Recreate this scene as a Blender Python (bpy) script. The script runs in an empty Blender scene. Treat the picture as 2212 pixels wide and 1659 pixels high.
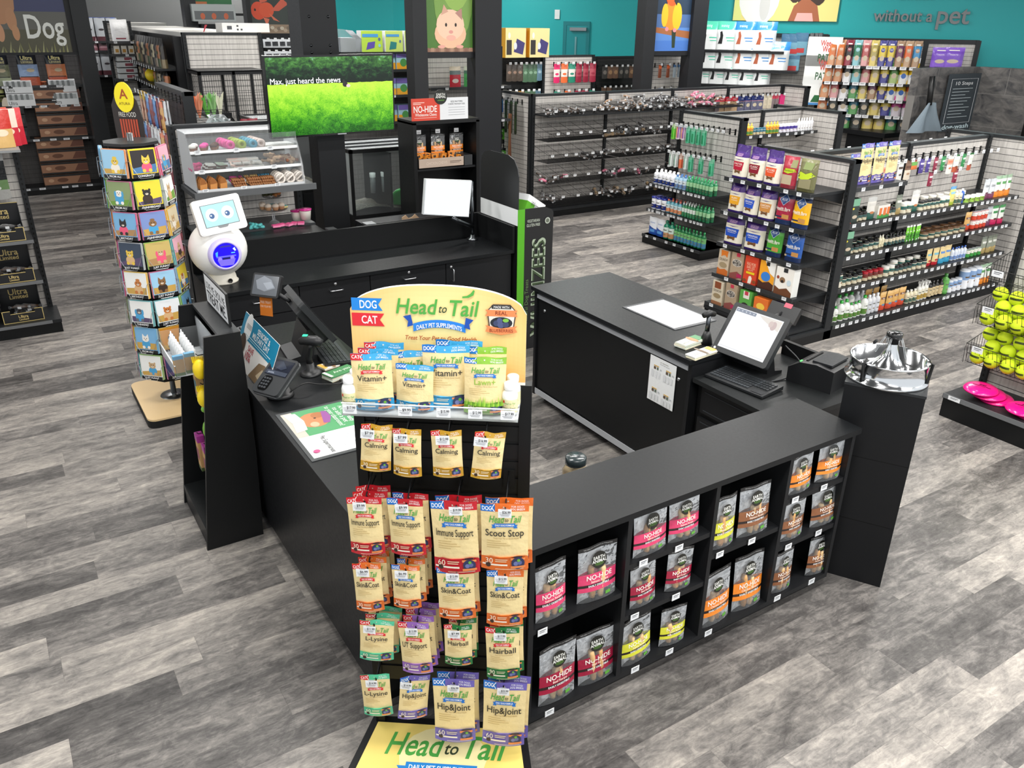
import bpy, math, random
from mathutils import Vector, Matrix
random.seed(7)
SC = bpy.context.scene
COL = SC.collection
PI = math.pi
# ---------------------------------------------------------------- camera
F, PITCH, ROLL, YAW, HC = 1755.33, math.radians(24.169), math.radians(-0.799), math.radians(32.562), 3.0
_f = Vector((math.sin(YAW)*math.cos(PITCH), math.cos(YAW)*math.cos(PITCH), -math.sin(PITCH)))
_r = Vector((math.cos(YAW), -math.sin(YAW), 0)); _d = _f.cross(_r)
RR = math.cos(ROLL)*_r + math.sin(ROLL)*_d
DD = -math.sin(ROLL)*_r + math.cos(ROLL)*_d
cam = bpy.data.objects.new('camera', bpy.data.cameras.new('camera')); COL.objects.link(cam)
cam.data.sensor_width = 36; cam.data.lens = F/2212*36; cam.data.clip_end = 120; cam.data.clip_start = .05
m = Matrix((RR, -DD, -_f)).transposed().to_4x4(); m.translation = Vector((0, 0, HC)); cam.matrix_world = m
SC.camera = cam
# ---------------------------------------------------------------- light
SC.view_settings.view_transform = 'Standard'; SC.view_settings.look = 'None'
SC.view_settings.exposure = 0.95; SC.view_settings.gamma = 1; SC.view_settings.use_curve_mapping = False
W = bpy.data.worlds.new('world'); SC.world = W; W.use_nodes = True
W.node_tree.nodes['Background'].inputs[0].default_value = (0.93, 0.97, 1.0, 1); W.node_tree.nodes['Background'].inputs[1].default_value = 0.55
def area(x, y, z, sx, sy, p, rz=0):
    l = bpy.data.lights.new('lamp_light', 'AREA'); l.shape = 'RECTANGLE'; l.size = sx; l.size_y = sy; l.energy = p; l.color = (1, .975, .94)
    o = bpy.data.objects.new('lamp_light', l); COL.objects.link(o); o.location = (x, y, z); o.rotation_euler = (0, 0, rz); return o
# ---------------------------------------------------------------- pixel of a point on a known plane
def ray(px, py): return _f + RR*((px-1106)/F) + DD*((py-829.5)/F)
def PZ(px, py, z): v = ray(px, py); t = (z-HC)/v.z; return Vector((v.x*t, v.y*t, z))
def PY(px, py, y): v = ray(px, py); t = y/v.y; return Vector((v.x*t, y, HC+v.z*t))
def PX(px, py, x): v = ray(px, py); t = x/v.x; return Vector((x, v.y*t, HC+v.z*t))
# ---------------------------------------------------------------- materials
def srgb(h):
    if isinstance(h, tuple): return h
    c = [int(h[i:i+2], 16)/255 for i in (0, 2, 4)]
    return tuple((x/12.92 if x <= .04045 else ((x+.055)/1.055)**2.4) for x in c)
MATS = {}
def newmat(k):
    m = bpy.data.materials.new(k); m.use_nodes = True; MATS[k] = m
    return m, m.node_tree.nodes, m.node_tree.links, m.node_tree.nodes['Principled BSDF']
def colmat(k, rough, metal=0, spec=.5, coat=0):
    m, n, l, b = newmat(k); a = n.new('ShaderNodeAttribute'); a.attribute_name = 'Col'
    l.new(a.outputs['Color'], b.inputs['Base Color']); b.inputs['Roughness'].default_value = rough; b.inputs['Metallic'].default_value = metal
    b.inputs['Specular IOR Level'].default_value = spec; b.inputs['Coat Weight'].default_value = coat; b.inputs['Coat Roughness'].default_value = .08
    return m, n, l, b, a
colmat('matte', .62, spec=.3); colmat('satin', .4); colmat('gloss', .22, coat=.3); colmat('metal', .3, 1); colmat('chrome', .13, 1)
# black powder-coated metal / laminate with faint grain
m, n, l, b, a = colmat('lam', .36, spec=.25)
t = n.new('ShaderNodeTexNoise'); t.inputs['Scale'].default_value = 60; g = n.new('ShaderNodeNewGeometry'); l.new(g.outputs['Position'], t.inputs['Vector'])
r = n.new('ShaderNodeMapRange'); r.inputs['To Min'].default_value = .32; r.inputs['To Max'].default_value = .46; l.new(t.outputs['Fac'], r.inputs['Value']); l.new(r.outputs[0], b.inputs['Roughness'])
m, n, l, b, a = colmat('foil', .3, spec=.5, coat=.15)       # crinkled bag film
t = n.new('ShaderNodeTexNoise'); t.inputs['Scale'].default_value = 28; t.inputs['Detail'].default_value = 3; g = n.new('ShaderNodeNewGeometry'); l.new(g.outputs['Position'], t.inputs['Vector'])
u = n.new('ShaderNodeBump'); u.inputs['Strength'].default_value = .35; u.inputs['Distance'].default_value = .012; l.new(t.outputs['Fac'], u.inputs['Height']); l.new(u.outputs[0], b.inputs['Normal'])
m, n, l, b = newmat('emit'); a = n.new('ShaderNodeAttribute'); a.attribute_name = 'Col'; l.new(a.outputs['Color'], b.inputs['Emission Color']); b.inputs['Emission Strength'].default_value = 1.0; b.inputs['Base Color'].default_value = (0, 0, 0, 1); b.inputs['Roughness'].default_value = .3
def clearmat(k, op, rough, tint=(1, 1, 1), bump=0):
    m, n, l, b = newmat(k); tr = n.new('ShaderNodeBsdfTransparent'); tr.inputs[0].default_value = (*tint, 1)
    gl = n.new('ShaderNodeBsdfPrincipled'); gl.inputs['Roughness'].default_value = rough; gl.inputs['Base Color'].default_value = (.8, .82, .84, 1)
    mx = n.new('ShaderNodeMixShader'); fr = n.new('ShaderNodeFresnel'); fr.inputs[0].default_value = 1.45
    ad = n.new('ShaderNodeMath'); ad.operation = 'ADD'; ad.inputs[1].default_value = op; ad.use_clamp = True
    l.new(fr.outputs[0], ad.inputs[0]); l.new(ad.outputs[0], mx.inputs[0]); l.new(tr.outputs[0], mx.inputs[1]); l.new(gl.outputs[0], mx.inputs[2]); l.new(mx.outputs[0], n['Material Output'].inputs[0])
    if bump:
        t = n.new('ShaderNodeTexNoise'); t.inputs['Scale'].default_value = 22; g = n.new('ShaderNodeNewGeometry'); l.new(g.outputs['Position'], t.inputs['Vector'])
        u = n.new('ShaderNodeBump'); u.inputs['Strength'].default_value = .8; u.inputs['Distance'].default_value = bump; l.new(t.outputs['Fac'], u.inputs['Height']); l.new(u.outputs[0], gl.inputs['Normal']); l.new(u.outputs[0], fr.inputs['Normal'])
clearmat('glass', .02, .05, (.93, .97, .96)); clearmat('acrylic', .05, .08, (.97, .98, .98)); clearmat('film', .06, .16, (.98, .98, .98), .02)
clearmat('clearbottle', .22, .1, (.85, .95, .9))
# vinyl plank floor
m, n, l, b = newmat('floor'); g = n.new('ShaderNodeNewGeometry'); sxyz = n.new('ShaderNodeSeparateXYZ'); l.new(g.outputs['Position'], sxyz.inputs[0])
def noise(vec, sc, det, dis=0, rough=.6):
    k = n.new('ShaderNodeMapping'); k.inputs['Scale'].default_value = sc; l.new(vec, k.inputs[0]); t = n.new('ShaderNodeTexNoise'); t.inputs['Scale'].default_value = 1
    t.inputs['Detail'].default_value = det; t.inputs['Roughness'].default_value = rough; t.inputs['Distortion'].default_value = dis; l.new(k.outputs[0], t.inputs['Vector']); return t.outputs['Fac']
def mth(op, a, bb, c=None):
    k = n.new('ShaderNodeMath'); k.operation = op
    for i, v in enumerate((a, bb, c)):
        if v is None: continue
        if isinstance(v, (int, float)): k.inputs[i].default_value = v
        else: l.new(v, k.inputs[i])
    return k.outputs[0]
ry = mth('DIVIDE', mth('ADD', sxyz.outputs[1], .012), .197); row = mth('FLOOR', ry, 0)
ox = mth('MULTIPLY', mth('FRACT', mth('MULTIPLY', mth('SINE', mth('MULTIPLY', row, 12.9898), 0), 43758.5), 0), 1.22); rx = mth('DIVIDE', mth('ADD', sxyz.outputs[0], ox), 1.22)
wn = n.new('ShaderNodeTexWhiteNoise'); wn.noise_dimensions = '2D'; cw = n.new('ShaderNodeCombineXYZ'); l.new(mth('FLOOR', rx, 0), cw.inputs[0]); l.new(row, cw.inputs[1]); l.new(cw.outputs[0], wn.inputs['Vector']); tone = wn.outputs['Value']
fy = mth('FRACT', ry, 0); fx = mth('FRACT', rx, 0); seam = mth('MAXIMUM', mth('LESS_THAN', fy, .008), mth('LESS_THAN', fx, .0016))
# shift the grain per plank
cx = n.new('ShaderNodeCombineXYZ'); l.new(mth('MULTIPLY', tone, 13.7), cx.inputs[0]); l.new(mth('MULTIPLY', tone, 7.1), cx.inputs[1])
va = n.new('ShaderNodeVectorMath'); va.operation = 'ADD'; l.new(g.outputs['Position'], va.inputs[0]); l.new(cx.outputs[0], va.inputs[1]); pv = va.outputs[0]
n1 = noise(pv, (1.6, 5.5, 1), 6, 1.2, .62); n2 = noise(pv, (6, 60, 1), 4, .6, .7); n3 = noise(pv, (9, 16, 1), 5, .9, .75); n4 = noise(pv, (40, 70, 1), 3, 0, .7)
s = mth('ADD', mth('MULTIPLY', tone, .5), mth('MULTIPLY', mth('SUBTRACT', n1, .5), 1.15))
s = mth('ADD', s, mth('MULTIPLY', mth('SUBTRACT', n2, .5), .5)); s = mth('ADD', s, mth('MULTIPLY', mth('SUBTRACT', n3, .5), .95)); s = mth('ADD', s, mth('MULTIPLY', mth('SUBTRACT', n4, .5), .25)); s = mth('ADD', s, .22)
cr = n.new('ShaderNodeValToRGB'); e = cr.color_ramp; e.elements[0].position = 0; e.elements[0].color = (*srgb('3e3c3b'), 1); e.elements[1].position = 1; e.elements[1].color = (*srgb('c2bab0'), 1)
for p_, c_ in ((.28, '5e5b59'), (.5, '7e7a76'), (.75, 'a09a93')): q = e.elements.new(p_); q.color = (*srgb(c_), 1)
l.new(s, cr.inputs[0]); mxn = n.new('ShaderNodeMix'); mxn.data_type = 'RGBA'; l.new(mth('MULTIPLY', seam, .5), mxn.inputs[0]); l.new(cr.outputs[0], mxn.inputs[6]); mxn.inputs[7].default_value = (*srgb('4a4644'), 1)
l.new(mxn.outputs[2], b.inputs['Base Color']); b.inputs['Roughness'].default_value = .42; b.inputs['Specular IOR Level'].default_value = .3
bm_ = n.new('ShaderNodeBump'); bm_.inputs['Strength'].default_value = .12; bm_.inputs['Distance'].default_value = .003; l.new(s, bm_.inputs['Height']); l.new(bm_.outputs[0], b.inputs['Normal'])
# slatwall: pale oak-grey boards with a groove every 76 mm of height; its dark colour partly paints in the groove's shade
def slatmat(k, base, dark):
    global n, l
    m, n, l, b = newmat(k); g = n.new('ShaderNodeNewGeometry'); sx = n.new('ShaderNodeSeparateXYZ'); l.new(g.outputs['Position'], sx.inputs[0])
    fr = mth('FRACT', mth('DIVIDE', sx.outputs[2], .0762), 0); gr = mth('LESS_THAN', fr, .08)
    w = noise(g.outputs['Position'], (45, 45, 2.2), 4, .3, .6); c = n.new('ShaderNodeValToRGB'); c.color_ramp.elements[0].position = .3; c.color_ramp.elements[1].position = .7
    c.color_ramp.elements[0].color = (*srgb(dark), 1); c.color_ramp.elements[1].color = (*srgb(base), 1); l.new(w, c.inputs[0])
    mx = n.new('ShaderNodeMix'); mx.data_type = 'RGBA'; l.new(gr, mx.inputs[0]); l.new(c.outputs[0], mx.inputs[6]); mx.inputs[7].default_value = (*srgb('3a3938'), 1); l.new(mx.outputs[2], b.inputs['Base Color']); b.inputs['Roughness'].default_value = .55
slatmat('slat', 'd2cec9', 'b4b0ab'); slatmat('slatdark', '5d5b5a', '4a4848'); slatmat('slatblack', '232425', '1b1c1d')
m, n, l, b = newmat('teal'); g = n.new('ShaderNodeNewGeometry'); b.inputs['Base Color'].default_value = (*srgb('0fa5a8'), 1); b.inputs['Roughness'].default_value = .5
# dark stone tile
m, n, l, b = newmat('tile'); g = n.new('ShaderNodeTexCoord'); br = n.new('ShaderNodeTexBrick'); br.inputs['Scale'].default_value = 1; br.inputs['Brick Width'].default_value = 1.2; br.inputs['Row Height'].default_value = .6; br.inputs['Mortar Size'].default_value = .006
k = n.new('ShaderNodeMapping'); k.inputs['Rotation'].default_value = (PI/2, 0, 0); l.new(g.outputs['Object'], k.inputs[0]); l.new(k.outputs[0], br.inputs['Vector'])
w = noise(g.outputs['Object'], (2.5, 2.5, 4), 8, 1.5, .65); c = n.new('ShaderNodeValToRGB'); c.color_ramp.elements[0].position = .3; c.color_ramp.elements[0].color = (*srgb('34363a'), 1); c.color_ramp.elements[1].position = .75; c.color_ramp.elements[1].color = (*srgb('85817d'), 1); l.new(w, c.inputs[0])
l.new(c.outputs[0], br.inputs['Color1']); l.new(c.outputs[0], br.inputs['Color2']); br.inputs['Mortar'].default_value = (*srgb('7b7976'), 1); l.new(br.outputs[0], b.inputs['Base Color']); b.inputs['Roughness'].default_value = .35
# grass field on a switched-on screen: light green-yellow grass blades, dark trees above
m, n, l, b = newmat('field'); g = n.new('ShaderNodeTexCoord'); sx = n.new('ShaderNodeSeparateXYZ'); l.new(g.outputs['UV'], sx.inputs[0])
uv = g.outputs['UV']; v_ = sx.outputs[1]
gn = noise(uv, (70, 30, 1), 6, 3.5, .8); gb = noise(uv, (14, 8, 1), 4, 1, .6)
gs = mth('ADD', mth('MULTIPLY', gn, 1.25), mth('MULTIPLY', mth('SUBTRACT', v_, .42), .95)); gs = mth('ADD', gs, mth('MULTIPLY', mth('SUBTRACT', gb, .5), .5))
gc = n.new('ShaderNodeValToRGB'); e = gc.color_ramp; e.elements[0].position = .22; e.elements[0].color = (*srgb('0f4a12'), 1); e.elements[1].position = .85; e.elements[1].color = (*srgb('c8f24a'), 1)
for p_, c_ in ((.42, '3f9a1e'), (.6, '86d82a')): q = e.elements.new(p_); q.color = (*srgb(c_), 1)
l.new(gs, gc.inputs[0]); tn = noise(uv, (16, 14, 1), 8, .3, .8); ts = mth('ADD', tn, mth('MULTIPLY', mth('SUBTRACT', v_, .82), .9))
tc = n.new('ShaderNodeValToRGB'); e = tc.color_ramp; e.elements[0].position = .44; e.elements[0].color = (*srgb('0d1f14'), 1); e.elements[1].position = .8; e.elements[1].color = (*srgb('bfe0ff'), 1)
for p_, c_ in ((.54, '1f4424'), (.64, '3f7430'), (.73, '5a9a48')): q = e.elements.new(p_); q.color = (*srgb(c_), 1)
l.new(ts, tc.inputs[0]); mx = n.new('ShaderNodeMix'); mx.data_type = 'RGBA'; st = mth('GREATER_THAN', mth('ADD', v_, mth('MULTIPLY', mth('SUBTRACT', gb, .5), .03)), .665); l.new(st, mx.inputs[0]); l.new(gc.outputs[0], mx.inputs[6]); l.new(tc.outputs[0], mx.inputs[7])
l.new(mx.outputs[2], b.inputs['Emission Color']); b.inputs['Emission Strength'].default_value = .62; b.inputs['Base Color'].default_value = (0, 0, 0, 1); b.inputs['Roughness'].default_value = .2
# granular: bedding / chews heap
m, n, l, b = newmat('bedding'); g = n.new('ShaderNodeNewGeometry'); w = noise(g.outputs['Position'], (60, 60, 60), 5, 1, .7); c = n.new('ShaderNodeValToRGB'); c.color_ramp.elements[0].position = .35; c.color_ramp.elements[0].color = (*srgb('4c463e'), 1); c.color_ramp.elements[1].position = .65; c.color_ramp.elements[1].color = (*srgb('a39a8c'), 1); l.new(w, c.inputs[0]); l.new(c.outputs[0], b.inputs['Base Color'])
BLK = '1b1c1e'; BK2 = '232527'; GRY = '3a3c3e'; WHT = 'f2f2f0'; TAG = 'e6e8ea'
# ---------------------------------------------------------------- mesh building
class MB:
    def __init__(s): s.v = []; s.f = []; s.m = []; s.c = []; s.s = []
    def add(s, vs, fs, mat, col, smooth=False, M=None):
        o = len(s.v)
        s.v += [tuple(M @ Vector(v)) for v in vs] if M is not None else [tuple(v) for v in vs]
        single = not isinstance(col, list)
        for i, f in enumerate(fs):
            s.f.append(tuple(o+k for k in f)); s.m.append(mat); s.c.append(srgb(col if single else col[i])); s.s.append(smooth)
        return s
    def box(s, x0, y0, z0, x1, y1, z1, mat='satin', col=BLK, M=None):
        vs = [(x, y, z) for z in (z0, z1) for y in (y0, y1) for x in (x0, x1)]
        return s.add(vs, [(0, 2, 3, 1), (4, 5, 7, 6), (0, 1, 5, 4), (2, 6, 7, 3), (0, 4, 6, 2), (1, 3, 7, 5)], mat, col, M=M)
    def prism(s, pts, y0, y1, mat='satin', col=BLK, M=None, ax='y'):   # outline in (x,z) extruded along y (or (x,y) along z, (y,z) along x)
        k = len(pts); mk = {'y': lambda p, t: (p[0], t, p[1]), 'z': lambda p, t: (p[0], p[1], t), 'x': lambda p, t: (t, p[0], p[1])}[ax]
        vs = [mk(p, y0) for p in pts]+[mk(p, y1) for p in pts]
        fs = [tuple(range(k)), tuple(range(2*k-1, k-1, -1))]+[(i, i+k, (i+1) % k+k, (i+1) % k) for i in range(k)]
        return s.add(vs, fs, mat, col, M=M)
    def lathe(s, prof, n=20, mat='satin', col=BLK, M=None, smooth=True, a0=0, a1=2*PI, sx=1, sy=1):
        vs = []; fs = []; cs = []; full = abs(a1-a0-2*PI) < 1e-6; nn = n if full else n+1
        for r, z in prof:
            for i in range(nn): a = a0+(a1-a0)*i/n; vs.append((r*math.cos(a)*sx, r*math.sin(a)*sy, z))
        for j in range(len(prof)-1):
            for i in range(n):
                k = (i+1) % nn; fs.append((j*nn+i, j*nn+k, (j+1)*nn+k, (j+1)*nn+i)); cs.append(col[j] if isinstance(col, list) else col)
        return s.add(vs, fs, mat, cs, smooth, M)
    def tube(s, pts, r, n=6, mat='satin', col=BLK, M=None, closed=False):
        P = [Vector(p) for p in pts]; vs = []; fs = []; N = len(P)
        for i, p in enumerate(P):
            a = P[(i-1) % N] if (closed or i > 0) else p; b = P[(i+1) % N] if (closed or i < N-1) else p
            t = (b-a).normalized(); u = t.cross(Vector((0, 0, 1))) if abs(t.z) < .95 else t.cross(Vector((0, 1, 0))); u.normalize(); w = t.cross(u)
            rr = r[i] if isinstance(r, (list, tuple)) else r
            for k in range(n): an = 2*PI*k/n; vs.append(p+u*math.cos(an)*rr+w*math.sin(an)*rr)
        for i in range(N if closed else N-1):
            j = (i+1) % N
            for k in range(n): q = (k+1) % n; fs.append((i*n+k, i*n+q, j*n+q, j*n+k))
        if not closed: fs += [tuple(range(n-1, -1, -1)), tuple((N-1)*n+k for k in range(n))]
        return s.add(vs, fs, mat, col, n > 5, M)
    def surf(s, fn, us, vs_, colf, mat='foil', smooth=True, M=None, flip=False):
        nu = len(us); vs = [fn(u, v) for v in vs_ for u in us]; fs = []; cs = []
        for j in range(len(vs_)-1):
            for i in range(nu-1):
                f = (j*nu+i, j*nu+i+1, (j+1)*nu+i+1, (j+1)*nu+i); fs.append(f[::-1] if flip else f)
                cs.append(colf((us[i]+us[i+1])/2, (vs_[j]+vs_[j+1])/2) if callable(colf) else colf)
        return s.add(vs, fs, mat, cs, smooth, M)
    def sphere(s, c, r, n=14, mat='satin', col=BLK, M=None, sz=(1, 1, 1)):
        k = max(5, n//2); vs = []; fs = []
        for j in range(k+1):
            t = PI*j/k
            for i in range(n): a = 2*PI*i/n; vs.append((c[0]+r*sz[0]*math.sin(t)*math.cos(a), c[1]+r*sz[1]*math.sin(t)*math.sin(a), c[2]-r*sz[2]*math.cos(t)))
        for j in range(k):
            for i in range(n): q = (i+1) % n; fs.append((j*n+i, j*n+q, (j+1)*n+q, (j+1)*n+i))
        return s.add(vs, fs, mat, col, True, M)
    def mesh(s, name='mesh'):
        me = bpy.data.meshes.new(name); me.from_pydata(s.v, [], s.f)
        ks = []
        for k in s.m:
            if k not in ks: ks.append(k)
        for k in ks: me.materials.append(MATS[k])
        ix = {k: i for i, k in enumerate(ks)}
        me.polygons.foreach_set('material_index', [ix[k] for k in s.m]); me.polygons.foreach_set('use_smooth', s.s)
        ca = me.color_attributes.new('Col', 'FLOAT_COLOR', 'CORNER'); dat = []
        for f, c in zip(s.f, s.c): dat += [c[0], c[1], c[2], 1.0]*len(f)
        ca.data.foreach_set('color', dat); me.update(); return me
    def build(s, name, parent=None, **k): return link(name, s.mesh(name), parent, **k)
def link(name, me, parent=None, loc=None, rz=0, label=None, cat=None, group=None, kind=None, M=None):
    o = bpy.data.objects.new(name, me); COL.objects.link(o)
    if parent: o.parent = parent
    if M is not None: o.matrix_local = M
    else:
        if loc is not None: o.location = loc
        o.rotation_euler = (0, 0, rz)
    if label: o['label'] = label
    if cat: o['category'] = cat
    if group: o['group'] = group
    if kind: o['kind'] = kind
    return o
def thing(name, label, cat, loc=(0, 0, 0), rz=0, group=None, M=None): return link(name, None, None, loc, rz, label, cat, group, M=M)
def part(name, parent, *boxes, mat='lam', col=BLK, **k):
    b = MB()
    for q in boxes: b.box(*q, mat=mat, col=col)
    return b.build(name, parent, **k)
def kids(o, root):   # copies of the parts of a thing (and of their parts)
    for ch in root.children:
        c = ch.copy(); COL.objects.link(c); c.parent = o; kids(c, ch)
def dup(root, loc=None, rz=None, label=None, group=None, M=None):
    r = root.copy(); COL.objects.link(r); kids(r, root)
    if M is not None: r.matrix_local = M
    else:
        if loc is not None: r.location = loc
        if rz is not None: r.rotation_euler = (0, 0, rz)
    if label: r['label'] = label
    if group: r['group'] = group
    return r
# lettering -> flat glyph meshes, cached
_T = {}
def glyphs(txt, bold=0):
    k = (txt, bold)
    if k in _T: return _T[k]
    cu = bpy.data.curves.new('t', 'FONT'); cu.body = txt; cu.size = 1; cu.resolution_u = 3; cu.offset = min(bold, .014); cu.align_x = 'LEFT'
    o = bpy.data.objects.new('t', cu); COL.objects.link(o); bpy.context.view_layer.update()
    me = o.to_mesh(); vs = [(v.co.x, v.co.y) for v in me.vertices]; fs = [tuple(p.vertices) for p in me.polygons]
    o.to_mesh_clear(); bpy.data.objects.remove(o); bpy.data.curves.remove(cu)
    if vs:
        x0 = min(v[0] for v in vs); x1 = max(v[0] for v in vs); y1 = .71
        vs = [((v[0]-(x0+x1)/2), v[1]) for v in vs]; w = (x1-x0)
    else: w = 0; y1 = .71
    vs = [(a/y1, bb/y1) for a, bb in vs]; _T[k] = (vs, fs, w/y1); return _T[k]
def art(b, S, w, h, items, off=.0012, mat='satin'):
    """flat print on a surface S(x, z, off); positions are fractions: x -.5...5 of w, z 0..1 of h"""
    for q in items:
        k = q[0]; off += .0002
        if k == 't':      # t, text, x, z, height, colour, [maxw, bold, shear, rot, arc]
            _, tx, x, z, th, c = q[:6]; o = q[6] if len(q) > 6 else {}
            vs, fs, gw = glyphs(tx, o.get('b', 0)); H = th*h; sx = H*o.get('sx', 1)
            if 'w' in o and gw*sx > o['w']*w: sx = o['w']*w/gw
            sh = o.get('sh', 0); a = o.get('rot', 0); ca, sa = math.cos(a), math.sin(a); arc = o.get('arc', 0); P = []
            for vx, vy in vs:
                X = vx*sx+sh*vy*H; Z = (vy-.5)*H; Z -= arc*(X*X)
                P.append(S(x*w+X*ca-Z*sa, z*h+X*sa+Z*ca, off))
            b.add(P, fs, q[7] if len(q) > 7 else mat, c)
        elif k == 'r':    # r, x0, z0, x1, z1, colour
            _, x0, z0, x1, z1, c = q[:6]; nx = max(1, int(abs(x1-x0)*w/.02)); nz = max(1, int(abs(z1-z0)*h/.02)); nx = min(nx, 12); nz = min(nz, 12)
            if getattr(S, 'curved', False): nx = max(nx, 4); nz = max(nz, 4 if abs(z1-z0) > .05 else 1)
            b.surf(lambda u, v: S(u*w, v*h, off), [x0+(x1-x0)*i/nx for i in range(nx+1)], [z0+(z1-z0)*i/nz for i in range(nz+1)], c, q[6] if len(q) > 6 else mat, False)
        elif k == 'e':    # e, x, z, rx, rz, colour (radii as fraction of w)
            _, x, z, rx, rz_, c = q[:6]; P = [S(x*w, z*h, off)]; fs = []; N = 18
            for ring in (.5, 1):
                for i in range(N): a = 2*PI*i/N; P.append(S(x*w+rx*w*ring*math.cos(a), z*h+rz_*w*ring*math.sin(a), off))
            for i in range(N): j = (i+1) % N; fs += [(0, 1+i, 1+j), (1+i, 1+N+i, 1+N+j, 1+j)]
            b.add(P, fs, q[6] if len(q) > 6 else mat, c)
        elif k == 'p':    # p, [(x,z)...], colour
            pts = q[1]; xs = [p[0]*w for p in pts]; big = max(xs)-min(xs) > .045 and (max(p[1] for p in pts)-min(p[1] for p in pts))*h > .035 and getattr(S, 'curved', False)
            if not big: b.add([S(x*w, z*h, off) for x, z in pts], [tuple(range(len(pts)))], q[3] if len(q) > 3 else mat, q[2]); continue
            cx = sum(p[0] for p in pts)/len(pts); cz = sum(p[1] for p in pts)/len(pts); B = []
            for i, p in enumerate(pts): r = pts[(i+1) % len(pts)]; B += [(lerp(p[0], r[0], t/4), lerp(p[1], r[1], t/4)) for t in range(4)]
            N = len(B); P = [S(cx*w, cz*h, off)]; fs = []
            for ring in (.33, .67, 1):
                P += [S(lerp(cx, x, ring)*w, lerp(cz, z, ring)*h, off) for x, z in B]
            for i in range(N):
                j = (i+1) % N; fs.append((0, 1+i, 1+j)); fs += [(1+i+k2*N, 1+i+N+k2*N, 1+j+N+k2*N, 1+j+k2*N) for k2 in (0, 1)]
            b.add(P, fs, q[3] if len(q) > 3 else mat, q[2])
def flatS(w, h, y=0): return lambda x, z, off: (x, y-off, z)
def smooth(P, n=6):
    P = [Vector(p) for p in P]; Q = [P[0]]+P+[P[-1]]; R = []
    for i in range(1, len(Q)-2):
        for k in range(n):
            t = k/n; a, b, c, d = Q[i-1:i+3]; R.append(.5*((2*b)+(c-a)*t+(2*a-5*b+4*c-d)*t*t+(3*b-a-3*c+d)*t**3))
    return R+[P[-1]]
def lerp(a, b, t): return a+(b-a)*t
def lin(a, b, n): return [a+(b-a)*i/n for i in range(n+1)]
ORD = ['first', 'second', 'third', 'fourth', 'fifth', 'sixth', 'seventh', 'eighth', 'ninth', 'tenth', 'eleventh', 'twelfth', 'thirteenth', 'fourteenth', 'fifteenth', 'sixteenth', 'seventeenth', 'eighteenth', 'nineteenth', 'twentieth']
# ================================================================ room
def struct(b, name, **k): return b.build(name, kind='structure', **k)
struct(MB().box(-8, -1, -.05, 26, 32, 0, 'floor', 'ffffff'), 'floor')
WD = Vector((math.sin(math.radians(-37)), math.cos(math.radians(-37)), 0)); WN = Vector((-WD.y, WD.x, 0)); WN = WN if WN.dot(Vector((-1, -1, 0))) > 0 else -WN
_w = ray(1880, 95); _w.z = 0; W0 = _w.normalized()*20
def PW(px, py, off=0):      # point of the far teal wall (or of a plane off metres in front of it)
    v = ray(px, py); t = ((W0+WN*off).dot(WN))/(v.x*WN.x+v.y*WN.y); return Vector((v.x*t, v.y*t, HC+v.z*t))
def wallseg(a, b_, z1, mat, name, th=.15, z0=0):
    a = Vector((a[0], a[1], 0)); b_ = Vector((b_[0], b_[1], 0)); d = (b_-a); L = d.length; ang = math.atan2(d.y, d.x)
    o = MB().box(0, 0, z0, L, th, z1, mat, 'ffffff').build(name, kind='structure', loc=(a.x, a.y, 0), rz=ang); return o
a = PW(850, 50); b_ = PW(2330, 90)
wallseg(a, b_, 5.2, 'teal', 'wall_back')
e_ = Vector((a.x-2.6, a.y+2.0, 0)); wallseg(e_, a, 5.2, 'teal', 'wall_left_back'); o = wallseg((e_.x-13, e_.y+6.5), e_, 5.2, 'matte', 'wall_far_left')
o.data.color_attributes['Col'].data.foreach_set('color', [.16, .165, .165, 1]*len(o.data.loops))
# ================================================================ lamps: rows of linear fixtures over the aisles
lampb = MB().box(-1.2, -.09, .02, 1.2, .09, .07, 'satin', 'e8e8e8').mesh('lamp_housing'); lampd = MB().box(-1.17, -.07, 0, 1.17, .07, .019, 'emit', (4, 4, 3.9)).mesh('lamp_diffuser')
rt = None; ii = 0
for yy in (-1.6, 1.2, 4.6, 8.0, 12.0, 17.0, 22.0):  # first row is added behind the camera to brighten the near floor
    for xx in (-2.5, 1.4, 5.3, 9.2, 13.1):
        if xx < 0 and (yy > 9 or yy < 0): continue
        lb = f'unseen white linear ceiling lamp, row {ORD[[-1.6,1.2,4.6,8.0,12.0,17.0,22.0].index(yy)]} and column {ORD[[-2.5,1.4,5.3,9.2,13.1].index(xx)]} above the shop floor'
        if rt is None:
            rt = thing('ceiling_lamp', lb, 'lamp', (xx, yy, 4.6), 0, 'linear ceiling lamps'); link('housing', lampb, rt); link('diffuser', lampd, rt)
        else: dup(rt, (xx, yy, 4.6), 0, lb)
        area(xx, yy, 4.58, 2.4, .3, 54*({-2.5: .35, 1.4: .95, 5.3: 1.15}.get(xx, 1.1) if yy > -1 else 1.0)*(1.15 if yy < 2 else .85 if xx > 5 and yy < 9 else 1)*(.55 if xx < 2 and yy > 9 else 1))
struct(MB().box(-8, -3, 5.2, 30, 32, 5.3, 'matte', '5a5c5e'), 'ceiling')
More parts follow.
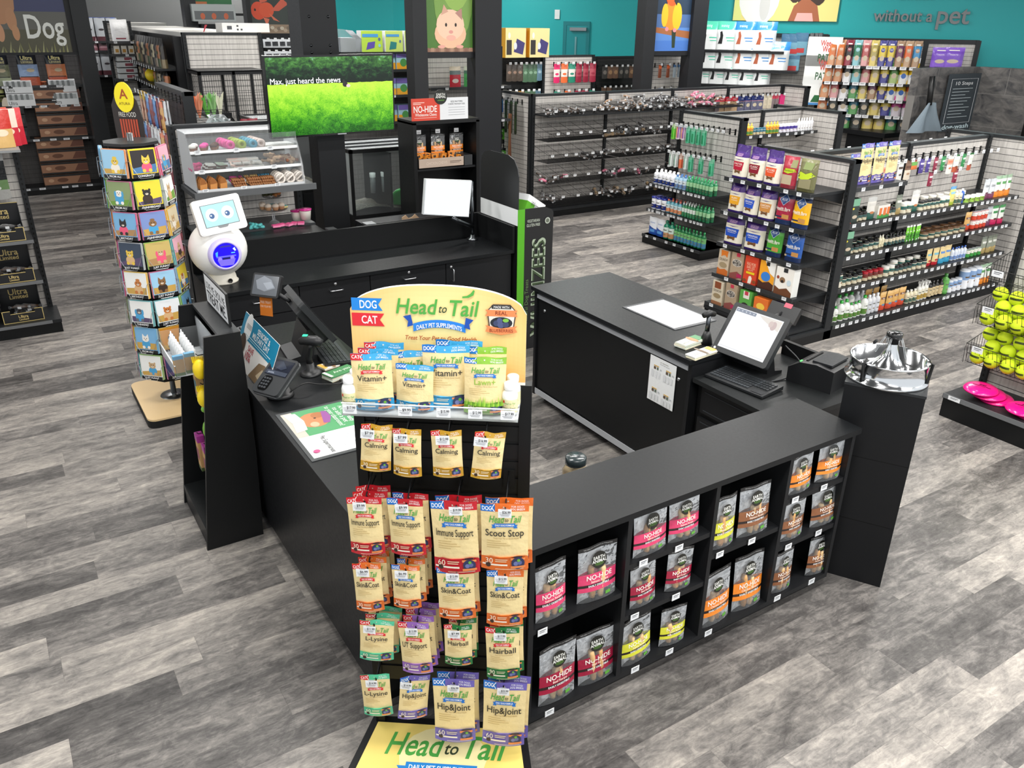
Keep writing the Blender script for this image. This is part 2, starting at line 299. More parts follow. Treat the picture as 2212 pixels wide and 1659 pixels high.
# ================================================================ gondola shelving
tag_me = {}
def tagmesh(w=.05, h=.03, col=TAG):
    if (w, h, col) not in tag_me:
        b = MB(); b.box(-w/2, -.002, -h/2, w/2, 0, h/2, 'satin', col)
        b.box(-w*.32, -.0024, -h*.08, w*.2, -.0021, h*.05, 'satin', '8a8c90'); b.box(-w*.32, -.0024, h*.18, w*.34, -.0021, h*.3, 'satin', '55585c'); tag_me[(w, h, col)] = b.mesh('price_tag')
    return tag_me[(w, h, col)]
def shelf(root, z, depth, x0, x1, tagx=None, y0=0, tagw=.055, col=BK2):
    b = MB(); b.box(x0, y0-depth, z-.028, x1, y0, z, 'lam', col)
    for x in (x0+.01, x1-.03): b.prism([(y0, z-.028), (y0, z-.14), (y0-depth*.8, z-.028)], x, x+.02, 'lam', BLK, ax='x')
    s = b.build('shelf', root)
    if tagx is not None:
        MB().box(x0, y0-depth-.012, z-.036, x1, y0-depth-.001, z+.006, 'satin', '2c2e30').build('price_strip', s)
        for x in tagx: link('price_tag', tagmesh(tagw, .034), s, loc=(x, y0-depth-.013, z-.016))
    return s
def autotags(x0, x1, n, jit=.25):
    st = (x1-x0)/n; return [x0+st*(i+.5)+random.uniform(-jit, jit)*st for i in range(n)]
def gondola(name, label, loc, rz, L, H, D, slat='slat', posts=None, shelves=(), cat='shelving', base=.13, th=.07, lower=None, extra=None, rail=True):
    r = thing(name, label, cat, loc, rz)
    if lower: z1 = lower
    MB().box(.03, 0, base if base else .02, L-.03, th-.01, H-.03, slat, 'ffffff').build('back_panel', r)
    for x in (posts or [0, L-.05]):
        b = MB(); b.box(x, -.035, 0, x+.05, th, H, 'lam', BK2)
        for k in range(int(H/.05)): b.box(x+.018, -.036, .05*k+.02, x+.032, -.0352, .05*k+.042, 'matte', '050505')
        b.build('post', r)
    if rail: MB().box(0, -.012, H-.035, L, th+.012, H, 'lam', '2e3032').build('top_rail', r)
    if base: 
        MB().box(0, -D, 0, L, th, base-.035, 'lam', '141516').build('kick_plate', r); MB().box(-.005, -D-.01, base-.034, L+.005, .0, base, 'lam', BK2).build('base_deck', r)
        if shelves and shelves[-1] == 'basetags':
            pass
    for q in shelves:
        if q == 'basetags': continue
        z, dep, x0, x1, nt = q[:5]; shelf(r, z, dep, x0, x1, autotags(x0+.03, x1-.03, nt) if nt else None, tagw=q[5] if len(q) > 5 else .055)
    return r
def basetags(r, D, base, x0, x1, n):
    for x in autotags(x0, x1, n): link('price_tag', tagmesh(.055, .034), r, loc=(x, -D-.011, base-.018))
R90 = -PI/2
# biscuit end display (faces the tills) and supplement run behind it
g_bis = gondola('endcap_shelving', 'grey slatted end shelving full of biscuit bags facing the tills', (7.0, 6.13, 0), R90, 1.2, 1.82, .55, shelves=[(1.53, .5, .03, 1.13, 6), (1.18, .5, .03, 1.13, 6), (.84, .5, .03, 1.13, 5), (.50, .52, .03, 1.13, 4), (.17, .55, .0, 1.17, 4)])
g_sup = gondola('gondola_shelving', 'long grey slatted shelving of supplements behind the biscuit display', (7.08, 5.45, 0), 0, 3.12, 1.82, .52, posts=[1.5, 3.07], shelves=[(1.545, .5, .0, .82, 3), (1.19, .5, 0, 3.1, 26), (.86, .5, 0, 3.1, 25), (.52, .5, 0, 3.1, 26), (.135, .52, 0, 3.1, 29)])
g_supe = gondola('end_panel', 'grey slatted end wing closing the far right of the supplement shelving', (10.3, 6.05, 0), R90, 1.3, 1.82, .0, base=0)
# dental care end display
g_den = gondola('endcap_shelving', 'grey slatted end shelving of dental care with green bottles and hooks', (8.57, 9.02, 0), R90, 1.2, 1.85, .55, shelves=[(.86, .5, .0, 1.2, 14, .045), (.50, .5, .0, 1.2, 15, .045), (.13, .55, .0, 1.2, 6)])
g_dens = gondola('gondola_shelving', 'grey slatted shelving of white ear drops bottles behind the dental display', (8.64, 8.5, 0), 0, 1.9, 1.85, .5, posts=[1.0], shelves=[(1.56, .35, .1, 1.85, 9)])
g_dene = gondola('end_panel', 'grey slatted end wing right of the ear drops shelving', (10.55, 9.05, 0), R90, 1.25, 1.85, .1, base=0)
# wire-bin chew gondola
g_chw = gondola('gondola_shelving', 'long dark shelving of wire bins holding wrapped chews', (7.68, 11.55, 0), 0, 5.95, 1.9, .5, slat='slat', posts=[0, 1.5, 3.0, 4.4, 5.88], shelves=[])
g_chwe = gondola('end_panel', 'slatted end wing with green chew packs left of the wire bins', (7.68, 12.75, 0), R90, 1.2, 1.9, .3, posts=[1.15])
g_chwr = gondola('end_panel', 'short grey slatted end wing right of the hanging chew bags', (13.63, 11.55, 0), R90, .6, 1.9, .1, base=0)
# ================================================================ counters
def slab(b, x0, y0, x1, y1, z0, z1, col=BLK): return b.box(x0, y0, z0, x1, y1, z1, 'lam', col)
fc = thing('display_counter', 'low black counter with open shelves of chew bags in front', 'counter', (1.545, 2.262, 0))
part('countertop', fc, (-.003, -.008, 1.0, 2.118, .425, 1.032), col='131517')
part('back_board', fc, (.0, .36, .1, 2.085, .385, 1.0), col='121314')
part('kick_plate', fc, (.03, .05, 0, 2.06, .3, .07), col='121314')
part('bottom_board', fc, (0, 0, .07, 2.085, .36, .1))
for x in (0, .52, 1.06, 1.575, 2.06): part('upright', fc, (x, 0, .1, x+.026, .36, 1.0))
FCS = [(.026, .52, .6), (.546, 1.06, .74), (.546, 1.06, .445), (1.086, 1.575, .592), (1.601, 2.06, .742), (1.601, 2.06, .446)]
for x0, x1, z in FCS: part('shelf', fc, (x0, .005, z-.028, x1, .36, z))
def tagon(root, x, z, y=-.001, w=.05, h=.034): return link('price_tag', tagmesh(w, h), root, loc=(x, y, z))
for px, py in ((1172, 1365), (1390, 1216), (1467, 1184), (1371, 1332), (1460, 1289), (1555, 1198), (1624, 1169), (1718, 1080), (1780, 1053), (1703, 1181), (1768, 1151), (1187, 1539), (1372, 1446), (1446, 1408), (1530, 1367), (1679, 1292), (1753, 1256)):
    p = PY(px, py, 2.26); tagon(fc, p.x-1.545, p.z)
part('work_shelf', fc, (.28, .43, .8, 1.25, .62, .83), col='1d1f20')
# left till counter
lc = thing('till_counter', 'long black till counter along the left with flat top', 'counter', (1.03, 2.74, 0))
part('countertop', lc, (0, 0, .975, .76, 2.75, 1.0), col='131517'); part('side_panel', lc, (.012, .02, .08, .04, 2.74, .975), col='17181a')
part('front_panel', lc, (.04, .02, .08, .74, .045, .975), col='17181a'); part('kick_plate', lc, (.05, .05, 0, .7, 2.7, .08), col='101112'); part('inner_panel', lc, (.71, .045, .08, .74, 2.74, .975), col='141516')
# back counter with drawers and splash
bc = thing('drawer_counter', 'black back counter with locking drawers and a raised splash board', 'counter', (1.3, 6.33, 0))
part('countertop', bc, (-.02, -.02, .99, 2.74, .66, 1.02), col='131517'); part('splash_board', bc, (-.02, .65, 1.02, 3.02, .68, 1.245), col='151617')
part('side_splash', bc, (2.715, -.02, 1.02, 2.74, .65, 1.245), col='151617'); part('body', bc, (0, .03, .08, 2.72, .66, .99), col='141516'); part('kick_plate', bc, (.02, .06, 0, 2.7, .6, .08), col='0f1011')
hb = MB().tube([(-.055, 0, 0), (-.055, -.03, 0), (-.045, -.036, 0), (.045, -.036, 0), (.055, -.03, 0), (.055, 0, 0)], .005, 8, 'metal', 'c9ccd0').mesh('handle')
lk = MB().lathe([(0, .006), (.011, .006), (.013, 0)], 16, 'metal', 'd5d7da', M=Matrix.Rotation(PI/2, 4, 'X')).mesh('lock')
xs = [0, .66, 1.285, 2.02, 2.72]
for i in range(4):
    x0, x1 = xs[i]+.004, xs[i+1]-.004
    if i < 3:
        d = part('drawer', bc, (x0, .008, .785, x1, .03, .982), col=BLK); link('handle', hb, d, loc=((x0+x1)/2, .008, .905)); link('lock', lk, d, loc=((x0+x1)/2, .007, .955))
        part('cabinet_door', bc, (x0, .008, .09, x1, .03, .777), col=BLK)
    else:
        d = part('cabinet_door', bc, (x0, .008, .09, x1, .03, .982), col=BLK); link('handle', hb, d, M=Matrix.Translation((x0+.06, .008, .87)) @ Matrix.Rotation(PI/2, 4, 'Y')); link('lock', lk, d, loc=(x0+.05, .007, .945))
# glass ledge behind the splash
lg = thing('display_ledge', 'narrow black ledge with metal end caps behind the splash board', 'ledge', (1.3, 7.03, 0))
part('ledge', lg, (.0, 0, 1.17, 1.22, .42, 1.2), (1.62, 0, 1.17, 2.7, .42, 1.2), (0, 0, 1.2, 1.2, .03, 1.235), (1.64, 0, 1.2, 2.7, .03, 1.245), col='1e2022'); part('end_cap', lg, (1.2, -.01, 1.225, 1.28, .1, 1.24), mat='metal', col='b9bcc0'); part('end_cap', lg, (1.56, -.01, 1.235, 1.66, .1, 1.25), mat='metal', col='b9bcc0')
for x in (.05, 1.1, 1.7, 2.6): part('support', lg, (x, .2, 0, x+.05, .4, 1.17))
# island cabinet with sliding doors
ic = thing('island_cabinet', 'black island cabinet with sliding doors and silver tracks', 'cabinet', (3.58, 3.45, 0))
part('countertop', ic, (-.03, -.01, .99, .78, 1.84, 1.02), col='17191b'); part('body', ic, (.03, .01, .1, .74, 1.8, .99), col='131415'); part('kick_plate', ic, (.08, .04, 0, .7, 1.76, .1), col='0f1011')
part('end_panel', ic, (0, 1.8, .06, .76, 1.83, .99)); part('end_panel', ic, (0, 0, .06, .76, .03, .99))
part('track', ic, (-.002, .035, .93, .02, 1.79, .962), mat='satin', col='a4a7ab', label='upper silver track'); part('track', ic, (-.002, .035, .075, .03, 1.79, .1), (-.002, .035, .1, .004, 1.79, .125), mat='satin', col='aeb1b5', label='lower silver track')
for y0, y1, x in ((.03, .95, .004), (.9, 1.79, .016)):
    d = part('sliding_door', ic, (x, y0, .1, x+.012, y1, .935), col='151617'); yy = y0+.08 if x < .01 else y1-.09
    MB().lathe([(.0, .008), (.01, .01), (.012, 0)], 16, 'metal', 'c9ccd0', M=Matrix.Translation((x, yy, .84)) @ Matrix.Rotation(-PI/2, 4, 'Y')).build('lock', d)
# right till bay
tb = thing('till_bay', 'lower black till bay with drawers between island cabinet and front counter', 'counter', (3.58, 2.69, 0))
part('worktop', tb, (.0, .0, .87, .85, .74, .9), col='1d1f20'); part('body', tb, (.06, .0, .08, .82, .74, .87), col='0f1011'); part('back_board', tb, (.83, .0, .08, .86, .74, 1.0), col='161718')
for z0, z1, xx in ((.66, .84, .05), (.3, .63, .035)):
    d = part('drawer', tb, (xx, .03, z0, xx+.02, .7, z1), col='17181a'); part('drawer_frame', d, (xx-.003, .06, z0+.02, xx-.0005, .67, z0+.026), (xx-.003, .06, z1-.03, xx-.0005, .67, z1-.024), col='33363a')
    MB().lathe([(.0, .014), (.012, .012), (.012, 0)], 16, 'metal', 'd9dbde', M=Matrix.Translation((xx, .33, (z0+z1)/2)) @ Matrix.Rotation(-PI/2, 4, 'Y')).build('knob', d)
# pedestal
pd = thing('pedestal', 'tall square black pedestal turned diagonally beside the front counter', 'pedestal', (3.955, 2.348, 0), math.radians(-60))
MB().box(-.2, -.18, 0, .2, .18, 1.215, 'lam', '17181a').build('body', pd)
part('top', pd, (-.203, -.183, 1.215, .203, .183, 1.23), col='2a2c2e'); part('seam', pd, (-.2, -.1805, .8, .2, -.1801, .803), col='050505'); part('seam', pd, (-.2, -.1805, .4, .2, -.1801, .403), col='050505')
# ================================================================ pouches
def pouchS(w, h, T, kind='hang', seed=0):
    def S(x, z, off, side=-1):
        u = max(-1, min(1, 2*x/w)); v = max(0, min(1, z/h))
        if kind == 'hang': p = T*max(0, math.sin(PI*min(1, (v*.86+.12)/.92)))**.8 if v < .93 else 0
        elif kind == 'stand': p = T*max(0, 1-v*1.06)**.55*(1 if v > .04 else .8+.2*v/.04)
        else: p = T*(1 if v < .66 else max(0, 1-(v-.66)/.3))      # gusset bag with pinched top
        e = (1-abs(u)**(2.4 if kind != 'bag' else 9))
        y = side*(p*.5*e+.0008)
        wx = x*(1-.03*math.sin(v*PI)) if kind != 'bag' else x*(1 if v < .66 else 1+.05*(v-.66))
        zz = z-(.035*h*(1-u*u)*(1-v/.2) if v < .2 and kind == 'hang' else 0)+.0025*math.sin(u*5+seed*3+v*4)*(v > .9)
        y += .003*math.sin(u*3+seed)*v*v
        return (wx, y+side*off, zz)
    S.curved = True; return S
def pouch_body(b, S, w, h, bands, mat='foil', nx=8, side2=None):
    """bands: [(v_top, colour)...] from the bottom up"""
    lv = [0]; cs = []
    for vt, c in bands:
        n = max(1, int((vt-lv[-1])/.085)); base = lv[-1]
        for i in range(n): lv.append(base+(vt-base)*(i+1)/n); cs.append(c)
    cf = lambda u, v: cs[max(i for i in range(len(cs)) if lv[i] <= v)]
    us = lin(-.5, .5, nx)
    b.surf(lambda u, v: S(u*w, v*h, 0, -1), us, lv, cf, mat)
    b.surf(lambda u, v: S(u*w, v*h, 0, 1), us, lv, side2 or cf, mat, flip=True)
    # bottom
    vs = [S(u*w, 0, 0, -1) for u in us]+[S(u*w, 0, 0, 1) for u in us]; k = len(us)
    b.add(vs, [(i, i+k, i+k+1, i+1) for i in range(k-1)], mat, bands[0][1])
H2G = '4fa348'; CREAM = 'ead49c'
def h2tlogo(x, z, th, w=.5, c=H2G):
    s = {'b': .022, 'sh': .2}
    return [('t', 'Head', x-.27*w, z, th*1.15, c, {**s, 'w': w*.46}), ('t', 'to', x+.055*w, z-th*.12, th*.62, '3a4630', {**s, 'w': w*.12}), ('t', 'Tail', x+.31*w, z, th*1.15, c, {**s, 'w': w*.36})]
def ribbon(x, z, w, h, c, txt, th=.5):
    d = h*.35
    return [('p', [(x-w/2, z-h*.9), (x-w/2+w*.16, z-h*.9), (x-w/2+w*.16, z+h*.1), (x-w/2, z+h*.1), (x-w/2+w*.05, z-h*.4)], c), ('p', [(x+w/2, z-h*.9), (x+w/2-w*.05, z-h*.4), (x+w/2, z+h*.1), (x+w/2-w*.16, z+h*.1), (x+w/2-w*.16, z-h*.9)], c), ('r', x-w*.4, z-h*.5, x+w*.4, z+h*.5, c), ('t', txt, x, z, h*th, 'ffffff', {'w': w*.72, 'b': .02})]
_P = {}
def h2t_mesh(w, h, title, animal, acc, cnt, kind='hang', tcol='2c2a26', hdr=None, grass=False):
    k = (w, h, title, animal, acc, cnt, kind)
    if k in _P: return _P[k]
    b = MB(); S = pouchS(w, h, .028 if kind == 'hang' else .05, kind, len(_P)); hdr = hdr or acc
    pouch_body(b, S, w, h, [(.2, acc), (.885, CREAM), (1, hdr)])
    ac = 'd4262f' if animal == 'CAT' else '1a6fc4'
    it = [('r', -.5, .89, -.2, .998, ac), ('p', [(-.2, .89), (-.14, .944), (-.2, .998)], hdr), ('p', [(-.22, .89), (-.2, .89), (-.255, .944), (-.2, .998), (-.22, .998), (-.275, .944)], 'ffffff'),
          ('t', animal, -.37, .944, .06, 'ffffff', {'w': .2, 'b': .03}), ('t', 'FOR ALL' if animal == 'CAT' else 'FOR DOGS', .27, .963, .028, 'ffffff', {'w': .26}), ('t', 'CAT BREEDS' if animal == 'CAT' else 'DOG BREEDS', .27, .925, .028, 'ffffff', {'w': .3}),
          ('e', -.02, .945, .018, .018, 'd8d2c0')]
    it += h2tlogo(0, .785, .085, .66)
    it += ribbon(0, .7, .56, .05, ac, 'DAILY CAT FORMULA' if animal == 'CAT' else 'DAILY DOG FORMULA')
    it += [('t', title, 0, .585, .1, tcol, {'w': .82, 'b': .008}), ('t', 'Treat Your Pet to Good Health', .03, .505, .022, '9c7a3f', {'w': .55, 'sh': .2})]
    it += [('r', -.38, .46-.033*i, -.38+[.3, .42, .5, .28][i], .466-.033*i, 'b49655') for i in range(4)]
    wav = [(-.49, .19), (-.3, .225), (-.1, .2), (.1, .21), (.3, .235), (.49, .22), (.49, .18), (-.49, .18)]; it.append(('p', wav, acc))
    it += [('t', cnt, -.33, .155, .075, 'f4ead0', {'w': .16}), ('r', -.2, .165, .06, .175, 'eadcb8'), ('r', -.2, .14, .04, .15, 'eadcb8'), ('r', -.47, .085, .06, .108, 'f2ead8'), ('e', -.35, .09, .055, .055, '3b2a22'), ('r', -.2, .035, .4, .042, 'e8dcc0'),
           ('r', .19, .205, .38, .225, '2a2a33'), ('r', .13, .17, .44, .2, 'e58a4e'), ('e', .285, .125, .14, .14, '2e3558'), ('e', .24, .12, .05, .05, '6d76a8'), ('e', .32, .13, .05, .05, '5d6698'), ('e', .3, .165, .035, .035, '6cab3c'), ('r', .13, .055, .44, .085, 'e58a4e')]
    if grass:
        for i in range(26): x = -.47+i*.0365; t_ = .24+.13*random.random()*(1 if i > 8 else .4); it.append(('p', [(x-.02, .17), (x+.03, .17), (x+.006, t_)], ['7fb62e', '9fca45', '66a02a'][i % 3]))
    art(b, S, w, h, it); _P[k] = b.mesh('supplement_pouch'); return _P[k]
DA = math.radians(-36); DO = Vector((1.27, 2.49, 0)); DM = Matrix.Translation(DO) @ Matrix.Rotation(DA, 4, 'Z')
ds = thing('display_stand', 'black slatted floor stand with yellow arched header card and hanging pouches', 'display stand', tuple(DO), DA)
b = MB(); b.prism([(-.353, .02), (.353, .02), (.43, -.46), (-.43, -.46)], 0, .03, 'lam', '1a1b1c', ax='z'); b.build('base_plate', ds)
part('post', ds, (-.335, -.015, .03, -.295, .03, 1.76), col='131415'); part('post', ds, (.3, -.015, .03, .345, .03, 1.76), col='131415')
b = MB(); b.box(-.295, 0, .28, .3, .02, 1.72, 'lam', '1a1b1c')
for k in range(18): b.box(-.295, -.006, .3+k*.0762, .3, 0, .3+k*.0762+.062, 'lam', '191a1b')
b.build('slat_panel', ds)
# base sign
b = MB(); b.prism([(-.325, -.02), (.325, -.02), (.395, -.45), (-.395, -.45)], .03, .034, 'satin', 'f2d877', ax='z')
Sg = lambda x, z, off: (x*(1+(.45-z)*.0), -.47+z, .034+off)
art(b, lambda x, z, off: (x, -.45+z, .034+off), .65, .43, [('e', 0, .6, .3, .25, 'f6e9ae')]+h2tlogo(0, .74, .25, .8)+ribbon(0, .45, .6, .12, '2a86d0', 'DAILY PET SUPPLEMENTS'), off=.0006); b.build('base_sign', ds, label='yellow base sign with green lettering')
# header card
def ctop(x): a = abs(x)/.32; return 2.035+.099*(1-a**2.4)**.55 if a < 1 else 2.035
b = MB()
def cc(u, v):
    x = u*.64; z = 1.77+v*.36; d = min(1, math.hypot(x/.42, (z-1.98)/.3)); A, B_ = srgb('fbeca6'), srgb('f6b566'); return tuple(lerp(A[i], B_[i], d**1.4) for i in range(3))
cardS = lambda u, v: (u*.64, -.012, lerp(1.772, ctop(u*.64), v))
b.surf(cardS, [(-.5+i/40) for i in range(41)], lin(0, 1, 18), cc, 'satin', False)
pts = [(-.32, 1.745), (-.32, ctop(-.3199))]+[(-.32+.64*i/30, ctop(-.32+.64*i/30)+.004) for i in range(1, 30)]+[(.32, ctop(.3199)), (.32, 1.745)]
b.prism(pts, -.0115, -.006, 'satin', 'f4f1e8')
CS = flatS(1, 1, -.012); px2 = lambda x: (x-947.5)*.001691; pz2 = lambda y: 2.134-(y-612)*.0018
it = [('r', -.313, 2.034, -.215, 2.081, '1f86dd'), ('p', [(-.215, 2.034), (-.2, 2.034), (-.215, 2.0575)], '1f86dd'), ('p', [(-.215, 2.0575), (-.2, 2.081), (-.215, 2.081)], '1f86dd'), ('t', 'DOG', -.252, 2.058, .03, 'ffffff', {'b': .02, 'w': .062}),
      ('r', -.314, 1.975, -.212, 2.024, 'e02a35'), ('p', [(-.212, 1.975), (-.195, 1.975), (-.212, 2.0)], 'e02a35'), ('p', [(-.212, 2.0), (-.195, 2.024), (-.212, 2.024)], 'e02a35'), ('t', 'CAT', -.25, 2.0, .03, 'ffffff', {'b': .02, 'w': .058}),
      ('t', 'Head', -.08, 2.058, .058, '52ab46', {'b': .03, 'sh': .18, 'w': .142}), ('t', 'to', .016, 2.052, .032, '2c4428', {'b': .005, 'sh': .25, 'w': .03}), ('t', 'Tail', .088, 2.056, .06, '52ab46', {'b': .03, 'sh': .18, 'w': .105}),
      ('p', [(.09, 2.093), (.112, 2.095), (.13, 2.105), (.135, 2.122), (.13, 2.125), (.12, 2.111), (.106, 2.102), (.09, 2.1)], '52ab46'),
      ('p', [(-.126, 2.018), (-.098, 2.025), (-.09, 1.985), (-.112, 1.978), (-.108, 2.0)], '1b4fb0'), ('p', [(.13, 2.012), (.102, 2.02), (.096, 1.982), (.118, 1.975), (.114, 1.995)], '1b4fb0'),
      ('t', 'Treat Your Pet to Good Health', .008, 1.938, .0165, 'b5552b', {'sh': .2, 'w': .262, 'b': .02}),
      ('p', [(.178, 2.05), (.2, 2.075), (.262, 2.075), (.284, 2.05), (.276, 1.99), (.23, 1.962), (.185, 1.99)], '4a3b33'), ('p', [(.182, 2.05), (.202, 2.071), (.26, 2.071), (.28, 2.05), (.272, 1.992), (.23, 1.966), (.189, 1.992)], 'e9e2d6'),
      ('r', .195, 2.058, .265, 2.072, '2a2a2a'), ('t', 'MADE WITH', .23, 2.065, .009, 'ffffff', {'w': .055}), ('p', [(.172, 2.054), (.288, 2.054), (.28, 2.043), (.288, 2.03), (.172, 2.03), (.18, 2.043)], 'f08a55'), ('t', 'REAL', .23, 2.043, .014, '7a2d10', {'b': .02}),
      ('e', .23, 2.006, .04, .022, '20242e'), ('e', .212, 2.004, .011, .011, '3c4568'), ('e', .228, 1.998, .012, .012, '4c5580'), ('e', .246, 2.0, .011, .011, '3c4568'), ('e', .224, 2.015, .01, .01, '4c5580'), ('e', .246, 2.016, .011, .007, '7dbb45'),
      ('p', [(.172, 1.996), (.23, 1.985), (.288, 1.996), (.28, 1.986), (.288, 1.972), (.23, 1.96), (.172, 1.972), (.18, 1.986)], 'f08a55'), ('t', 'BLUEBERRIES', .23, 1.977, .012, '7a2d10', {'b': .02, 'w': .085})]
nb = 12
for i in range(nb):
    x0, x1 = -.09+.19*i/nb, -.09+.19*(i+1)/nb; f_ = lambda x: 2.008-1.9*(x-.005)**2
    it.insert(8, ('p', [(x0, f_(x0)-.03), (x1, f_(x1)-.03), (x1, f_(x1)), (x0, f_(x0))], '2a86e0'))
it.append(('t', 'DAILY PET SUPPLEMENTS', .005, 1.9905, .0165, 'ffffff', {'w': .165, 'b': .02, 'arc': 1.9}))
art(b, CS, 1, 1, it); b.build('header_card', ds, label='yellow arched header card with green lettering')
# acrylic shelf
b = MB(); b.box(-.325, -.2, 1.7, .305, 0, 1.706, 'acrylic', 'ffffff'); b.box(-.325, -.2, 1.706, .305, -.197, 1.75, 'acrylic', 'ffffff'); b.box(-.325, -.201, 1.748, .305, -.196, 1.751, 'satin', 'e8eeee')
sh_ = b.build('acrylic_shelf', ds)
def price(par, x, y, z, txt, w=.05, h=.036, tilt=0):
    k = 'pt'+txt
    if k not in _P:
        b = MB(); b.box(-w/2, -.001, -h/2, w/2, .001, h/2, 'satin', 'eceef0'); art(b, flatS(w, h, -.001), w, h, [('t', txt, .12, .18-.0, .3, '2b2d33', {'b': .01, 'w': .6}), ('r', -.38, -.12, .35, -.07, '8f9298'), ('r', -.3, -.26, .3, -.21, '8f9298'), ('r', -.42, .1, -.22, .14, '9a9da2')]); b.box(-w*.25, -.001, h/2, w*.25, .001, h/2+.004, 'acrylic', 'ffffff'); _P[k] = b.mesh('price_tag')
    return link('price_tag', _P[k], par, M=Matrix.Translation((x, y, z)) @ Matrix.Rotation(tilt, 4, 'Y'))
for x, t_ in ((-.295, '$17.99'), (-.096, '$9.99'), (.041, '$15.99'), (.154, '$12.99'), (.269, '$17.99')): price(sh_, x, -.203, 1.728, t_)
def dput(me, x, y, z, lb, grp, rz=0, ry=0, name='supplement_pouch', cat='pouch', rx=0):
    return link(name, me, None, label=lb, cat=cat, group=grp, M=DM @ Matrix.Translation((x, y, z)) @ Matrix.Rotation(rz, 4, 'Z') @ Matrix.Rotation(ry, 4, 'Y') @ Matrix.Rotation(rx, 4, 'X'))
BLU, GRN, RED, ORG, MNT, VIO, DGR, IND, GLD = '3aa0d4', '86b83a', 'c4222f', 'e0702c', '58c49a', '9a6cc0', '24793f', '6e63b4', 'c99a2c'
TIN = {'Calming': 'calming ', 'Immune Support': 'immune ', 'Skin&Coat': 'coat ', 'L-Lysine': 'lysine ', 'UT Support': 'urinary ', 'Hairball': 'hairball ', 'Hip&Joint': 'joint '}
def rowp(q, ztop, where):
    x, w, h, ti, an, ac, cnt, pr, nb_, rz, ry = q; me = h2t_mesh(w, h, ti, an, ac, cnt); nm = {RED: 'red', ORG: 'orange', MNT: 'mint green', VIO: 'purple', DGR: 'dark green', IND: 'blue violet', GLD: 'golden'}[ac]
    hk = MB(); hk.tube([(x, 0, ztop-.005), (x, -.2, ztop-.012), (x, -.205, ztop-.0)], .0028, 6, 'lam', '101112'); hk.tube([(x, -.0, ztop+.045), (x, -.1, ztop+.03), (x, -.222, ztop-.02)], .0028, 6, 'lam', '101112'); hk.box(x-.022, -.012, ztop-.03, x+.022, -.004, ztop+.05, 'lam', '151617')
    hk = hk.build('hook', ds); price(hk, x-(.014 if w < .15 else 0), -.226, ztop-.012, pr, tilt=ry)
    for j in range(nb_+1):
        lb = f'{"front" if j == 0 else ["", "second", "third", "fourth"][j]} {nm}-banded {TIN.get(ti, "")}{an.lower()} pouch priced {pr} {where}'
        dput(me, x+(.004+.006*j)*(1 if j else 0)+.004*(j % 2), -.195+.042*j, ztop+.012-h, lb, 'supplement pouches hanging on the stand', rz+random.uniform(-.05, .05)*(j > 0), ry)
R1 = [(-.217, .112, .185, 'Calming', 'CAT', GLD, '30', '$7.99', 0, .12, .08), (-.098, .107, .19, 'Calming', 'CAT', GLD, '30', '$7.99', 0, -.08, .02), (.053, .112, .185, 'Calming', 'CAT', GLD, '30', '$12.99', 0, .02, -.03), (.19, .112, .185, 'Calming', 'CAT', GLD, '30', '$16.99', 0, .18, .1)]
R2 = [(-.266, .133, .25, 'Immune Support', 'CAT', RED, '30', '$9.99', 2, .03, -.01), (-.107, .138, .245, 'Immune Support', 'DOG', RED, '30', '$9.99', 1, -.06, -.03), (.081, .178, .315, 'Immune Support', 'DOG', RED, '60', '$19.99', 1, -.03, -.04), (.264, .182, .29, 'Scoot Stop', 'DOG', ORG, '30', '$26.99', 1, .03, -.01)]
R3 = [(-.273, .112, .225, 'Skin&Coat', 'CAT', ORG, '30', '$6.99', 3, .05, -.02), (-.122, .112, .2, 'Skin&Coat', 'DOG', ORG, '30', '$6.99', 3, -.02, -.01), (.078, .148, .24, 'Skin&Coat', 'DOG', ORG, '30', '$13.99', 1, .02, -.03), (.266, .145, .26, 'Skin&Coat', 'DOG', ORG, '30', '$15.99', 1, .04, .0)]
R4 = [(-.263, .14, .2, 'L-Lysine', 'CAT', MNT, '60', '$11.99', 2, .08, .06), (-.092, .128, .255, 'UT Support', 'CAT', VIO, '60', '$13.99', 3, -.04, -.05), (.079, .114, .2, 'Hairball', 'CAT', DGR, '30', '$7.99', 2, .02, -.01), (.264, .138, .26, 'Hairball', 'CAT', DGR, '90', '$17.99', 1, .02, -.03)]
R5 = [(-.271, .124, .22, 'L-Lysine', 'CAT', MNT, '60', '$14.99', 0, .06, -.03), (-.126, .126, .225, 'Hip&Joint', 'DOG', IND, '60', '$14.99', 0, .3, .09), (.058, .176, .34, 'Hip&Joint', 'DOG', IND, '60', '$36.99', 1, .02, -.01), (.265, .182, .345, 'Hip&Joint', 'DOG', IND, '60', '$33.99', 1, .0, .02)]
for R_, zt, wh in ((R1, 1.642, ''), (R2, 1.347, 'in second hanging row'), (R3, 1.045, 'in third hanging row'), (R4, .765, 'in fourth hanging row'), (R5, .478, 'in lowest hanging row')):
    for i_, q in enumerate(R_): rowp(q, zt+(.012 if (R_ is R1 and i_ == 0) else 0), ('in top hanging row, ' + ORD[i_] + ' from left') if R_ is R1 else wh)
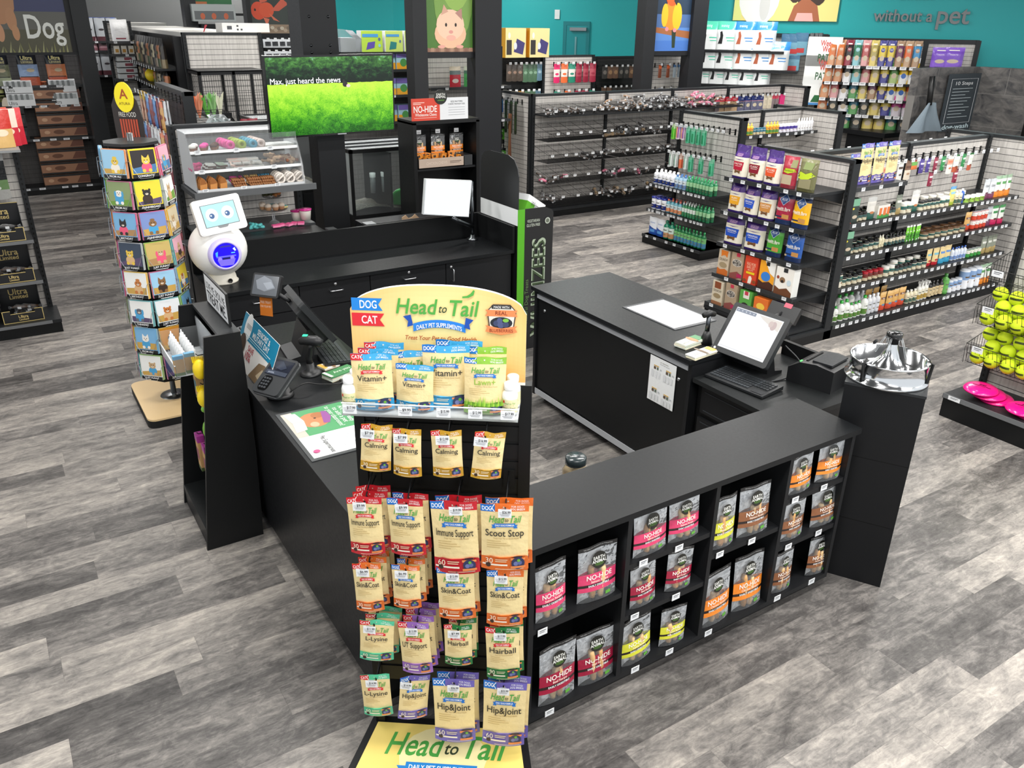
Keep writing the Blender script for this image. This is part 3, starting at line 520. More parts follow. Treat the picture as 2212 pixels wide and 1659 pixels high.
# pouches standing on the acrylic shelf
for q, (x, w, h, ti, an, ac, cnt, lb, y, rz, ry) in enumerate([
    (-.217, .146, .21, 'Vitamin+', 'CAT', BLU, '60', 'front blue cat vitamin pouch standing left on the clear shelf', -.15, .06, -.02), (-.205, .146, .21, 'Vitamin+', 'CAT', BLU, '60', 'middle blue cat vitamin pouch standing left on the clear shelf', -.1, .02, -.01), (-.198, .146, .215, 'Vitamin+', 'CAT', BLU, '60', 'rearmost blue cat vitamin pouch standing left on the clear shelf', -.05, .02, .01),
    (-.072, .138, .17, 'Vitamin+', 'DOG', BLU, '30', 'short blue dog vitamin pouch in front on the clear shelf', -.14, -.04, .02), (-.07, .138, .2, 'Vitamin+', 'DOG', BLU, '30', 'tilted blue dog vitamin pouch behind the short one on clear shelf', -.08, .1, -.1),
    (.04, .17, .235, 'Vitamin+', 'DOG', BLU, '60', 'tall blue dog vitamin pouch beside the green lawn pouch', -.11, .06, 0), (.08, .17, .235, 'Vitamin+', 'DOG', BLU, '60', 'second tall blue dog vitamin pouch behind the front tall one', -.06, .0, 0),
    (.182, .15, .21, 'Lawn+', 'DOG', GRN, '60', 'front green pouch with grass picture on the clear shelf', -.145, .04, .01), (.18, .15, .225, 'Lawn+', 'DOG', GRN, '60', 'rear green pouch behind another on the clear shelf', -.085, .04, 0)]):
    dput(h2t_mesh(w, h, ti, an, ac, cnt, 'stand', tcol='8ab23a' if ti == 'Lawn+' else '2c2a26', grass=ti == 'Lawn+'), x, y, 1.708, lb, 'supplement pouches on the clear shelf', rz, ry, rx=-.06)
bt = MB(); bt.lathe([(0, 0), (.026, 0), (.0285, .004), (.0285, .075), (.025, .086), (.019, .093), (.019, .1)], 20, 'gloss', 'f2f2ee'); bt.lathe([(.0288, .012), (.0288, .064)], 20, 'satin', 'e6dfae', a0=-PI*.95, a1=-.05)
art(bt, lambda x, z, off: ((.0288+off)*math.sin(x/.0288), -(.0288+off)*math.cos(x/.0288), z), .06, .1, [('t', 'Head to Tail', 0, .5, .07, H2G, {'w': .7, 'sh': .2}), ('r', -.25, .4, .25, .43, 'd4262f'), ('t', 'Digestive Support', 0, .32, .07, '3a3a33', {'w': .8}), ('r', -.42, .5, -.3, .6, 'd4262f')], off=.0003)
btm = bt.mesh('supplement_bottle'); cp = MB(); cp.lathe([(.021, .097), (.022, .099), (.022, .118), (.019, .121), (0, .121)], 22, 'gloss', 'fafafa'); cpm = cp.mesh('cap')
for x, y, lb in ((-.308, -.14, 'white supplement bottle at the front left end of the clear shelf'), (-.298, -.075, 'white supplement bottle behind another at left end of clear shelf'), (.272, -.14, 'white supplement bottle at the front right end of the clear shelf'), (.278, -.075, 'white supplement bottle behind another at right end of clear shelf')):
    o = dput(btm, x, y, 1.707, lb, 'white bottles on the clear shelf', name='supplement_bottle', cat='bottle'); link('cap', cpm, o)
# ================================================================ clear chew bags in the front counter
random.seed(11)
def chew_mesh(w, h, band, rec, n, seed):
    rnd = random.Random(seed); b = MB(); T = .045; S = pouchS(w, h, T, 'stand', seed); us = lin(-.5, .5, 8)
    dk = tuple(v*.75 for v in srgb(band))
    for side, fl in ((-1, False), (1, True)):
        for v0, v1, c, mt in ((0, .2, 'ffffff', 'film'), (.2, .28, band, 'foil'), (.28, .33, '2a1d1a', 'foil'), (.33, .52, band, 'foil'), (.52, .93, 'ffffff', 'film'), (.93, 1, '1b1b1c', 'foil')):
            n_ = max(1, int((v1-v0)/.06)); b.surf(lambda u, v: S(u*w, v*h, 0, side), us, lin(v0, v1, n_), c, mt, flip=fl)
    it = [('t', 'THE HEALTHY RAWHIDE ALTERNATIVE', 0, .965, .022, 'c8c8c8', {'w': .8}), ('e', .02, .73, .2, .2, '15160f', 'gloss'), ('e', .02, .665, .12, .045, '3c5a24'), ('t', 'EARTH', .02, .775, .055, 'f4f4ee', {'w': .3, 'b': .01}), ('t', 'ANIMAL', .02, .715, .055, 'f4f4ee', {'w': .38, 'b': .01}),
          ('t', 'NO-HIDE', .02, .455, .085, 'fbf3ea', {'w': .72, 'b': .012}), ('t', rec, .02, .375, .04, 'ffe9d8', {'w': .8, 'b': .01}), ('t', 'EASILY DIGESTIBLE', .0, .305, .034, 'ffffff', {'w': .8, 'b': .02}), ('r', .17, .08, .31, .14, '5aa03a')]
    art(b, S, w, h, it, off=.001)
    return b.mesh('chew_bag')
def stick_mesh(L, r, seed):
    rnd = random.Random(seed); b = MB(); N = 9; b.tube([(rnd.uniform(-1, 1)*r*.15, rnd.uniform(-1, 1)*r*.1, L*i/N) for i in range(N+1)], [r*(.8 if i in (0, N) else rnd.uniform(.86, 1.08)) for i in range(N+1)], 9, 'matte', ['d9b07c', 'cf9f68', 'e2c08e'][seed % 3])
    return b.mesh('chew_stick')
PK, CR, YL, BR, OG = 'd8406c', 'a01c3c', 'd6d63c', '8a5838', 'ee8a2c'
NH = [(1, 'upper', (65, 230, 705, 1045), .6, PK, 'Salmon Recipe'), (1, 'upper', (285, 480, 630, 950), .6, PK, 'Salmon Recipe'), (1, 'lower', (75, 275, 1175, 1485), .1, CR, 'Beef Recipe'), (1, 'lower', (285, 480, 1095, 1380), .1, CR, 'Beef Recipe'),
      (2, 'top', (565, 745, 480, 715), .74, PK, 'Salmon Recipe'), (2, 'top', (755, 905, 410, 640), .74, PK, 'Salmon Recipe'), (2, 'middle', (550, 685, 755, 1000), .445, CR, 'Beef Recipe'), (2, 'middle', (735, 860, 690, 895), .445, CR, 'Beef Recipe'), (2, 'bottom', (510, 660, 1035, 1280), .1, YL, 'Peanut Butter'), (2, 'bottom', (705, 825, 985, 1185), .1, YL, 'Peanut Butter'),
      (3, 'upper', (975, 1095, 375, 670), .592, YL, 'Peanut Butter'), (3, 'upper', (1100, 1280, 330, 600), .592, BR, 'Venison Recipe'), (3, 'lower', (920, 1065, 800, 1080), .1, OG, 'Chicken Recipe'), (3, 'lower', (1090, 1225, 715, 980), .1, OG, 'Chicken Recipe'),
      (4, 'top', (1370, 1485, 200, 400), .742, OG, 'Chicken Recipe'), (4, 'top', (1510, 1630, 135, 335), .742, OG, 'Chicken Recipe'), (4, 'middle', (1320, 1440, 440, 650), .446, BR, 'Venison Recipe'), (4, 'middle', (1465, 1635, 370, 560), .446, BR, 'Venison Recipe'), (4, 'bottom', (1285, 1380, 700, 890), .1, BR, 'Venison Recipe'), (4, 'bottom', (1460, 1555, 625, 825), .1, BR, 'Venison Recipe')]
CN = {PK: 'pink', CR: 'crimson', YL: 'yellow', BR: 'brown', OG: 'orange'}
for i, (bay, lev, (xa, xb, ya, yb), z, band, rec) in enumerate(NH):
    f_ = .42197; x0, x1, yt, yb2 = 1130+xa*f_, 1130+xb*f_, 900+ya*f_, 900+yb*f_; yy = 2.3
    p = PY((x0+x1)/2, yb2, 2.31); pt = PY((x0+x1)/2+.02*(yt-yb2)*-1, yt, 2.34); w_ = (PY(x1, (yt+yb2)/2, yy)-PY(x0, (yt+yb2)/2, yy)).length; h_ = min(PY((x0+x1)/2, yt, yy).z-z, .39 if z < .5 and bay % 2 else .285); w_ = min(w_*.88, .21)
    xx = PY((x0+x1)/2, (yt+yb2)/2, yy).x
    rz = -.06 if i % 2 else .04
    o = link('chew_bag', chew_mesh(w_, h_, band, rec, 3, i), None, (xx, yy, z+.002), rz, f'{CN[band]}-banded clear bag of chews, {"left" if i % 2 == 0 else "right"} on {lev} shelf of {ORD[bay-1]} counter bay', 'bag', 'clear bags of chews in the front counter'); o.rotation_euler = (-.05, random.uniform(-.06, .06), rz)
    n_ = 2 if w_ > .14 else 3; L = h_*.6; rr_ = min(.017, w_*.11)
    for k in range(n_): link('chew_stick', stick_mesh(L*random.uniform(.85, 1.05), rr_, i+k), o, M=Matrix.Translation(((k-(n_-1)/2)*rr_*2.3, random.uniform(-.004, .004), .012)) @ Matrix.Rotation(random.uniform(-.08, .08), 4, 'Y'))
# ================================================================ till equipment
def Mx(loc, rz=0, rx=0, ry=0): return Matrix.Translation(loc) @ Matrix.Rotation(rz, 4, 'Z') @ Matrix.Rotation(rx, 4, 'X') @ Matrix.Rotation(ry, 4, 'Y')
def rrect(w, h, r, n=5):
    P = []
    for cx_, cy, a0 in ((w/2-r, h/2-r, 0), (-w/2+r, h/2-r, PI/2), (-w/2+r, -h/2+r, PI), (w/2-r, -h/2+r, 1.5*PI)):
        for i in range(n+1): a = a0+PI/2*i/n; P.append((cx_+r*math.cos(a), cy+r*math.sin(a)))
    return P
def keyboard(loc, rz, lb, w=.44, d=.2, pad=False):
    r = thing('keyboard', lb, 'keyboard', loc, rz); b = MB(); b.prism([(-d/2, 0), (d/2, 0), (d/2, .026), (-d/2, .014)], -w/2, w/2, 'satin', '1d1f21', ax='x'); b.build('body', r)
    k = MB(); zf = lambda y: .015+.012*(y+d/2)/d
    for j in range(6):
        for i in range(19):
            x = -w/2+.02+i*(w-.04)/19; y = -d/2+.03+j*(d-.05)/6
            if pad and j < 2 and i > 13: continue
            k.box(x, y, zf(y), x+(w-.04)/19*.8, y+(d-.05)/6*.78, zf(y)+.006, 'satin', '2e3134' if (i*j) % 7 else '3a3e42')
    k.build('keys', r, kind='stuff')
    if pad: part('touchpad', r, (w*.28, -d/2+.015, .014, w*.46, -d/2+.065, .018), mat='satin', col='26282b')
    return r
keyboard((3.79, 3.2, .905), R90+.12, 'black till keyboard with touchpad below the lit till screen', .44, .22, True)
keyboard((1.64, 4.74, 1.002), PI/2-.1, 'dark grey keyboard on the left till counter', .42, .2)
def till(lb, loc, rz, on, w=.44, h=.34, tilt=-.62):
    """all-in-one till: screen faces local -y"""
    r = thing('till_terminal', lb, 'till', loc, rz)
    b = MB(); b.prism([(-.13, 0), (.13, 0), (.13, .02), (.05, .035), (.0, .2), (-.06, .2), (-.03, .03), (-.13, .02)], -.14, .14, 'satin', '1a1b1d', ax='x'); b.build('stand', r)
    M = Mx((0, -.06, .26), 0, tilt); b = MB(); P = rrect(w, h, .018); b.prism(P, -.02, .018, 'satin', '2a2c2e', M=M)
    b.prism(rrect(w*.86, h*.86, .03), .018, .06, 'satin', '1c1d1f', M=M)
    for q in range(9): b.box(-w*.36, .06, -h*.3+q*.018, w*.36, .063, -h*.3+q*.018+.008, 'satin', '121314', M=M)
    b.build('housing', r); b = MB(); b.box(-w*.42, -.0215, -h*.4, w*.42, -.02, h*.42, 'emit' if on else 'gloss', (.5, .505, .52) if on else '0d0e10', M=M)
    if on:
        SS = lambda x, z, off: tuple(M @ Vector((x, -.0215-off, z)))
        art(b, SS, w, h, [('r', -.41, .34, -.05, .405, (0.146, 0.167, 0.208), 'emit'), ('p', [(0, .4), (.41, .4), (.41, .2), (.25, .26), (.08, .34)], (0.426, 0.399, 0.368), 'emit'), ('e', .3, .28, .05, .07, (0.322, 0.257, 0.248), 'emit'), ('e', .25, .3, .04, .05, (0.361, 0.298, 0.279), 'emit'), ('r', -.4, -.365, .41, -.36, (0.279, 0.291, 0.318), 'emit')]+[('r', -.38+.07*i, .36, -.36+.07*i, .385, (0.361, 0.376, 0.407), 'emit') for i in range(5)])
    b.build('screen', r)
    if on: b = MB(); b.lathe([(0, .001), (.009, .001), (.009, 0)], 14, 'gloss', 'f0f0f0', M=M @ Matrix.Translation((-w*.45, -.021, -h*.45)) @ Matrix.Rotation(PI/2, 4, 'X')); b.build('logo_button', r)
    return r, M
r, M = till('black till with bright white touchscreen on the right till bay', (4.0, 3.32, .9), -PI/2+.08, True, .43, .35, -.6)
b = MB(); b.box(-.11, .07, .19, .11, .1, .3, 'satin', '1a1b1d', M=M @ Matrix.Translation((0.08, 0, -.02))); b.tube([tuple(M @ Vector((.05, .03, .15))), tuple(M @ Vector((.07, .08, .22)))], .015, 8, 'satin', '1a1b1d'); b.build('customer_display', r)
b = MB(); b.box(-.02, .068, .27, .035, .0695, .3, 'satin', 'e0566a', M=M @ Matrix.Translation((.09, 0, -.01))); b.build('sticker', r, label='small pink price sticker')
r, M = till('black left till terminal seen from behind, facing the drawers', (1.5, 4.87, 1.0), PI/2-.1, False, .42, .34, -.62)
# pole display + orange card
b = MB(); b.tube([(0, .06, .36), (.06, .12, .4), (.11, .155, .43)], .014, 8, 'satin', '1a1b1d'); b.build('display_arm', r)
M2 = Mx((.12, .17, .44), -2.33, -.5) ; b = MB(); b.prism(rrect(.2, .15, .012), -.012, .016, 'satin', '1b1c1e', M=M2); b.build('customer_display', r); b = MB(); b.box(-.088, -.014, -.063, .088, -.012, .063, 'gloss', '53585f', M=M2); art(b, lambda x, z, off: tuple(M2 @ Vector((x, -.014-off, z))), .18, .13, [('p', [(-.4, .2), (-.1, .45), (.2, .3), (.4, -.1), (0, -.3), (-.3, -.2)], '7d838c', 'gloss'), ('p', [(-.1, .1), (.2, .2), (.35, -.05), (.1, -.2)], '9299a3', 'gloss')]); b.build('display_glass', r)
b = MB(); M3 = Mx((.13, .185, .30), -2.33, -.1); b.box(-.045, -.003, -.06, .045, 0, .075, 'satin', 'e8842c', M=M3); art(b, lambda x, z, off: tuple(M3 @ Vector((x, -.003-off, z))), .09, .135, [('t', 'FREE TREAT', 0, .22, .12, 'fff3e0', {'w': .85}), ('t', 'FOR YOUR PET', 0, .02, .1, 'fff3e0', {'w': .85})]); b.build('orange_card', r, label='orange card hanging under the customer display')
# printers
def printer(loc, rz, lb, w=.17, d=.24, h=.15, col='1b1c1e'):
    r = thing('receipt_printer', lb, 'printer', loc, rz); b = MB(); b.prism([(-d/2, 0), (d/2, 0), (d/2, h*.9), (d*.1, h), (-d*.25, h*.92), (-d/2, h*.6)], -w/2, w/2, 'satin', col, ax='x'); b.build('body', r)
    part('paper_cover', r, (-w*.36, -d*.05, h*.97, w*.36, d*.38, h*1.05), col='26282b'); part('paper_slot', r, (-w*.34, -d*.2, h*.93, w*.34, -d*.16, h*.975), mat='matte', col='050505')
    MB().box(w*.3, -d*.32, h*.86, w*.38, -d*.29, h*.89, 'emit', (.1, 1, .15)).build('status_light', r); return r
printer((4.25, 2.98, .9), PI+.2, 'wide black printer right of the lit till screen', .3, .3, .16)
printer((1.2, 5.05, 1.0), -PI/2, 'grey receipt printer behind the blue discount sign', .15, .2, .17, '4a4c4e')
# scanner on stand
def scanner(loc, rz, lb, h=.2, lit=True):
    r = thing('barcode_scanner', lb, 'scanner', loc, rz); b = MB(); b.lathe([(0, 0), (.075, 0), (.078, .006), (.06, .016), (.03, .03), (.026, .07), (0, .07)], 24, 'satin', '1d1f21', sx=1, sy=.85); b.build('base', r)
    b = MB(); b.tube([(0, .0, .05), (0, .005, .1), (0, -.01, h-.03), (0, -.02, h)], [.022, .02, .019, .022], 12, 'satin', '151618'); b.build('handle', r)
    b = MB(); b.tube([(0, .05, h+.005), (0, .02, h+.018), (0, -.05, h+.016), (0, -.085, h)], [.02, .03, .034, .026], 14, 'satin', '1b1c1e'); b.build('head', r)
    if lit: MB().box(-.01, .0, h+.045, .012, .028, h+.051, 'emit', (.05, .9, .4)).build('status_light', r)
    return r
scanner((1.42, 4.52, 1.0), .9, 'black barcode scanner with green light standing on the left counter', .2)
r = thing('scanner_stand', 'black upright holder standing beside the lit till screen', 'stand', (3.86, 3.62, 1.02)); b = MB(); b.tube([(0, 0, .0), (0, 0, .06), (0, 0, .09)], [.045, .03, .02], 14, 'satin', '1a1b1d'); b.build('base', r); MB().tube([(0, 0, .07), (0, 0, .2)], .016, 12, 'metal', '5a5e62').build('pole', r)
b = MB(); b.tube([(.05, .0, .2), (0, 0, .215), (-.05, .0, .205)], [.018, .024, .018], 10, 'satin', '141516'); b.build('cradle', r)
# card terminal
r = thing('card_terminal', 'black card payment terminal with dark screen on swivel base', 'card terminal', (1.16, 4.3, 1.0), -1.05); MB().lathe([(0, 0), (.075, 0), (.078, .01), (.07, .025), (.06, .027), (.055, .05), (.03, .055), (0, .055)], 26, 'satin', '161718').build('base', r)
M = Mx((0, -.015, .12), 0, -1.0); b = MB(); b.prism(rrect(.19, .25, .02), -.018, .022, 'satin', '303234', M=M); b.prism(rrect(.196, .256, .022), .004, .01, 'metal', 'c8cacc', M=M); b.build('housing', r)
b = MB(); b.box(-.078, -.02, -.0, .078, -.018, .108, 'gloss', '202430', M=M); SS = lambda x, z, off: tuple(M @ Vector((x, -.02-off, z))); art(b, SS, 1, 1, [('r', -.075, .004, .075, .03, '3f4552', 'gloss'), ('t', 'point.', -.035, .017, .014, 'aab2c0', {'w': .06}), ('p', [(-.05, .09), (.0, .1), (.05, .06), (.02, .04), (-.04, .05)], '343a48', 'gloss')]); b.build('screen', r)
b = MB(); b.prism([(x*.07-.03, z*.1-.06) for x, z in rrect(1, 1, .3)], -.0205, -.018, 'gloss', '0a0a0b', M=M)
for i in range(4):
    for j in range(3): b.box(-.055+j*.018, -.024, -.095+i*.02, -.043+j*.018, -.0205, -.083+i*.02, 'satin', '3c3f43', M=M)
b.build('keypad', r)
b = MB(); b.tube(smooth([(.06, .02, .03), (.1, .1, .06), (.12, .2, .02), (.2, .3, .006), (.1, .38, .006)]), .004, 6, 'satin', '0c0c0d'); b.build('cable', r)
# till cables
b = MB(); b.tube(smooth([(4.12, 3.18, 1.1), (4.17, 3.08, 1.0), (4.1, 3.1, .915), (3.95, 3.12, .907)]), .005, 8, 'satin', '2a2c2e'); o = b.build('cable'); o['label'] = 'black cable looping under the right edge of the lit till'; o['category'] = 'cable'
# desk mats and papers
def sheet(name, lb, cat, c4, th, items, base='f4f5f6', mat='satin', rim=None):
    """flat sheet from its four corners (near-left, near-right, far-right, far-left)"""
    A, B_, C_, D_ = [Vector(p) for p in c4]; C_ = B_+D_-A; N_ = (B_-A).cross(D_-A).normalized(); w = (B_-A).length; h = (D_-A).length
    S = lambda x, z, off: tuple(A.lerp(B_, x/w+.5).lerp(D_.lerp(C_, x/w+.5), z/h)+N_*(th+off))
    b = MB(); P = [A, B_, C_, D_]; b.add(P+[p+N_*th for p in P], [(3, 2, 1, 0), (4, 5, 6, 7), (0, 1, 5, 4), (1, 2, 6, 5), (2, 3, 7, 6), (3, 0, 4, 7)], mat, rim or base)
    if rim: b.add([S(x*w, z*h, .0004) for x, z in ((-.46, .05), (.46, .05), (.46, .95), (-.46, .95))], [(0, 1, 2, 3)], mat, base)
    art(b, S, w, h, items, off=.0007, mat=mat); o = b.build(name); o['label'] = lb; o['category'] = cat; return o
z_ = 1.0
sheet('desk_mat', 'counter mat with orange guinea pig and green panel on left counter', 'mat', [(1.055, 4.06, z_), (1.05, 3.46, z_), (1.44, 3.46, z_), (1.445, 4.06, z_)], .004,
      [('r', -.46, .05, .06, .95, '4b9460'), ('r', -.46, .05, .06, .2, 'b9b4a8'), ('e', -.22, .42, .15, .14, 'b87a50'), ('e', -.3, .5, .06, .06, 'a2683f'), ('e', -.25, .44, .012, .012, '20140e'), ('e', -.13, .38, .05, .04, 'd8a888'), ('p', [(-.36, .58), (-.12, .5), (-.1, .58), (-.22, .66), (-.34, .65)], '8a4a8c'), ('p', [(-.44, .08), (-.24, .12), (-.24, .28), (-.42, .24)], 'f1efe8'), ('p', [(-.24, .12), (-.04, .08), (-.06, .24), (-.24, .28)], 'e4e0d6'), ('r', -.245, .12, -.235, .28, 'b0aca0'),
       ('t', 'Are you ready', -.2, .88, .075, 'e8f4e8', {'w': .36}), ('t', 'to add a pet', -.2, .79, .075, 'e8f4e8', {'w': .34}), ('t', 'to your classroom?', -.2, .7, .075, 'e8f4e8', {'w': .44}), ('r', .1, .88, .38, .9, '9cc8c4'), ('r', .1, .84, .34, .86, '9cc8c4'), ('t', 'Pet Supermarket', .28, .34, .07, '3a3a3a', {'w': .32, 'b': .012}), ('e', .36, .14, .03, .03, 'b8487a')]+[('r', .12, .72-.05*i, .42, .735-.05*i, 'c4c8cc') for i in range(6)], 'eef0f1', rim='3a3d3f')
sheet('desk_mat', 'white printed counter mat with grey border on the island cabinet', 'mat', [(3.85, 3.91, 1.02), (4.25, 3.91, 1.02), (4.25, 4.48, 1.02), (3.85, 4.49, 1.02)], .005, [('t', 'WELCOME', .0, .58, .07, 'd4d6d9', {'w': .6}), ('t', 'STATEMENTS', 0, .34, .06, 'd0d2d5', {'w': .7})]+[('r', -.35, .48-.035*i, .35, .485-.035*i, 'd8dadd') for i in range(4)]+[('e', -.1, .8, .2, .1, 'dcdee1')], 'f1f3f5', rim='4a4c4f')
PH = [('t', 'pet supermarket', .05, .93, .025, '6a5a30', {'w': .5}), ('t', 'Flea & Tick Protection', .08, .885, .022, '55585c', {'w': .62})]
for cx_, cz in ((-.23, .8), (.24, .8), (-.23, .3), (.24, .27)): PH += [('r', max(-.45, cx_-.1), cz, cx_+.09, cz+.02, 'd8a93a'), ('r', cx_-.1, cz-.07, cx_-.02, cz-.01, '5c4a3a'), ('r', cx_+.02, cz-.07, cx_+.08, cz-.01, '5c6a5a'), ('e', cx_+.17, cz-.04, .035, .022, 'b8bcc0'), ('r', max(-.45, cx_-.18), cz-.25, cx_-.08, cz-.1, 'dadcde'), ('r', cx_-.02, cz-.25, cx_+.04, cz-.1, 'e0e2e4'), ('r', cx_+.1, cz-.24, cx_+.16, cz-.1, 'e0e2e4')]
sheet('notice', 'white flea and tick price sheet taped to the island cabinet', 'notice', [(3.578, 3.842, .592), (3.578, 3.584, .592), (3.578, 3.584, .922), (3.578, 3.842, .922)], .001, PH, 'eef0f0')
def cardstack(lb, cx_, cy, z, rz, w, d, h, col, items, n=1):
    b = MB(); rnd = random.Random(int(cx_*1000))
    for k in range(n):
        M = Matrix.Translation((rnd.uniform(-.004, .004), rnd.uniform(-.004, .004), h*k/n)) @ Matrix.Rotation(rnd.uniform(-.03, .03), 4, 'Z'); b.box(-w/2, -d/2, 0, w/2, d/2, h/n*.85, 'satin', ['e6dcc0', 'd9e4d6', 'f0ece0'][k % 3] if k < n-1 else col, M=M)
    art(b, lambda x, zz, off: (x, zz-d/2, h+off), w, d, items); return link('card_stack', b.mesh('card_stack'), None, (cx_, cy, z), rz, lb, 'cards')
p = PZ(1490, 742, 1.03); cardstack('thick stack of cream and green discount cards on cabinet corner', p.x, p.y, 1.021, .15, .21, .09, .034, 'dfe6d2', [('e', .1, .5, .1, .25, 'c98258'), ('r', .2, .05, .5, .95, '4d8a5a'), ('r', -.45, .3, -.1, .36, '8a8a80')], 7)
p = PZ(1515, 764, 1.03); cardstack('stack of white cards with orange edge beside the till screen', p.x, p.y, 1.021, .1, .22, .08, .022, 'f2f0ea', [('r', .3, .05, .5, .95, 'e0b45a'), ('e', .05, .6, .06, .3, '7a6a5a'), ('r', -.4, .3, -.1, .36, '8a8a80'), ('r', -.4, .5, -.1, .56, '8a8a80')], 4)
p = PZ(722, 788, 1.0); cardstack('white and orange coupon cards lying by the left keyboard', p.x, p.y, 1.001, .25, .2, .09, .012, 'f2f0ea', [('r', -.5, .05, -.36, .95, 'e0b45a'), ('e', -.15, .5, .08, .3, '8a6a4a'), ('r', .05, .3, .4, .36, '8a8a80')], 2)
p = PZ(735, 812, 1.0); cardstack('stack of green cards lying behind the yellow header card', p.x, p.y, 1.001, .3, .2, .1, .035, '3f7d4c', [('r', -.5, .05, -.4, .95, 'e8e4d8'), ('t', 'Are you', .05, .5, .3, 'dcecd8', {'w': .6})], 6)
# discount sign
A = PX(533, 673, 1.2); B_ = PX(604, 734, 1.2); dn = Vector((-.12, .0, -.30)); A.z = max(A.z, 1.29); A2 = A+dn; B2 = B_+dn; A2.z = B2.z = 1.0
sheet('discount_sign', 'blue and white seniors and military discount sign leaning on left counter', 'sign', [tuple(A2), tuple(B2), tuple(B_), tuple(A)], .003,
      [('r', -.5, .55, .5, 1, '1d86ab'), ('e', -.32, .78, .1, .13, 'f2f4f4')]+[('r', -.37, .76+.025*i, -.23, .768+.025*i, '2b2d30') for i in range(4)]+[
       ('t', "SENIORS' &", .12, .87, .11, 'f4f6f6', {'w': .56, 'b': .02}), ('t', 'MILITARY DAY', .08, .735, .11, 'f4f6f6', {'w': .68, 'b': .02}), ('r', -.38, .635, .4, .65, 'dcecef'), ('r', -.3, .595, .32, .605, 'bcdce6'),
       ('t', 'SAVE', -.1, .46, .11, 'a8243a', {'w': .4, 'b': .01}), ('t', '10%', -.13, .31, .16, 'a8243a', {'w': .42, 'b': .01}), ('p', [(.0, .02), (.18, .4), (.34, .46), (.48, .3), (.48, .02)], '8a7358'), ('p', [(.18, .15), (.3, .36), (.4, .3), (.4, .08)], 'c8b698'), ('e', -.36, .42, .09, .1, '4a3a30')], 'eceae6')
# monitor on arm
p0, p1, p2, p3 = [PY(x, y, 6.72) for x, y in ((916, 462), (1012, 468), (1019, 392), (921, 388))]
r = thing('arm_monitor', 'white-lit monitor on a grey swing arm on the back counter', 'monitor', (3.89, 6.85, 1.02))
o_ = Vector((3.89, 6.85, 1.02)); q = [p-o_ for p in (p0, p1, p2, p3)]; b = MB(); b.add([tuple(v) for v in q], [(0, 1, 2, 3)], 'emit', (.5, .52, .53)); b.build('screen', r, label='blank bright white screen')
g_ = [v+Vector((sx*.006, .004, sz*.006)) for v, sx, sz in zip(q, (-1, 1, 1, -1), (-1, -1, 1, 1))]; b = MB(); bk = [v+Vector((0, .035, 0)) for v in g_]
b.add([tuple(v) for v in g_+bk], [(0, 1, 2, 3), (7, 6, 5, 4), (0, 4, 5, 1), (1, 5, 6, 2), (2, 6, 7, 3), (3, 7, 4, 0)], 'satin', 'c8ccce'); b.build('housing', r)
b = MB(); b.lathe([(0, 0), (.055, 0), (.055, .012), (.03, .02), (.022, .05), (.018, .05)], 20, 'metal', '7b7f83'); b.tube([(0, 0, .04), (0, 0, .56)], .015, 12, 'metal', '6d7175'); b.build('pole', r)
b = MB(); b.tube([(0, 0, .13), (-.07, -.03, .16), (-.2, -.06, .22), (-.28, -.07, .27)], [.022, .018, .02, .02], 10, 'metal', '6d7175'); b.tube([(-.28, -.07, .26), (-.28, -.09, .34)], .02, 10, 'metal', '6d7175'); b.build('arm', r)
# robot
RX, RY, RZ0 = 1.435, 6.66, 1.02; r = thing('kiosk_robot', 'round white robot with tablet face and glowing blue belly on back counter', 'robot', (RX, RY, RZ0), .12)
MB().lathe([(0, 0), (.125, 0), (.128, .01), (.115, .02), (.11, .055), (.1, .08)], 32, 'satin', 'd9d4c6').build('base', r)
MB().lathe([(.018, .004), (.02, 0), (0, 0)], 14, 'satin', '15130f', M=Matrix.Translation((.02, -.125, .028)) @ Matrix.Rotation(PI/2, 4, 'X')).build('cable_socket', r)
b = MB(); b.sphere((0, 0, .275), .225, 40, 'satin', 'efeeea', sz=(1, 1, .98)); b.build('body', r)
Mb = Matrix.Translation((.0, 0, .275)) @ Matrix.Rotation(-.1, 4, 'Z') @ Matrix.Rotation(PI/2+.04, 4, 'X')
b = MB(); b.lathe([(.13, .182), (.124, .214), (.11, .228), (.102, .228), (.098, .222), (.096, .2)], 40, 'satin', 'cdc4f4', M=Mb); b.build('belly_ring', r, label='lavender ring around the window')
b = MB(); b.lathe([(0, .2275), (.098, .2265)], 40, 'emit', (.012, .004, .55), M=Mb); BS = lambda x, z, off: tuple(Mb @ Vector((x, z, .2285+off)))
art(b, BS, 1, 1, [('r', -.075, -.012, .075, 0, (.1, .1, .75), 'emit'), ('e', -.05, -.025, .016, .018, (.2, .15, .7), 'emit'), ('e', .045, -.022, .016, .018, (.2, .15, .7), 'emit'), ('p', [(-.07, -.03), (.07, -.03), (.05, -.08), (-.05, -.08)], (.13, .1, .5), 'emit'), ('r', -.03, -.03, .03, -.014, (.01, .01, .08), 'emit'), ('p', [(.055, .05), (.07, .06), (.08, .035), (.07, .03)], (.6, .9, 1.2), 'emit'), ('r', .04, .015, .07, .022, (.1, .5, 1.2), 'emit'), ('p', [(-.08, .03), (-.06, .04), (-.065, .0), (-.078, -.0)], (.05, .3, 1.0), 'emit'), ('p', [(-.03, .08), (.04, .08), (.05, .068), (-.045, .068)], (.03, .03, .2), 'emit')], off=.0006); b.build('belly_window', r, label='glowing blue round window')
MB().tube([(.0, -.06, .47), (.0, -.1, .52)], .03, 14, 'satin', '2a7fc4').build('neck', r)
Mh = Matrix.Translation((.0, -.13, .565)) @ Matrix.Rotation(-.04, 4, 'Z') @ Matrix.Rotation(-.3, 4, 'X') @ Matrix.Rotation(-.09, 4, 'Y')
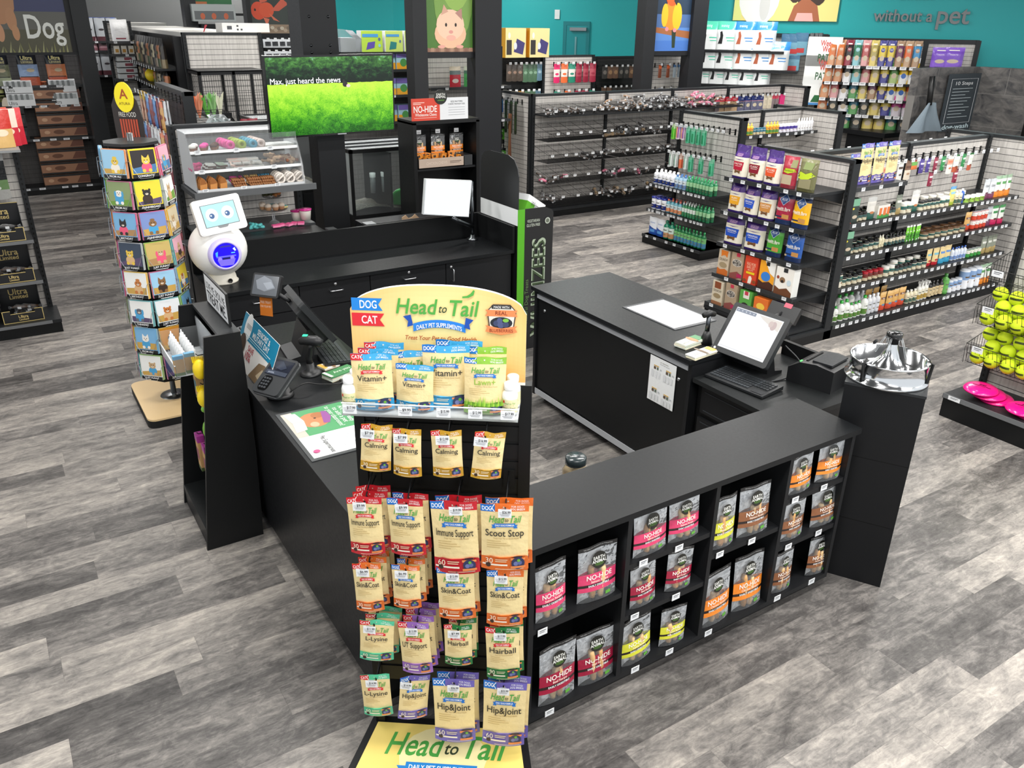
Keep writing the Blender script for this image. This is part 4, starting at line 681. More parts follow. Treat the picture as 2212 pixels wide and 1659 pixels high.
b = MB(); b.prism(rrect(.375, .27, .025, 6), -.015, .03, 'satin', 'efefee', M=Mh); b.prism(rrect(.36, .255, .022, 6), -.019, -.015, 'satin', 'e9e9e8', M=Mh); b.build('head', r)
b = MB(); b.box(-.135, -.0205, -.082, .135, -.019, .09, 'satin', '5b6064', M=Mh); HS = lambda x, z, off: tuple(Mh @ Vector((x, -.0205-off, z)))
art(b, HS, 1, 1, [('r', -.13, -.078, .13, .086, (.27, .47, .48), 'emit'), ('e', -.062, .008, .048, .05, (.5, .52, .53), 'emit'), ('e', .062, .008, .048, .05, (.5, .52, .53), 'emit'), ('e', -.064, .0, .02, .0205, (.01, .06, .17), 'emit'), ('e', .058, .0, .02, .0205, (.01, .06, .17), 'emit'), ('e', -.07, .004, .006, .006, (.8, .9, .95), 'emit'), ('e', .051, .004, .006, .006, (.8, .9, .95), 'emit'), ('p', [(-.045, -.082), (.045, -.082), (.03, -.098), (-.03, -.098)], '7c8083')]); b.build('face_screen', r, label='pale blue screen with two cartoon eyes')
# bowl fountain on the pedestal
r = thing('pet_fountain', 'polished steel ring bowl with upturned bottle on the black pedestal', 'pet bowl', (3.95, 2.36, 1.23)); b = MB()
b.lathe([(0, .012), (.19, .012), (.2, 0), (.217, .002), (.217, .012), (.2, .018), (.197, .07), (.199, .108), (.206, .116), (.2, .122), (.19, .116), (.186, .04), (.1, .03)], 48, 'chrome', 'd8dadc'); b.build('bowl', r)
b = MB(); b.lathe([(.112, .03), (.105, .06), (.08, .085), (.05, .12), (.028, .175), (.024, .2)], 40, 'chrome', 'dcdee0'); b.build('funnel', r)
b = MB(); b.lathe([(.024, .195), (.036, .2), (.036, .225), (.042, .226), (.042, .255), (.036, .262), (0, .264)], 24, 'gloss', '131415'); b.build('cap', r)
for a in (.3, 1.9, 3.4, 5.0): b = MB(); b.tube([(.036*math.cos(a), .036*math.sin(a), .24), (.055*math.cos(a), .055*math.sin(a), .2), (.08*math.cos(a), .08*math.sin(a), .13)], .005, 6, 'acrylic', 'ffffff'); b.build('clear_prong', r)
for a in (-1.15, 1.0, 3.1): b = MB(); b.tube([(.205*math.cos(a), .205*math.sin(a), .0), (.21*math.cos(a), .21*math.sin(a), .06), (.214*math.cos(a), .214*math.sin(a), .12), (.19*math.cos(a), .19*math.sin(a), .14)], .009, 8, 'satin', '141516'); b.build('strap', r)
# jar behind the front counter
r = thing('treat_jar', 'clear treat jar with glossy dark screw lid behind the front counter', 'jar', (2.17, 2.8, .83)); b = MB(); b.lathe([(0, .0), (.06, 0), (.065, .006), (.066, .13), (.05, .155), (.046, .165)], 24, 'glass', 'ffffff'); b.build('glass_body', r)
b = MB(); b.lathe([(0, .003), (.055, .003), (.06, .01), (.06, .125), (0, .13)], 20, 'matte', 'c9a878'); b.build('treats', r, kind='stuff'); MB().lathe([(.05, .158), (.053, .16), (.053, .195), (.048, .2), (0, .199)], 26, 'gloss', '2d3638').build('lid', r)
# ================================================================ impulse rack left of the till
r = thing('impulse_rack', 'tall black tapered rack with hooks beside the card spinner', 'rack', (0, 0, 0))
for y in (4.47, 5.1): MB().prism([(.655, 0), (1.0, 0), (1.022, .6), (1.022, 1.365), (.82, 1.365)], y, y+.02, 'lam', '161718').build('side_panel', r)
part('top_board', r, (.9, 4.49, 1.345, 1.022, 5.1, 1.365), col='2a2c2e'); part('back_board', r, (.985, 4.49, .1, 1.0, 5.1, 1.345), col='0e0f10'); part('bottom_shelf', r, (.67, 4.49, .12, .985, 5.1, .14), col='1d1f20'); part('kick_board', r, (.67, 4.49, 0, .685, 5.1, .12), col='17181a')
sheet('slogan_sign', 'white slogan sign in a black frame standing on the impulse rack', 'sign', [(1.0, 5.1, 1.37), (1.0, 4.56, 1.37), (1.0, 4.56, 1.565), (1.0, 5.1, 1.565)], .012, [('t', 'LOVE ME, SPOIL ME,', 0, .66, .24, '24262a', {'w': .84}), ('t', 'TREAT ME.', 0, .32, .34, '24262a', {'w': .8, 'b': .02})], 'f1f2f3', rim='141516')
tr = thing('acrylic_tray', 'clear acrylic tray of bottles and boxes hooked on the impulse rack', 'tray', (0, 0, 0)); b = MB()
for q in ((.67, 4.62, 1.1, .9, 5.06, 1.105), (.67, 4.62, 1.105, .675, 5.06, 1.17), (.67, 4.62, 1.105, .9, 4.625, 1.24), (.67, 5.055, 1.105, .9, 5.06, 1.24), (.895, 4.62, 1.105, .9, 5.06, 1.3)): b.box(*q, 'acrylic', 'ffffff')
b.build('tray', tr); b = MB(); b.tube([(.9, 4.62, 1.3), (.9, 5.06, 1.3)], .004, 6, 'acrylic', 'ffffff'); b.tube([(.67, 4.62, 1.17), (.67, 5.06, 1.17)], .004, 6, 'satin', 'e4e8ea'); b.build('rim', tr)
sq = MB(); sq.lathe([(0, 0), (.018, 0), (.02, .004), (.02, .09), (.012, .105), (.009, .11)], 14, 'gloss', 'e8ebec'); sqm = sq.mesh('squeeze_bottle'); c_ = MB(); c_.lathe([(.011, .105), (.012, .118), (.005, .124), (.003, .142), (0, .143)], 12, 'gloss', 'fbfbfb'); sqc = c_.mesh('nozzle')
for i in range(7):
    for j in range(2): o = link('squeeze_bottle', sqm, None, (.735+.06*j, 4.7+.052*i, 1.105), 0, f'white squeeze bottle, {ORD[i]} from the front in {["outer", "inner"][j]} row of the clear tray', 'bottle', 'white squeeze bottles in the clear tray'); link('nozzle', sqc, o)
for i, (y, x) in enumerate(((4.64, .695), (4.655, .76))):
    b = MB(); b.box(-.028, -.014, 0, .028, .014, .12, 'matte', 'c09a68'); b.box(-.0282, -.0142, .1, .0282, .0142, .121, 'satin', '5aa6d0'); b.box(-.0283, -.0143, 0, .0283, .0143, .018, 'matte', '55703a'); o = b.build('kraft_box', loc=(x, y, 1.105)); o['label'] = f'small kraft box with blue top, {["outer", "inner"][i]} one at the clear tray front'; o['category'] = 'box'; o['group'] = 'kraft boxes in the clear tray'
def hangpoint(x, y, z, par): b = MB(); b.tube([(x+.25, y, z), (x, y, z), (x-.01, y, z+.012)], .003, 6, 'lam', '101112'); b.build('hook', par)
for i, (y, z) in enumerate(((4.56, 1.2), (4.56, 1.02))):
    x = .79; b = MB(); b.sphere((0, 0, 0), .05, 18, 'satin', 'f2d21a', sz=(.8, .8, 1.25))
    for k in range(8): b.tube([(-.03+.008*k, 0, .045), (-.034+.0095*k, 0, .08)], [.005, .003], 5, 'satin', 'f2d21a')
    o = b.build('squeaky_toy', loc=(x, y, z-.05)); o['label'] = f'{["upper", "lower"][i]} yellow spiky dog toy hanging on the impulse rack'; o['category'] = 'toy'; o['group'] = 'yellow toys on the impulse rack'; hangpoint(x, y, z+.035, r)
for i, (x, y, z, h, c, c2, lb) in enumerate(((.8, 4.72, .9, .2, 'c39c6a', '3a9cc8', 'kraft pack with blue header hanging mid impulse rack'), (.82, 4.8, 1.0, .12, 'a8845a', '9a3a8a', 'small magenta topped pack hanging high on impulse rack'), (.76, 4.58, .42, .24, 'c09864', 'a2378c', 'front kraft box with magenta top hanging low on impulse rack'), (.75, 4.7, .44, .24, 'c09864', 'a2378c', 'rear kraft box with magenta top hanging low on impulse rack'))):
    b = MB(); b.box(-.02, -.035, 0, .02, .035, h*.82, 'matte', c); b.box(-.021, -.036, h*.82, .021, .036, h, 'satin', c2); b.box(-.0213, -.025, h*.3, -.0205, .025, h*.62, 'satin', '2b6f80' if i == 0 else '8a3450'); b.box(-.0205, -.0355, 0, .0205, .0355, h*.1, 'matte', '4a5a34'); o = b.build('hanging_box', loc=(x, y, z)); o['label'] = lb; o['category'] = 'box'; hangpoint(x, y, z+h, r)
b = MB(); b.sphere((0, 0, .16), .022, 12, 'satin', '7cb83a'); b.tube([(0, 0, .15), (.005, 0, .08)], .008, 8, 'satin', '8ac048'); b.sphere((.005, 0, .02), .036, 14, 'satin', '78b436', sz=(1, 1, 1.9)); o = b.build('rubber_toy', loc=(.79, 4.6, .72)); o['label'] = 'green rubber toy hanging low on the impulse rack'; o['category'] = 'toy'; hangpoint(.79, 4.6, .9, r)
# ================================================================ tall dark shipper display beside the back counter
r = thing('treat_shipper', 'tall black cardboard treat display with green edge beside back counter', 'display', (4.05, 6.28, 0)); b = MB(); b.box(.0, 0, 0, .4, .68, 1.34, 'satin', '17181a')
b.prism([(.0, 1.34), (.4, 1.34), (.38, 1.37), (.3, 1.4), (.0, 1.4)], 0, .01, 'satin', '17181a'); b.build('body', r)
b = MB(); b.box(-.002, -.003, .0, .075, 0, 1.4, 'satin', '4fa01e'); b.build('green_strip', r)
b = MB(); SS = flatS(1, 1, -.001); WT = [('t', 'WHIMZEES', .235, .62, .155, '9aa892', {'rot': PI/2, 'w': .985, 'b': .014}), ('t', 'WHIMZEES', .235, .62, .135, '35452c', {'rot': PI/2, 'w': .965, 'b': .002}), ('t', 'Natural Dog Treats', .105, .5, .04, '5d7a4a', {'rot': PI/2, 'w': .5}), ('t', 'VEGETARIAN', .17, 1.285, .028, 'b9c2b4', {'w': .14}), ('t', 'GLUTEN FREE', .17, 1.245, .028, 'b9c2b4', {'w': .15}), ('e', .33, 1.27, .03, .03, 'a9b0a4'), ('e', .33, 1.27, .02, .02, '5d6458')]
art(b, SS, 1, 1, WT, off=.004); b.build('side_print', r)
hp = [(-.0, 1.4), (.68, 1.4), (.68, 1.72), (.66, 1.8), (.6, 1.85), (.5, 1.87), (.18, 1.87), (.08, 1.84), (.02, 1.77), (0, 1.7)]; MB().prism(hp, .0, .008, 'satin', '1b1c1e', ax='x').build('header_board', r)
b = MB(); b.box(-.002, .0, 1.25, .0, .68, 1.4, 'satin', 'e9ebec'); b.build('white_strip', r)
b = MB(); M = Mx((.2, .2, 1.3), .35, 0, .5); b.box(-.15, -.1, 0, .15, .1, .16, 'satin', 'eceeef', M=M); b.box(-.1505, -.1005, 0, -.02, .1005, .1, 'satin', '5aa52a', M=M); art(b, lambda x, z, off: tuple(M @ Vector((x, -.1-off, z))), .3, .16, [('t', 'Whimzees', .05, .62, .3, '2b2d30', {'w': .7, 'sh': .2})]); o = b.build('treat_box'); o.location = (4.05, 6.28, 0); o['label'] = 'tilted white and green treat box on top of black shipper'; o['category'] = 'box'
# ================================================================ greeting card spinner
CXs, CYs = .94, 6.77
r = thing('card_spinner', 'tall rotating rack of pet greeting cards on a wooden base', 'card rack', (CXs, CYs, 0), 0)
MB().prism([(x, y+.0) for x, y in rrect(.56, .86, .07)], .03, .075, 'satin', 'e6c795', ax='z').build('base_board', r); MB().prism(rrect(.565, .865, .072), 0, .06, 'matte', '1a1a1a', ax='z').build('base_edge', r)
b = MB(); b.lathe([(0, .09), (.1, .085), (.11, .075)], 24, 'metal', 'aeb2b5'); b.tube([(0, 0, .08), (0, 0, 2.2)], .022, 14, 'metal', 'b4b8bb'); b.build('pole', r)
b = MB(); b.prism([(.17*math.cos(i*PI/4+.3), .17*math.sin(i*PI/4+.3)) for i in range(8)], .26, 2.12, 'lam', '0d0e0e', ax='z'); b.build('core', r)
b = MB(); b.prism([(.2*math.cos(i*PI/4+.3), .2*math.sin(i*PI/4+.3)) for i in range(8)], 2.125, 2.145, 'lam', '2b2d2f', ax='z'); b.build('top_plate', r)
DECK = [('ffd21f', '2c2626', 'CONGRATS'), ('8cc63f', 'f0d23a', 'ANNIVERSARY'), ('e8508a', '7a8fc4', 'ANNIVERSARY'), ('9ad03a', 'c9b06a', 'JUST FUNNY'), ('e8508a', '9cc8e4', 'JUST FUNNY'), ('49bcc4', 'e4e8ea', 'JUST FUNNY'), ('f2c01f', 'c8862c', 'JUST FUNNY'), ('d8589a', '3a3f63', 'JUST FUNNY')]
rnd = random.Random(5); CW, CH = .182, .2
COLS = ['ffd21f', '8cc63f', 'e8508a', '49bcc4', 'ef8a2c', 'c9cdd0', '7fc4e8', 'd8589a']; SCN = ['two pups', 'burger', 'cat', 'bulldog', 'terrier', 'penguins', 'guinea pig', 'bird']
def card_mesh(env, bg, word, sd):
    q = random.Random(sd); b = MB()
    for k in range(6): b.box(-CW/2-.002, .003+k*.004, 0, CW/2+.002, .0055+k*.004, CH+.004-.003*(k % 2), 'satin', env if k % 3 < 2 else 'f2f2f0')
    b.box(-CW/2, -.001, 0, CW/2, .0015, CH, 'satin', env if word == 'CONGRATS' else bg)
    pc = q.choice(['8a6540', 'c8a67a', '2d2a28', 'f0ece4', 'c4783c', '6a6c74', 'e6c24a']); p2 = q.choice(['f0e8da', '3a2c24', 'd8b080', 'e85a7a', '4aa0d0'])
    it = [('r', -.46, .16, .46, .97, bg), ('p', [(-.46, .16), (.46, .16), (.46, .16+q.uniform(.15, .35)), (-.46, .16+q.uniform(.1, .3))], q.choice(['6f9a3c', 'c8a050', '4a7aa8', 'b0885a', '5a4a6a']))]
    cx_ = q.uniform(-.1, .1); kd = sd % 4
    it += [('e', cx_, .36, .2, .19, p2), ('e', cx_, .58, .16, .13, pc), *([('p', [(cx_-.16, .62), (cx_-.13, .8), (cx_-.04, .7)], pc), ('p', [(cx_+.16, .62), (cx_+.13, .8), (cx_+.04, .7)], pc)] if kd == 0 else [('e', cx_-.16, .55, .05, .13, p2 if pc != p2 else '2d2a28'), ('e', cx_+.16, .55, .05, .13, p2)] if kd == 1 else [('e', cx_, .72, .1, .05, pc)] if kd == 2 else [('e', cx_-.12, .68, .045, .06, pc), ('e', cx_+.12, .68, .045, .06, pc)]), ('e', cx_-.055, .61, .022, .018, '141210'), ('e', cx_+.055, .61, .022, .018, '141210'), ('e', cx_, .545, .06, .04, 'e8d8c4'), ('e', cx_, .56, .02, .014, '1c1512'), ('e', cx_-.12, .24, .07, .07, pc), ('e', cx_+.12, .24, .07, .07, pc), ('r', -.5, 0, .5, .13, '111112'), ('t', word, 0, .065, .075, 'f4f4f4', {'w': .84, 'b': .03})]
    art(b, flatS(CW, CH, -.001), CW, CH, it, off=.0006); return b.mesh('greeting_card')
wm = MB(); wm.tube([(-.1, .03, .12), (-.1, -.008, .115), (-.085, -.012, .07), (-.045, -.014, -.004), (.045, -.014, -.004), (.085, -.012, .07), (.1, -.008, .115), (.1, .03, .12)], .0018, 5, 'metal', 'c4c8ca'); wm.tube([(-.055, -.012, -.0), (-.052, .03, -.003)], .0018, 5, 'metal', 'c4c8ca'); wmm = wm.mesh('wire_pocket')
FW = {0: 'front', 1: 'right', 2: 'left', 3: 'far left'}
for t in range(8):
    for fi, (ang) in enumerate((.14, 1.04, -.76, -1.66)):
        rr = .235; z = 2.13-CH-.02-t*.228; cx_, cy = math.sin(ang)*rr, -math.cos(ang)*rr
        link('wire_pocket', wmm, r, M=Matrix.Translation((cx_, cy, z)) @ Matrix.Rotation(ang, 4, 'Z'))
        if fi == 0: env, bg, wd = DECK[t]
        else: env = COLS[(t*3+fi*2) % 8]; bg = rnd.choice(['9cc8e4', 'd8c8a8', 'f0f0ec', '7ab0d8', 'e8b0c0', '8a9a6a', '3a4658', 'f2d84a']); wd = rnd.choice(['BIRTHDAY', 'JUST FUNNY', 'THINKING', 'FROM ALL', 'GRADUATION'])
        o = link('greeting_card', card_mesh(env, bg, wd, t*7+fi), None, label=f'pet greeting card reading {wd.lower()}, {ORD[t]} tier, {FW[fi]} side of the card spinner', cat='greeting card', group='greeting cards on the card spinner', M=Matrix.Translation((CXs+cx_*1.0, CYs+cy*1.0, z)) @ Matrix.Rotation(ang, 4, 'Z') @ Matrix.Rotation(-.06, 4, 'X'))
# jerky shipper header with yellow oval behind the spinner
hd = thing('jerky_sign', 'black shaped sign with yellow oval and red sticks above the spinner', 'sign', (1.0, 7.12, 2.06), -.7); b = MB(); b.prism([(-.11, 0), (.11, 0), (.12, .2), (.09, .34), (.02, .42), (-.07, .4), (-.12, .3), (-.12, .1)], 0, .008, 'satin', '2a211e'); art(b, flatS(1, 1, 0), 1, 1, [('t', 'FREE FOOD', 0, .235, .035, 'e4e0d8', {'w': .14})]+[('r', -.07+.022*i, .05, -.055+.022*i, .2, 'b8482c') for i in range(7)]); b.build('board', hd)
b = MB(); b.prism([(.075*math.cos(2*PI*i/28), .36+.11*math.sin(2*PI*i/28)) for i in range(28)], -.012, -.001, 'satin', 'f6e21c'); art(b, flatS(1, 1, -.012), 1, 1, [('t', 'A', 0, .385, .07, 'a8481c', {'b': .04}), ('t', 'ATURA', 0, .315, .02, '7a5a1a', {'w': .1})]); b.build('oval_badge', hd); part('foot', hd, (-.16, -.06, -.02, .16, .08, 0), col='3a3c3e')
b = MB(); b.tube([(0, .04, -.02), (0, .04, -2.16)], .012, 8, 'lam', '2a2c2e'); b.build('pole', hd)
# ================================================================ product library: key -> (name, category, mesh, [(part, mesh)], description, plural, width)
PR = {}
def reg(key, name, cat, me, parts, desc, plural, w): PR[key] = (name, cat, me, parts, desc, plural, w)
def inst(key, M, label, group):
    name, cat, me, parts, d, pl, w = PR[key]; o = link(name, me, None, label=label, cat=cat, group=group, M=M)
    for pn, pm in parts: link(pn, pm, o)
    return o
def fixM(fix, x, y, z, rz=0, rx=0): return fix.matrix_basis @ Matrix.Translation((x, y, z)) @ Matrix.Rotation(rz, 4, 'Z') @ Matrix.Rotation(rx, 4, 'X')
def row(fix, x0, x1, z, yf, specs, phrase, gap=None, lean=0, jit=.006, deep=1):
    tot = sum(PR[k][6]*n for k, n in specs); cnt = sum(n for k, n in specs); g = (x1-x0-tot)/max(1, cnt) if gap is None else gap
    g = min(g, .05) if gap is None else gap; x = x0+g/2; num = {}
    for k, n in specs: num[k] = num.get(k, 0)+n
    seen = {}
    for k, n in specs:
        for i in range(n):
            w = PR[k][6]; seen[k] = seen.get(k, 0)+1; d = PR[k][4]
            for r_ in range(deep):
                lb = f'{d}, {ORD[seen[k]-1]} from left on {phrase}' if num[k] > 1 else f'{d} on {phrase}'
                if r_: lb = f'{d}, second row, {ORD[seen[k]-1]} from left on {phrase}'
                inst(k, fixM(fix, x+w/2, yf+(.05+w*.5)*(r_)+random.uniform(-jit, jit), z, random.uniform(-.08, .08), lean), lb, f'{PR[k][5]} on {phrase}')
            x += w+g
# --- bags
def bagp(key, w, h, T, bands, items, desc, plural, kind='bag', name='treat_bag', cat='bag', mat='foil', seed=0):
    b = MB(); S = pouchS(w, h, T, kind, seed); pouch_body(b, S, w, h, bands, mat); art(b, S, w, h, items); reg(key, name, cat, b.mesh(name), [], desc, plural, w)
PURP = '4b2582'
def omh(key, pan, txt, desc, w=.19, h=.33):
    bagp(key, w, h, .09, [(.06, '2d1a5a'), (.64, 'ebe4d2'), (.8, PURP), (1, '3d1e70')],
         [('p', [(-.5, .64), (-.3, .57), (0, .55), (.3, .57), (.5, .64)], PURP), ('e', 0, .7, .26, .085, '5a2f92'), ('t', 'OLD MOTHER', 0, .73, .045, 'e2b8c8', {'w': .4}), ('t', 'HUBBARD', 0, .685, .045, 'e2b8c8', {'w': .38}), ('p', [(-.32, .24), (.32, .24), (.38, .5), (-.38, .5)], pan), ('t', txt, 0, .43, .06, 'fbf6ea', {'w': .58}), ('r', -.22, .36, .22, .37, 'f0e8dc'),
          ('e', 0, .2, .16, .05, '6a4526'), ('e', -.15, .22, .07, .045, '7a5230'), ('e', .15, .22, .07, .045, '7a5230'), ('e', -.15, .17, .07, .04, '7a5230'), ('e', .15, .17, .07, .04, '7a5230')], desc, 'purple topped biscuit bags')
omh('o1', 'b5203a', 'P-NUTTIER', 'purple topped cream biscuit bag, crimson panel'); omh('o2', '8a1d2e', 'CLASSIC', 'purple topped cream biscuit bag, maroon panel'); omh('o3', 'e0562c', 'BAC N CHEEZ', 'purple topped cream biscuit bag, orange panel')
omh('o4', 'e8a62c', 'PUPPY', 'purple topped cream biscuit bag, yellow panel'); omh('o5', '2c55c0', 'ORIGINAL', 'purple topped cream biscuit bag, small blue panel'); omh('o6', 'c98a45', 'CHICKEN', 'purple topped cream biscuit bag, tan panel'); omh('o7', '2450b8', 'ORIGINAL', 'large purple topped biscuit bag with blue panel', .24, .34)
for k, c, d in (('h1', 'a82a44', 'crimson'), ('h2', 'f0b41e', 'yellow'), ('h3', '4fa63c', 'green'), ('h4', '2c5aa8', 'blue')):
    bagp(k, .19, .32, .075, [(.14, '1c2c52'), (.78, c), (.9, '1c2c52'), (1, 'e8eaf0')], [('p', [(0, .56), (.3, .74), (0, .92), (-.3, .74)], 'c8d4e4'), ('p', [(0, .58), (.27, .74), (0, .9), (-.27, .74)], '1d4a8a'), ('t', 'BLUE', 0, .745, .07, 'e8f0fa', {'w': .3}), ('t', 'Health Bars', 0, .47, .085, 'f8f4ea', {'w': .84, 'b': .02}), ('r', -.3, .4, .3, .415, 'e8d8c0'), ('r', .0, .17, .4, .3, 'c08a4c'), ('r', -.42, .2, -.0, .24, '1c2c52'), ('e', -.36, .17, .1, .05, 'c8b08a')], f'{d} biscuit bag with dark blue diamond logo', 'diamond logo biscuit bags')
bagp('e1', .17, .3, .07, [(.1, '7a2430'), (.9, 'a8283c'), (1, 'b8364a')], [('r', -.35, .12, .3, .42, 'b8a88c'), ('p', [(-.3, .5), (.0, .46), (.48, .54), (.4, .62), (-.2, .62)], 'b8c82e'), ('r', .1, .66, .46, .9, '8a8a5c'), ('t', 'Earthborn', .05, .56, .06, '4a5a1e', {'w': .55})], 'red and olive bag with lime swoosh', 'red olive bags')
bagp('e2', .2, .3, .08, [(.1, '4c4a2a'), (.9, '6c6a44'), (1, '8a8860')], [('r', -.3, .1, .35, .4, '8f8968'), ('p', [(-.48, .42), (-.2, .36), (.2, .4), (.48, .52), (.3, .62), (0, .54), (-.3, .6)], 'c0d830'), ('r', -.2, .68, .3, .9, '7c8a50')], 'olive foil bag with bright lime swoosh', 'olive bags')
def boxp(key, w, h, d, col, items, desc, plural, side=None, name='treat_box', cat='box'):
    b = MB(); b.box(-w/2, -d/2, 0, w/2, d/2, h, 'satin', side or col); b.box(-w/2, -d/2-.0006, 0, w/2, -d/2, h, 'satin', col); art(b, flatS(w, h, -d/2-.0006), w, h, items); reg(key, name, cat, b.mesh(name), [], desc, plural, w)
boxp('c1', .15, .27, .08, 'cdbca4', [('p', [(-.3, .98), (.35, .98), (.3, .72), (.1, .8), (-.1, .78), (-.25, .72)], 'e07c2c'), ('t', 'CRUNCHY', 0, .62, .1, '3c3028', {'w': .8}), ('e', 0, .4, .36, .2, 'a39070'), ('p', [(-.5, .0), (.5, .0), (.5, .2), (.2, .26), (-.2, .2), (-.5, .26)], 'c86a2c')], 'tan crunchy cookie box with orange bear shape', 'tan cookie boxes')
boxp('c2', .16, .28, .08, 'b09a80', [('r', -.1, .86, .2, 1, 'c83a50'), ('e', 0, .62, .4, .25, 'e8e0d4'), ('e', 0, .62, .37, .23, '2a2624'), ('t', 'WAG MORE', 0, .68, .13, 'f0e8dc', {'w': .66}), ('t', 'BARK LESS', 0, .55, .1, 'f0e8dc', {'w': .5}), ('p', [(-.5, 0), (.0, 0), (.4, .1), (.5, .2), (.1, .3), (-.5, .18)], '8a4a44'), ('r', .1, .08, .5, .22, 'b02858')], 'brown box with black oval badge', 'brown biscuit boxes')
boxp('c3', .17, .29, .08, 'd4452a', [('t', 'WAG MORE', 0, .72, .12, 'f6c8a8', {'w': .7}), ('t', 'BARK LESS', 0, .6, .1, 'f6c8a8', {'w': .6}), ('t', 'BISCUITS', 0, .5, .05, 'f8e0c0', {'w': .4}), ('r', -.3, .36, .34, .44, 'e8c820'), ('p', [(-.1, .02), (.15, .02), (.2, .22), (.1, .3), (-.05, .28)], 'efe6d8'), ('e', -.35, .1, .15, .09, '8a4a28'), ('e', .38, .12, .14, .1, '8a4a28')], 'red orange biscuit box with yellow stripe', 'red biscuit boxes')
boxp('c4', .19, .29, .09, 'f2a52a', [('p', [(-.2, 1), (.5, 1), (.5, .5), (.2, .6), (0, .8)], 'f4f2ec'), ('r', -.1, .84, .12, .98, '2a2a2c'), ('e', -.05, .45, .3, .26, '3a7fd0'), ('p', [(-.5, 0), (.5, 0), (.5, .22), (.2, .3), (-.2, .22), (-.5, .3)], '4a2a20')], 'orange and white treat box with blue blob picture', 'orange treat boxes', side='f0ece4')
boxp('c5', .21, .28, .1, 'eeeae2', [('r', -.1, .84, .14, .99, '2a2a2c'), ('e', -.1, .55, .16, .14, '8a6a4c'), ('e', -.1, .5, .08, .07, '2c2420'), ('e', .28, .5, .12, .14, 'c8d8e0'), ('e', -.36, .62, .08, .08, '9a4a38'), ('p', [(-.5, 0), (.5, 0), (.5, .16), (.2, .3), (-.2, .2), (-.5, .3)], '6a4028')], 'white treat box with brown crumbs picture', 'white treat boxes', side='e6e6e2')
boxp('c6', .15, .26, .08, 'd8ccb4', [('p', [(-.3, .98), (.3, .98), (.3, .7), (-.3, .7)], '8a4a2c'), ('t', 'CRUNCHY', 0, .6, .1, '3c3028', {'w': .8}), ('e', 0, .38, .36, .18, '9c8866'), ('r', -.5, 0, .5, .14, '9a6a4a')], 'tan crunchy cookie box with brown bear shape', 'tan cookie boxes')
boxp('c7', .16, .26, .08, '5aa548', [('r', -.2, .7, .3, 1, 'e8e4d8'), ('r', -.1, .84, .2, 1, 'c83a50'), ('e', 0, .4, .3, .2, '2a2624')], 'green biscuit box', 'green biscuit boxes')
boxp('c8', .18, .24, .08, '4a2a8c', [('r', -.4, .1, .4, .3, 'e8e4f0'), ('t', 'PURE', 0, .6, .2, 'e8e4f0', {'w': .7})], 'dark purple treat box', 'purple treat boxes')
boxp('c9', .18, .24, .08, 'e0702c', [('r', -.4, .1, .4, .4, 'f0ece0'), ('e', 0, .65, .3, .2, 'f4c84a')], 'orange and white treat box', 'orange treat boxes')
row(g_bis, .05, 1.1, 1.531, -.42, [('o1', 1), ('o2', 1), ('o3', 1), ('e1', 1), ('e2', 1)], 'top biscuit display shelf', lean=-.05)
row(g_bis, .05, 1.1, 1.181, -.42, [('o4', 1), ('o5', 1), ('o6', 1), ('h1', 1), ('h2', 1)], 'second biscuit display shelf', lean=-.05)
row(g_bis, .03, 1.1, .841, -.42, [('o7', 2), ('h3', 1), ('h4', 1)], 'third biscuit display shelf', lean=-.05)
row(g_bis, .05, 1.1, .501, -.46, [('c1', 1), ('c2', 1), ('c3', 1), ('c4', 1), ('c5', 1)], 'fourth biscuit display shelf', lean=-.03)
row(g_bis, .05, 1.1, .171, -.5, [('c6', 1), ('c2', 1), ('c7', 1), ('c9', 1), ('c8', 1)], 'bottom biscuit display shelf')
# --- jars, bottles, tubes
def jarp(key, r, h, body, lab, lid, desc, plural, lidh=.25, txt=None, lab2=None, cat='jar', name='supplement_jar', mat='satin'):
    b = MB(); hb_ = h*(1-lidh); b.lathe([(0, 0), (r*.95, 0), (r, .003), (r, hb_-.006), (r*.88, hb_)], 14, mat, body)
    if lab: b.lathe([(r*1.006, h*.05), (r*1.006, h*.05+(hb_-h*.1)*(.5 if lab2 else 1)), (r*1.006, hb_-h*.06)], 14, 'satin', [lab, lab2 or lab])
    S = lambda x, z, off: ((r*1.006+off)*math.sin(x/r), -(r*1.006+off)*math.cos(x/r), z)
    if lab: art(b, S, 2*r, h, [('r', -.4, hb_/h*.62, .4, hb_/h*.7, '6a5a48'), ('e', .2, hb_/h*.4, .25, .1, '8a6a4a')]+([('t', txt, 0, hb_/h*.66, .1, '3a3430', {'w': .8})] if txt else []))
    c = MB(); c.lathe([(r*.9, hb_-.004), (r*.92, hb_), (r*.92, h-.003), (r*.86, h), (0, h)], 14, 'gloss', lid); reg(key, name, cat, b.mesh(name), [('lid', c.mesh('lid'))], desc, plural, 2*r)
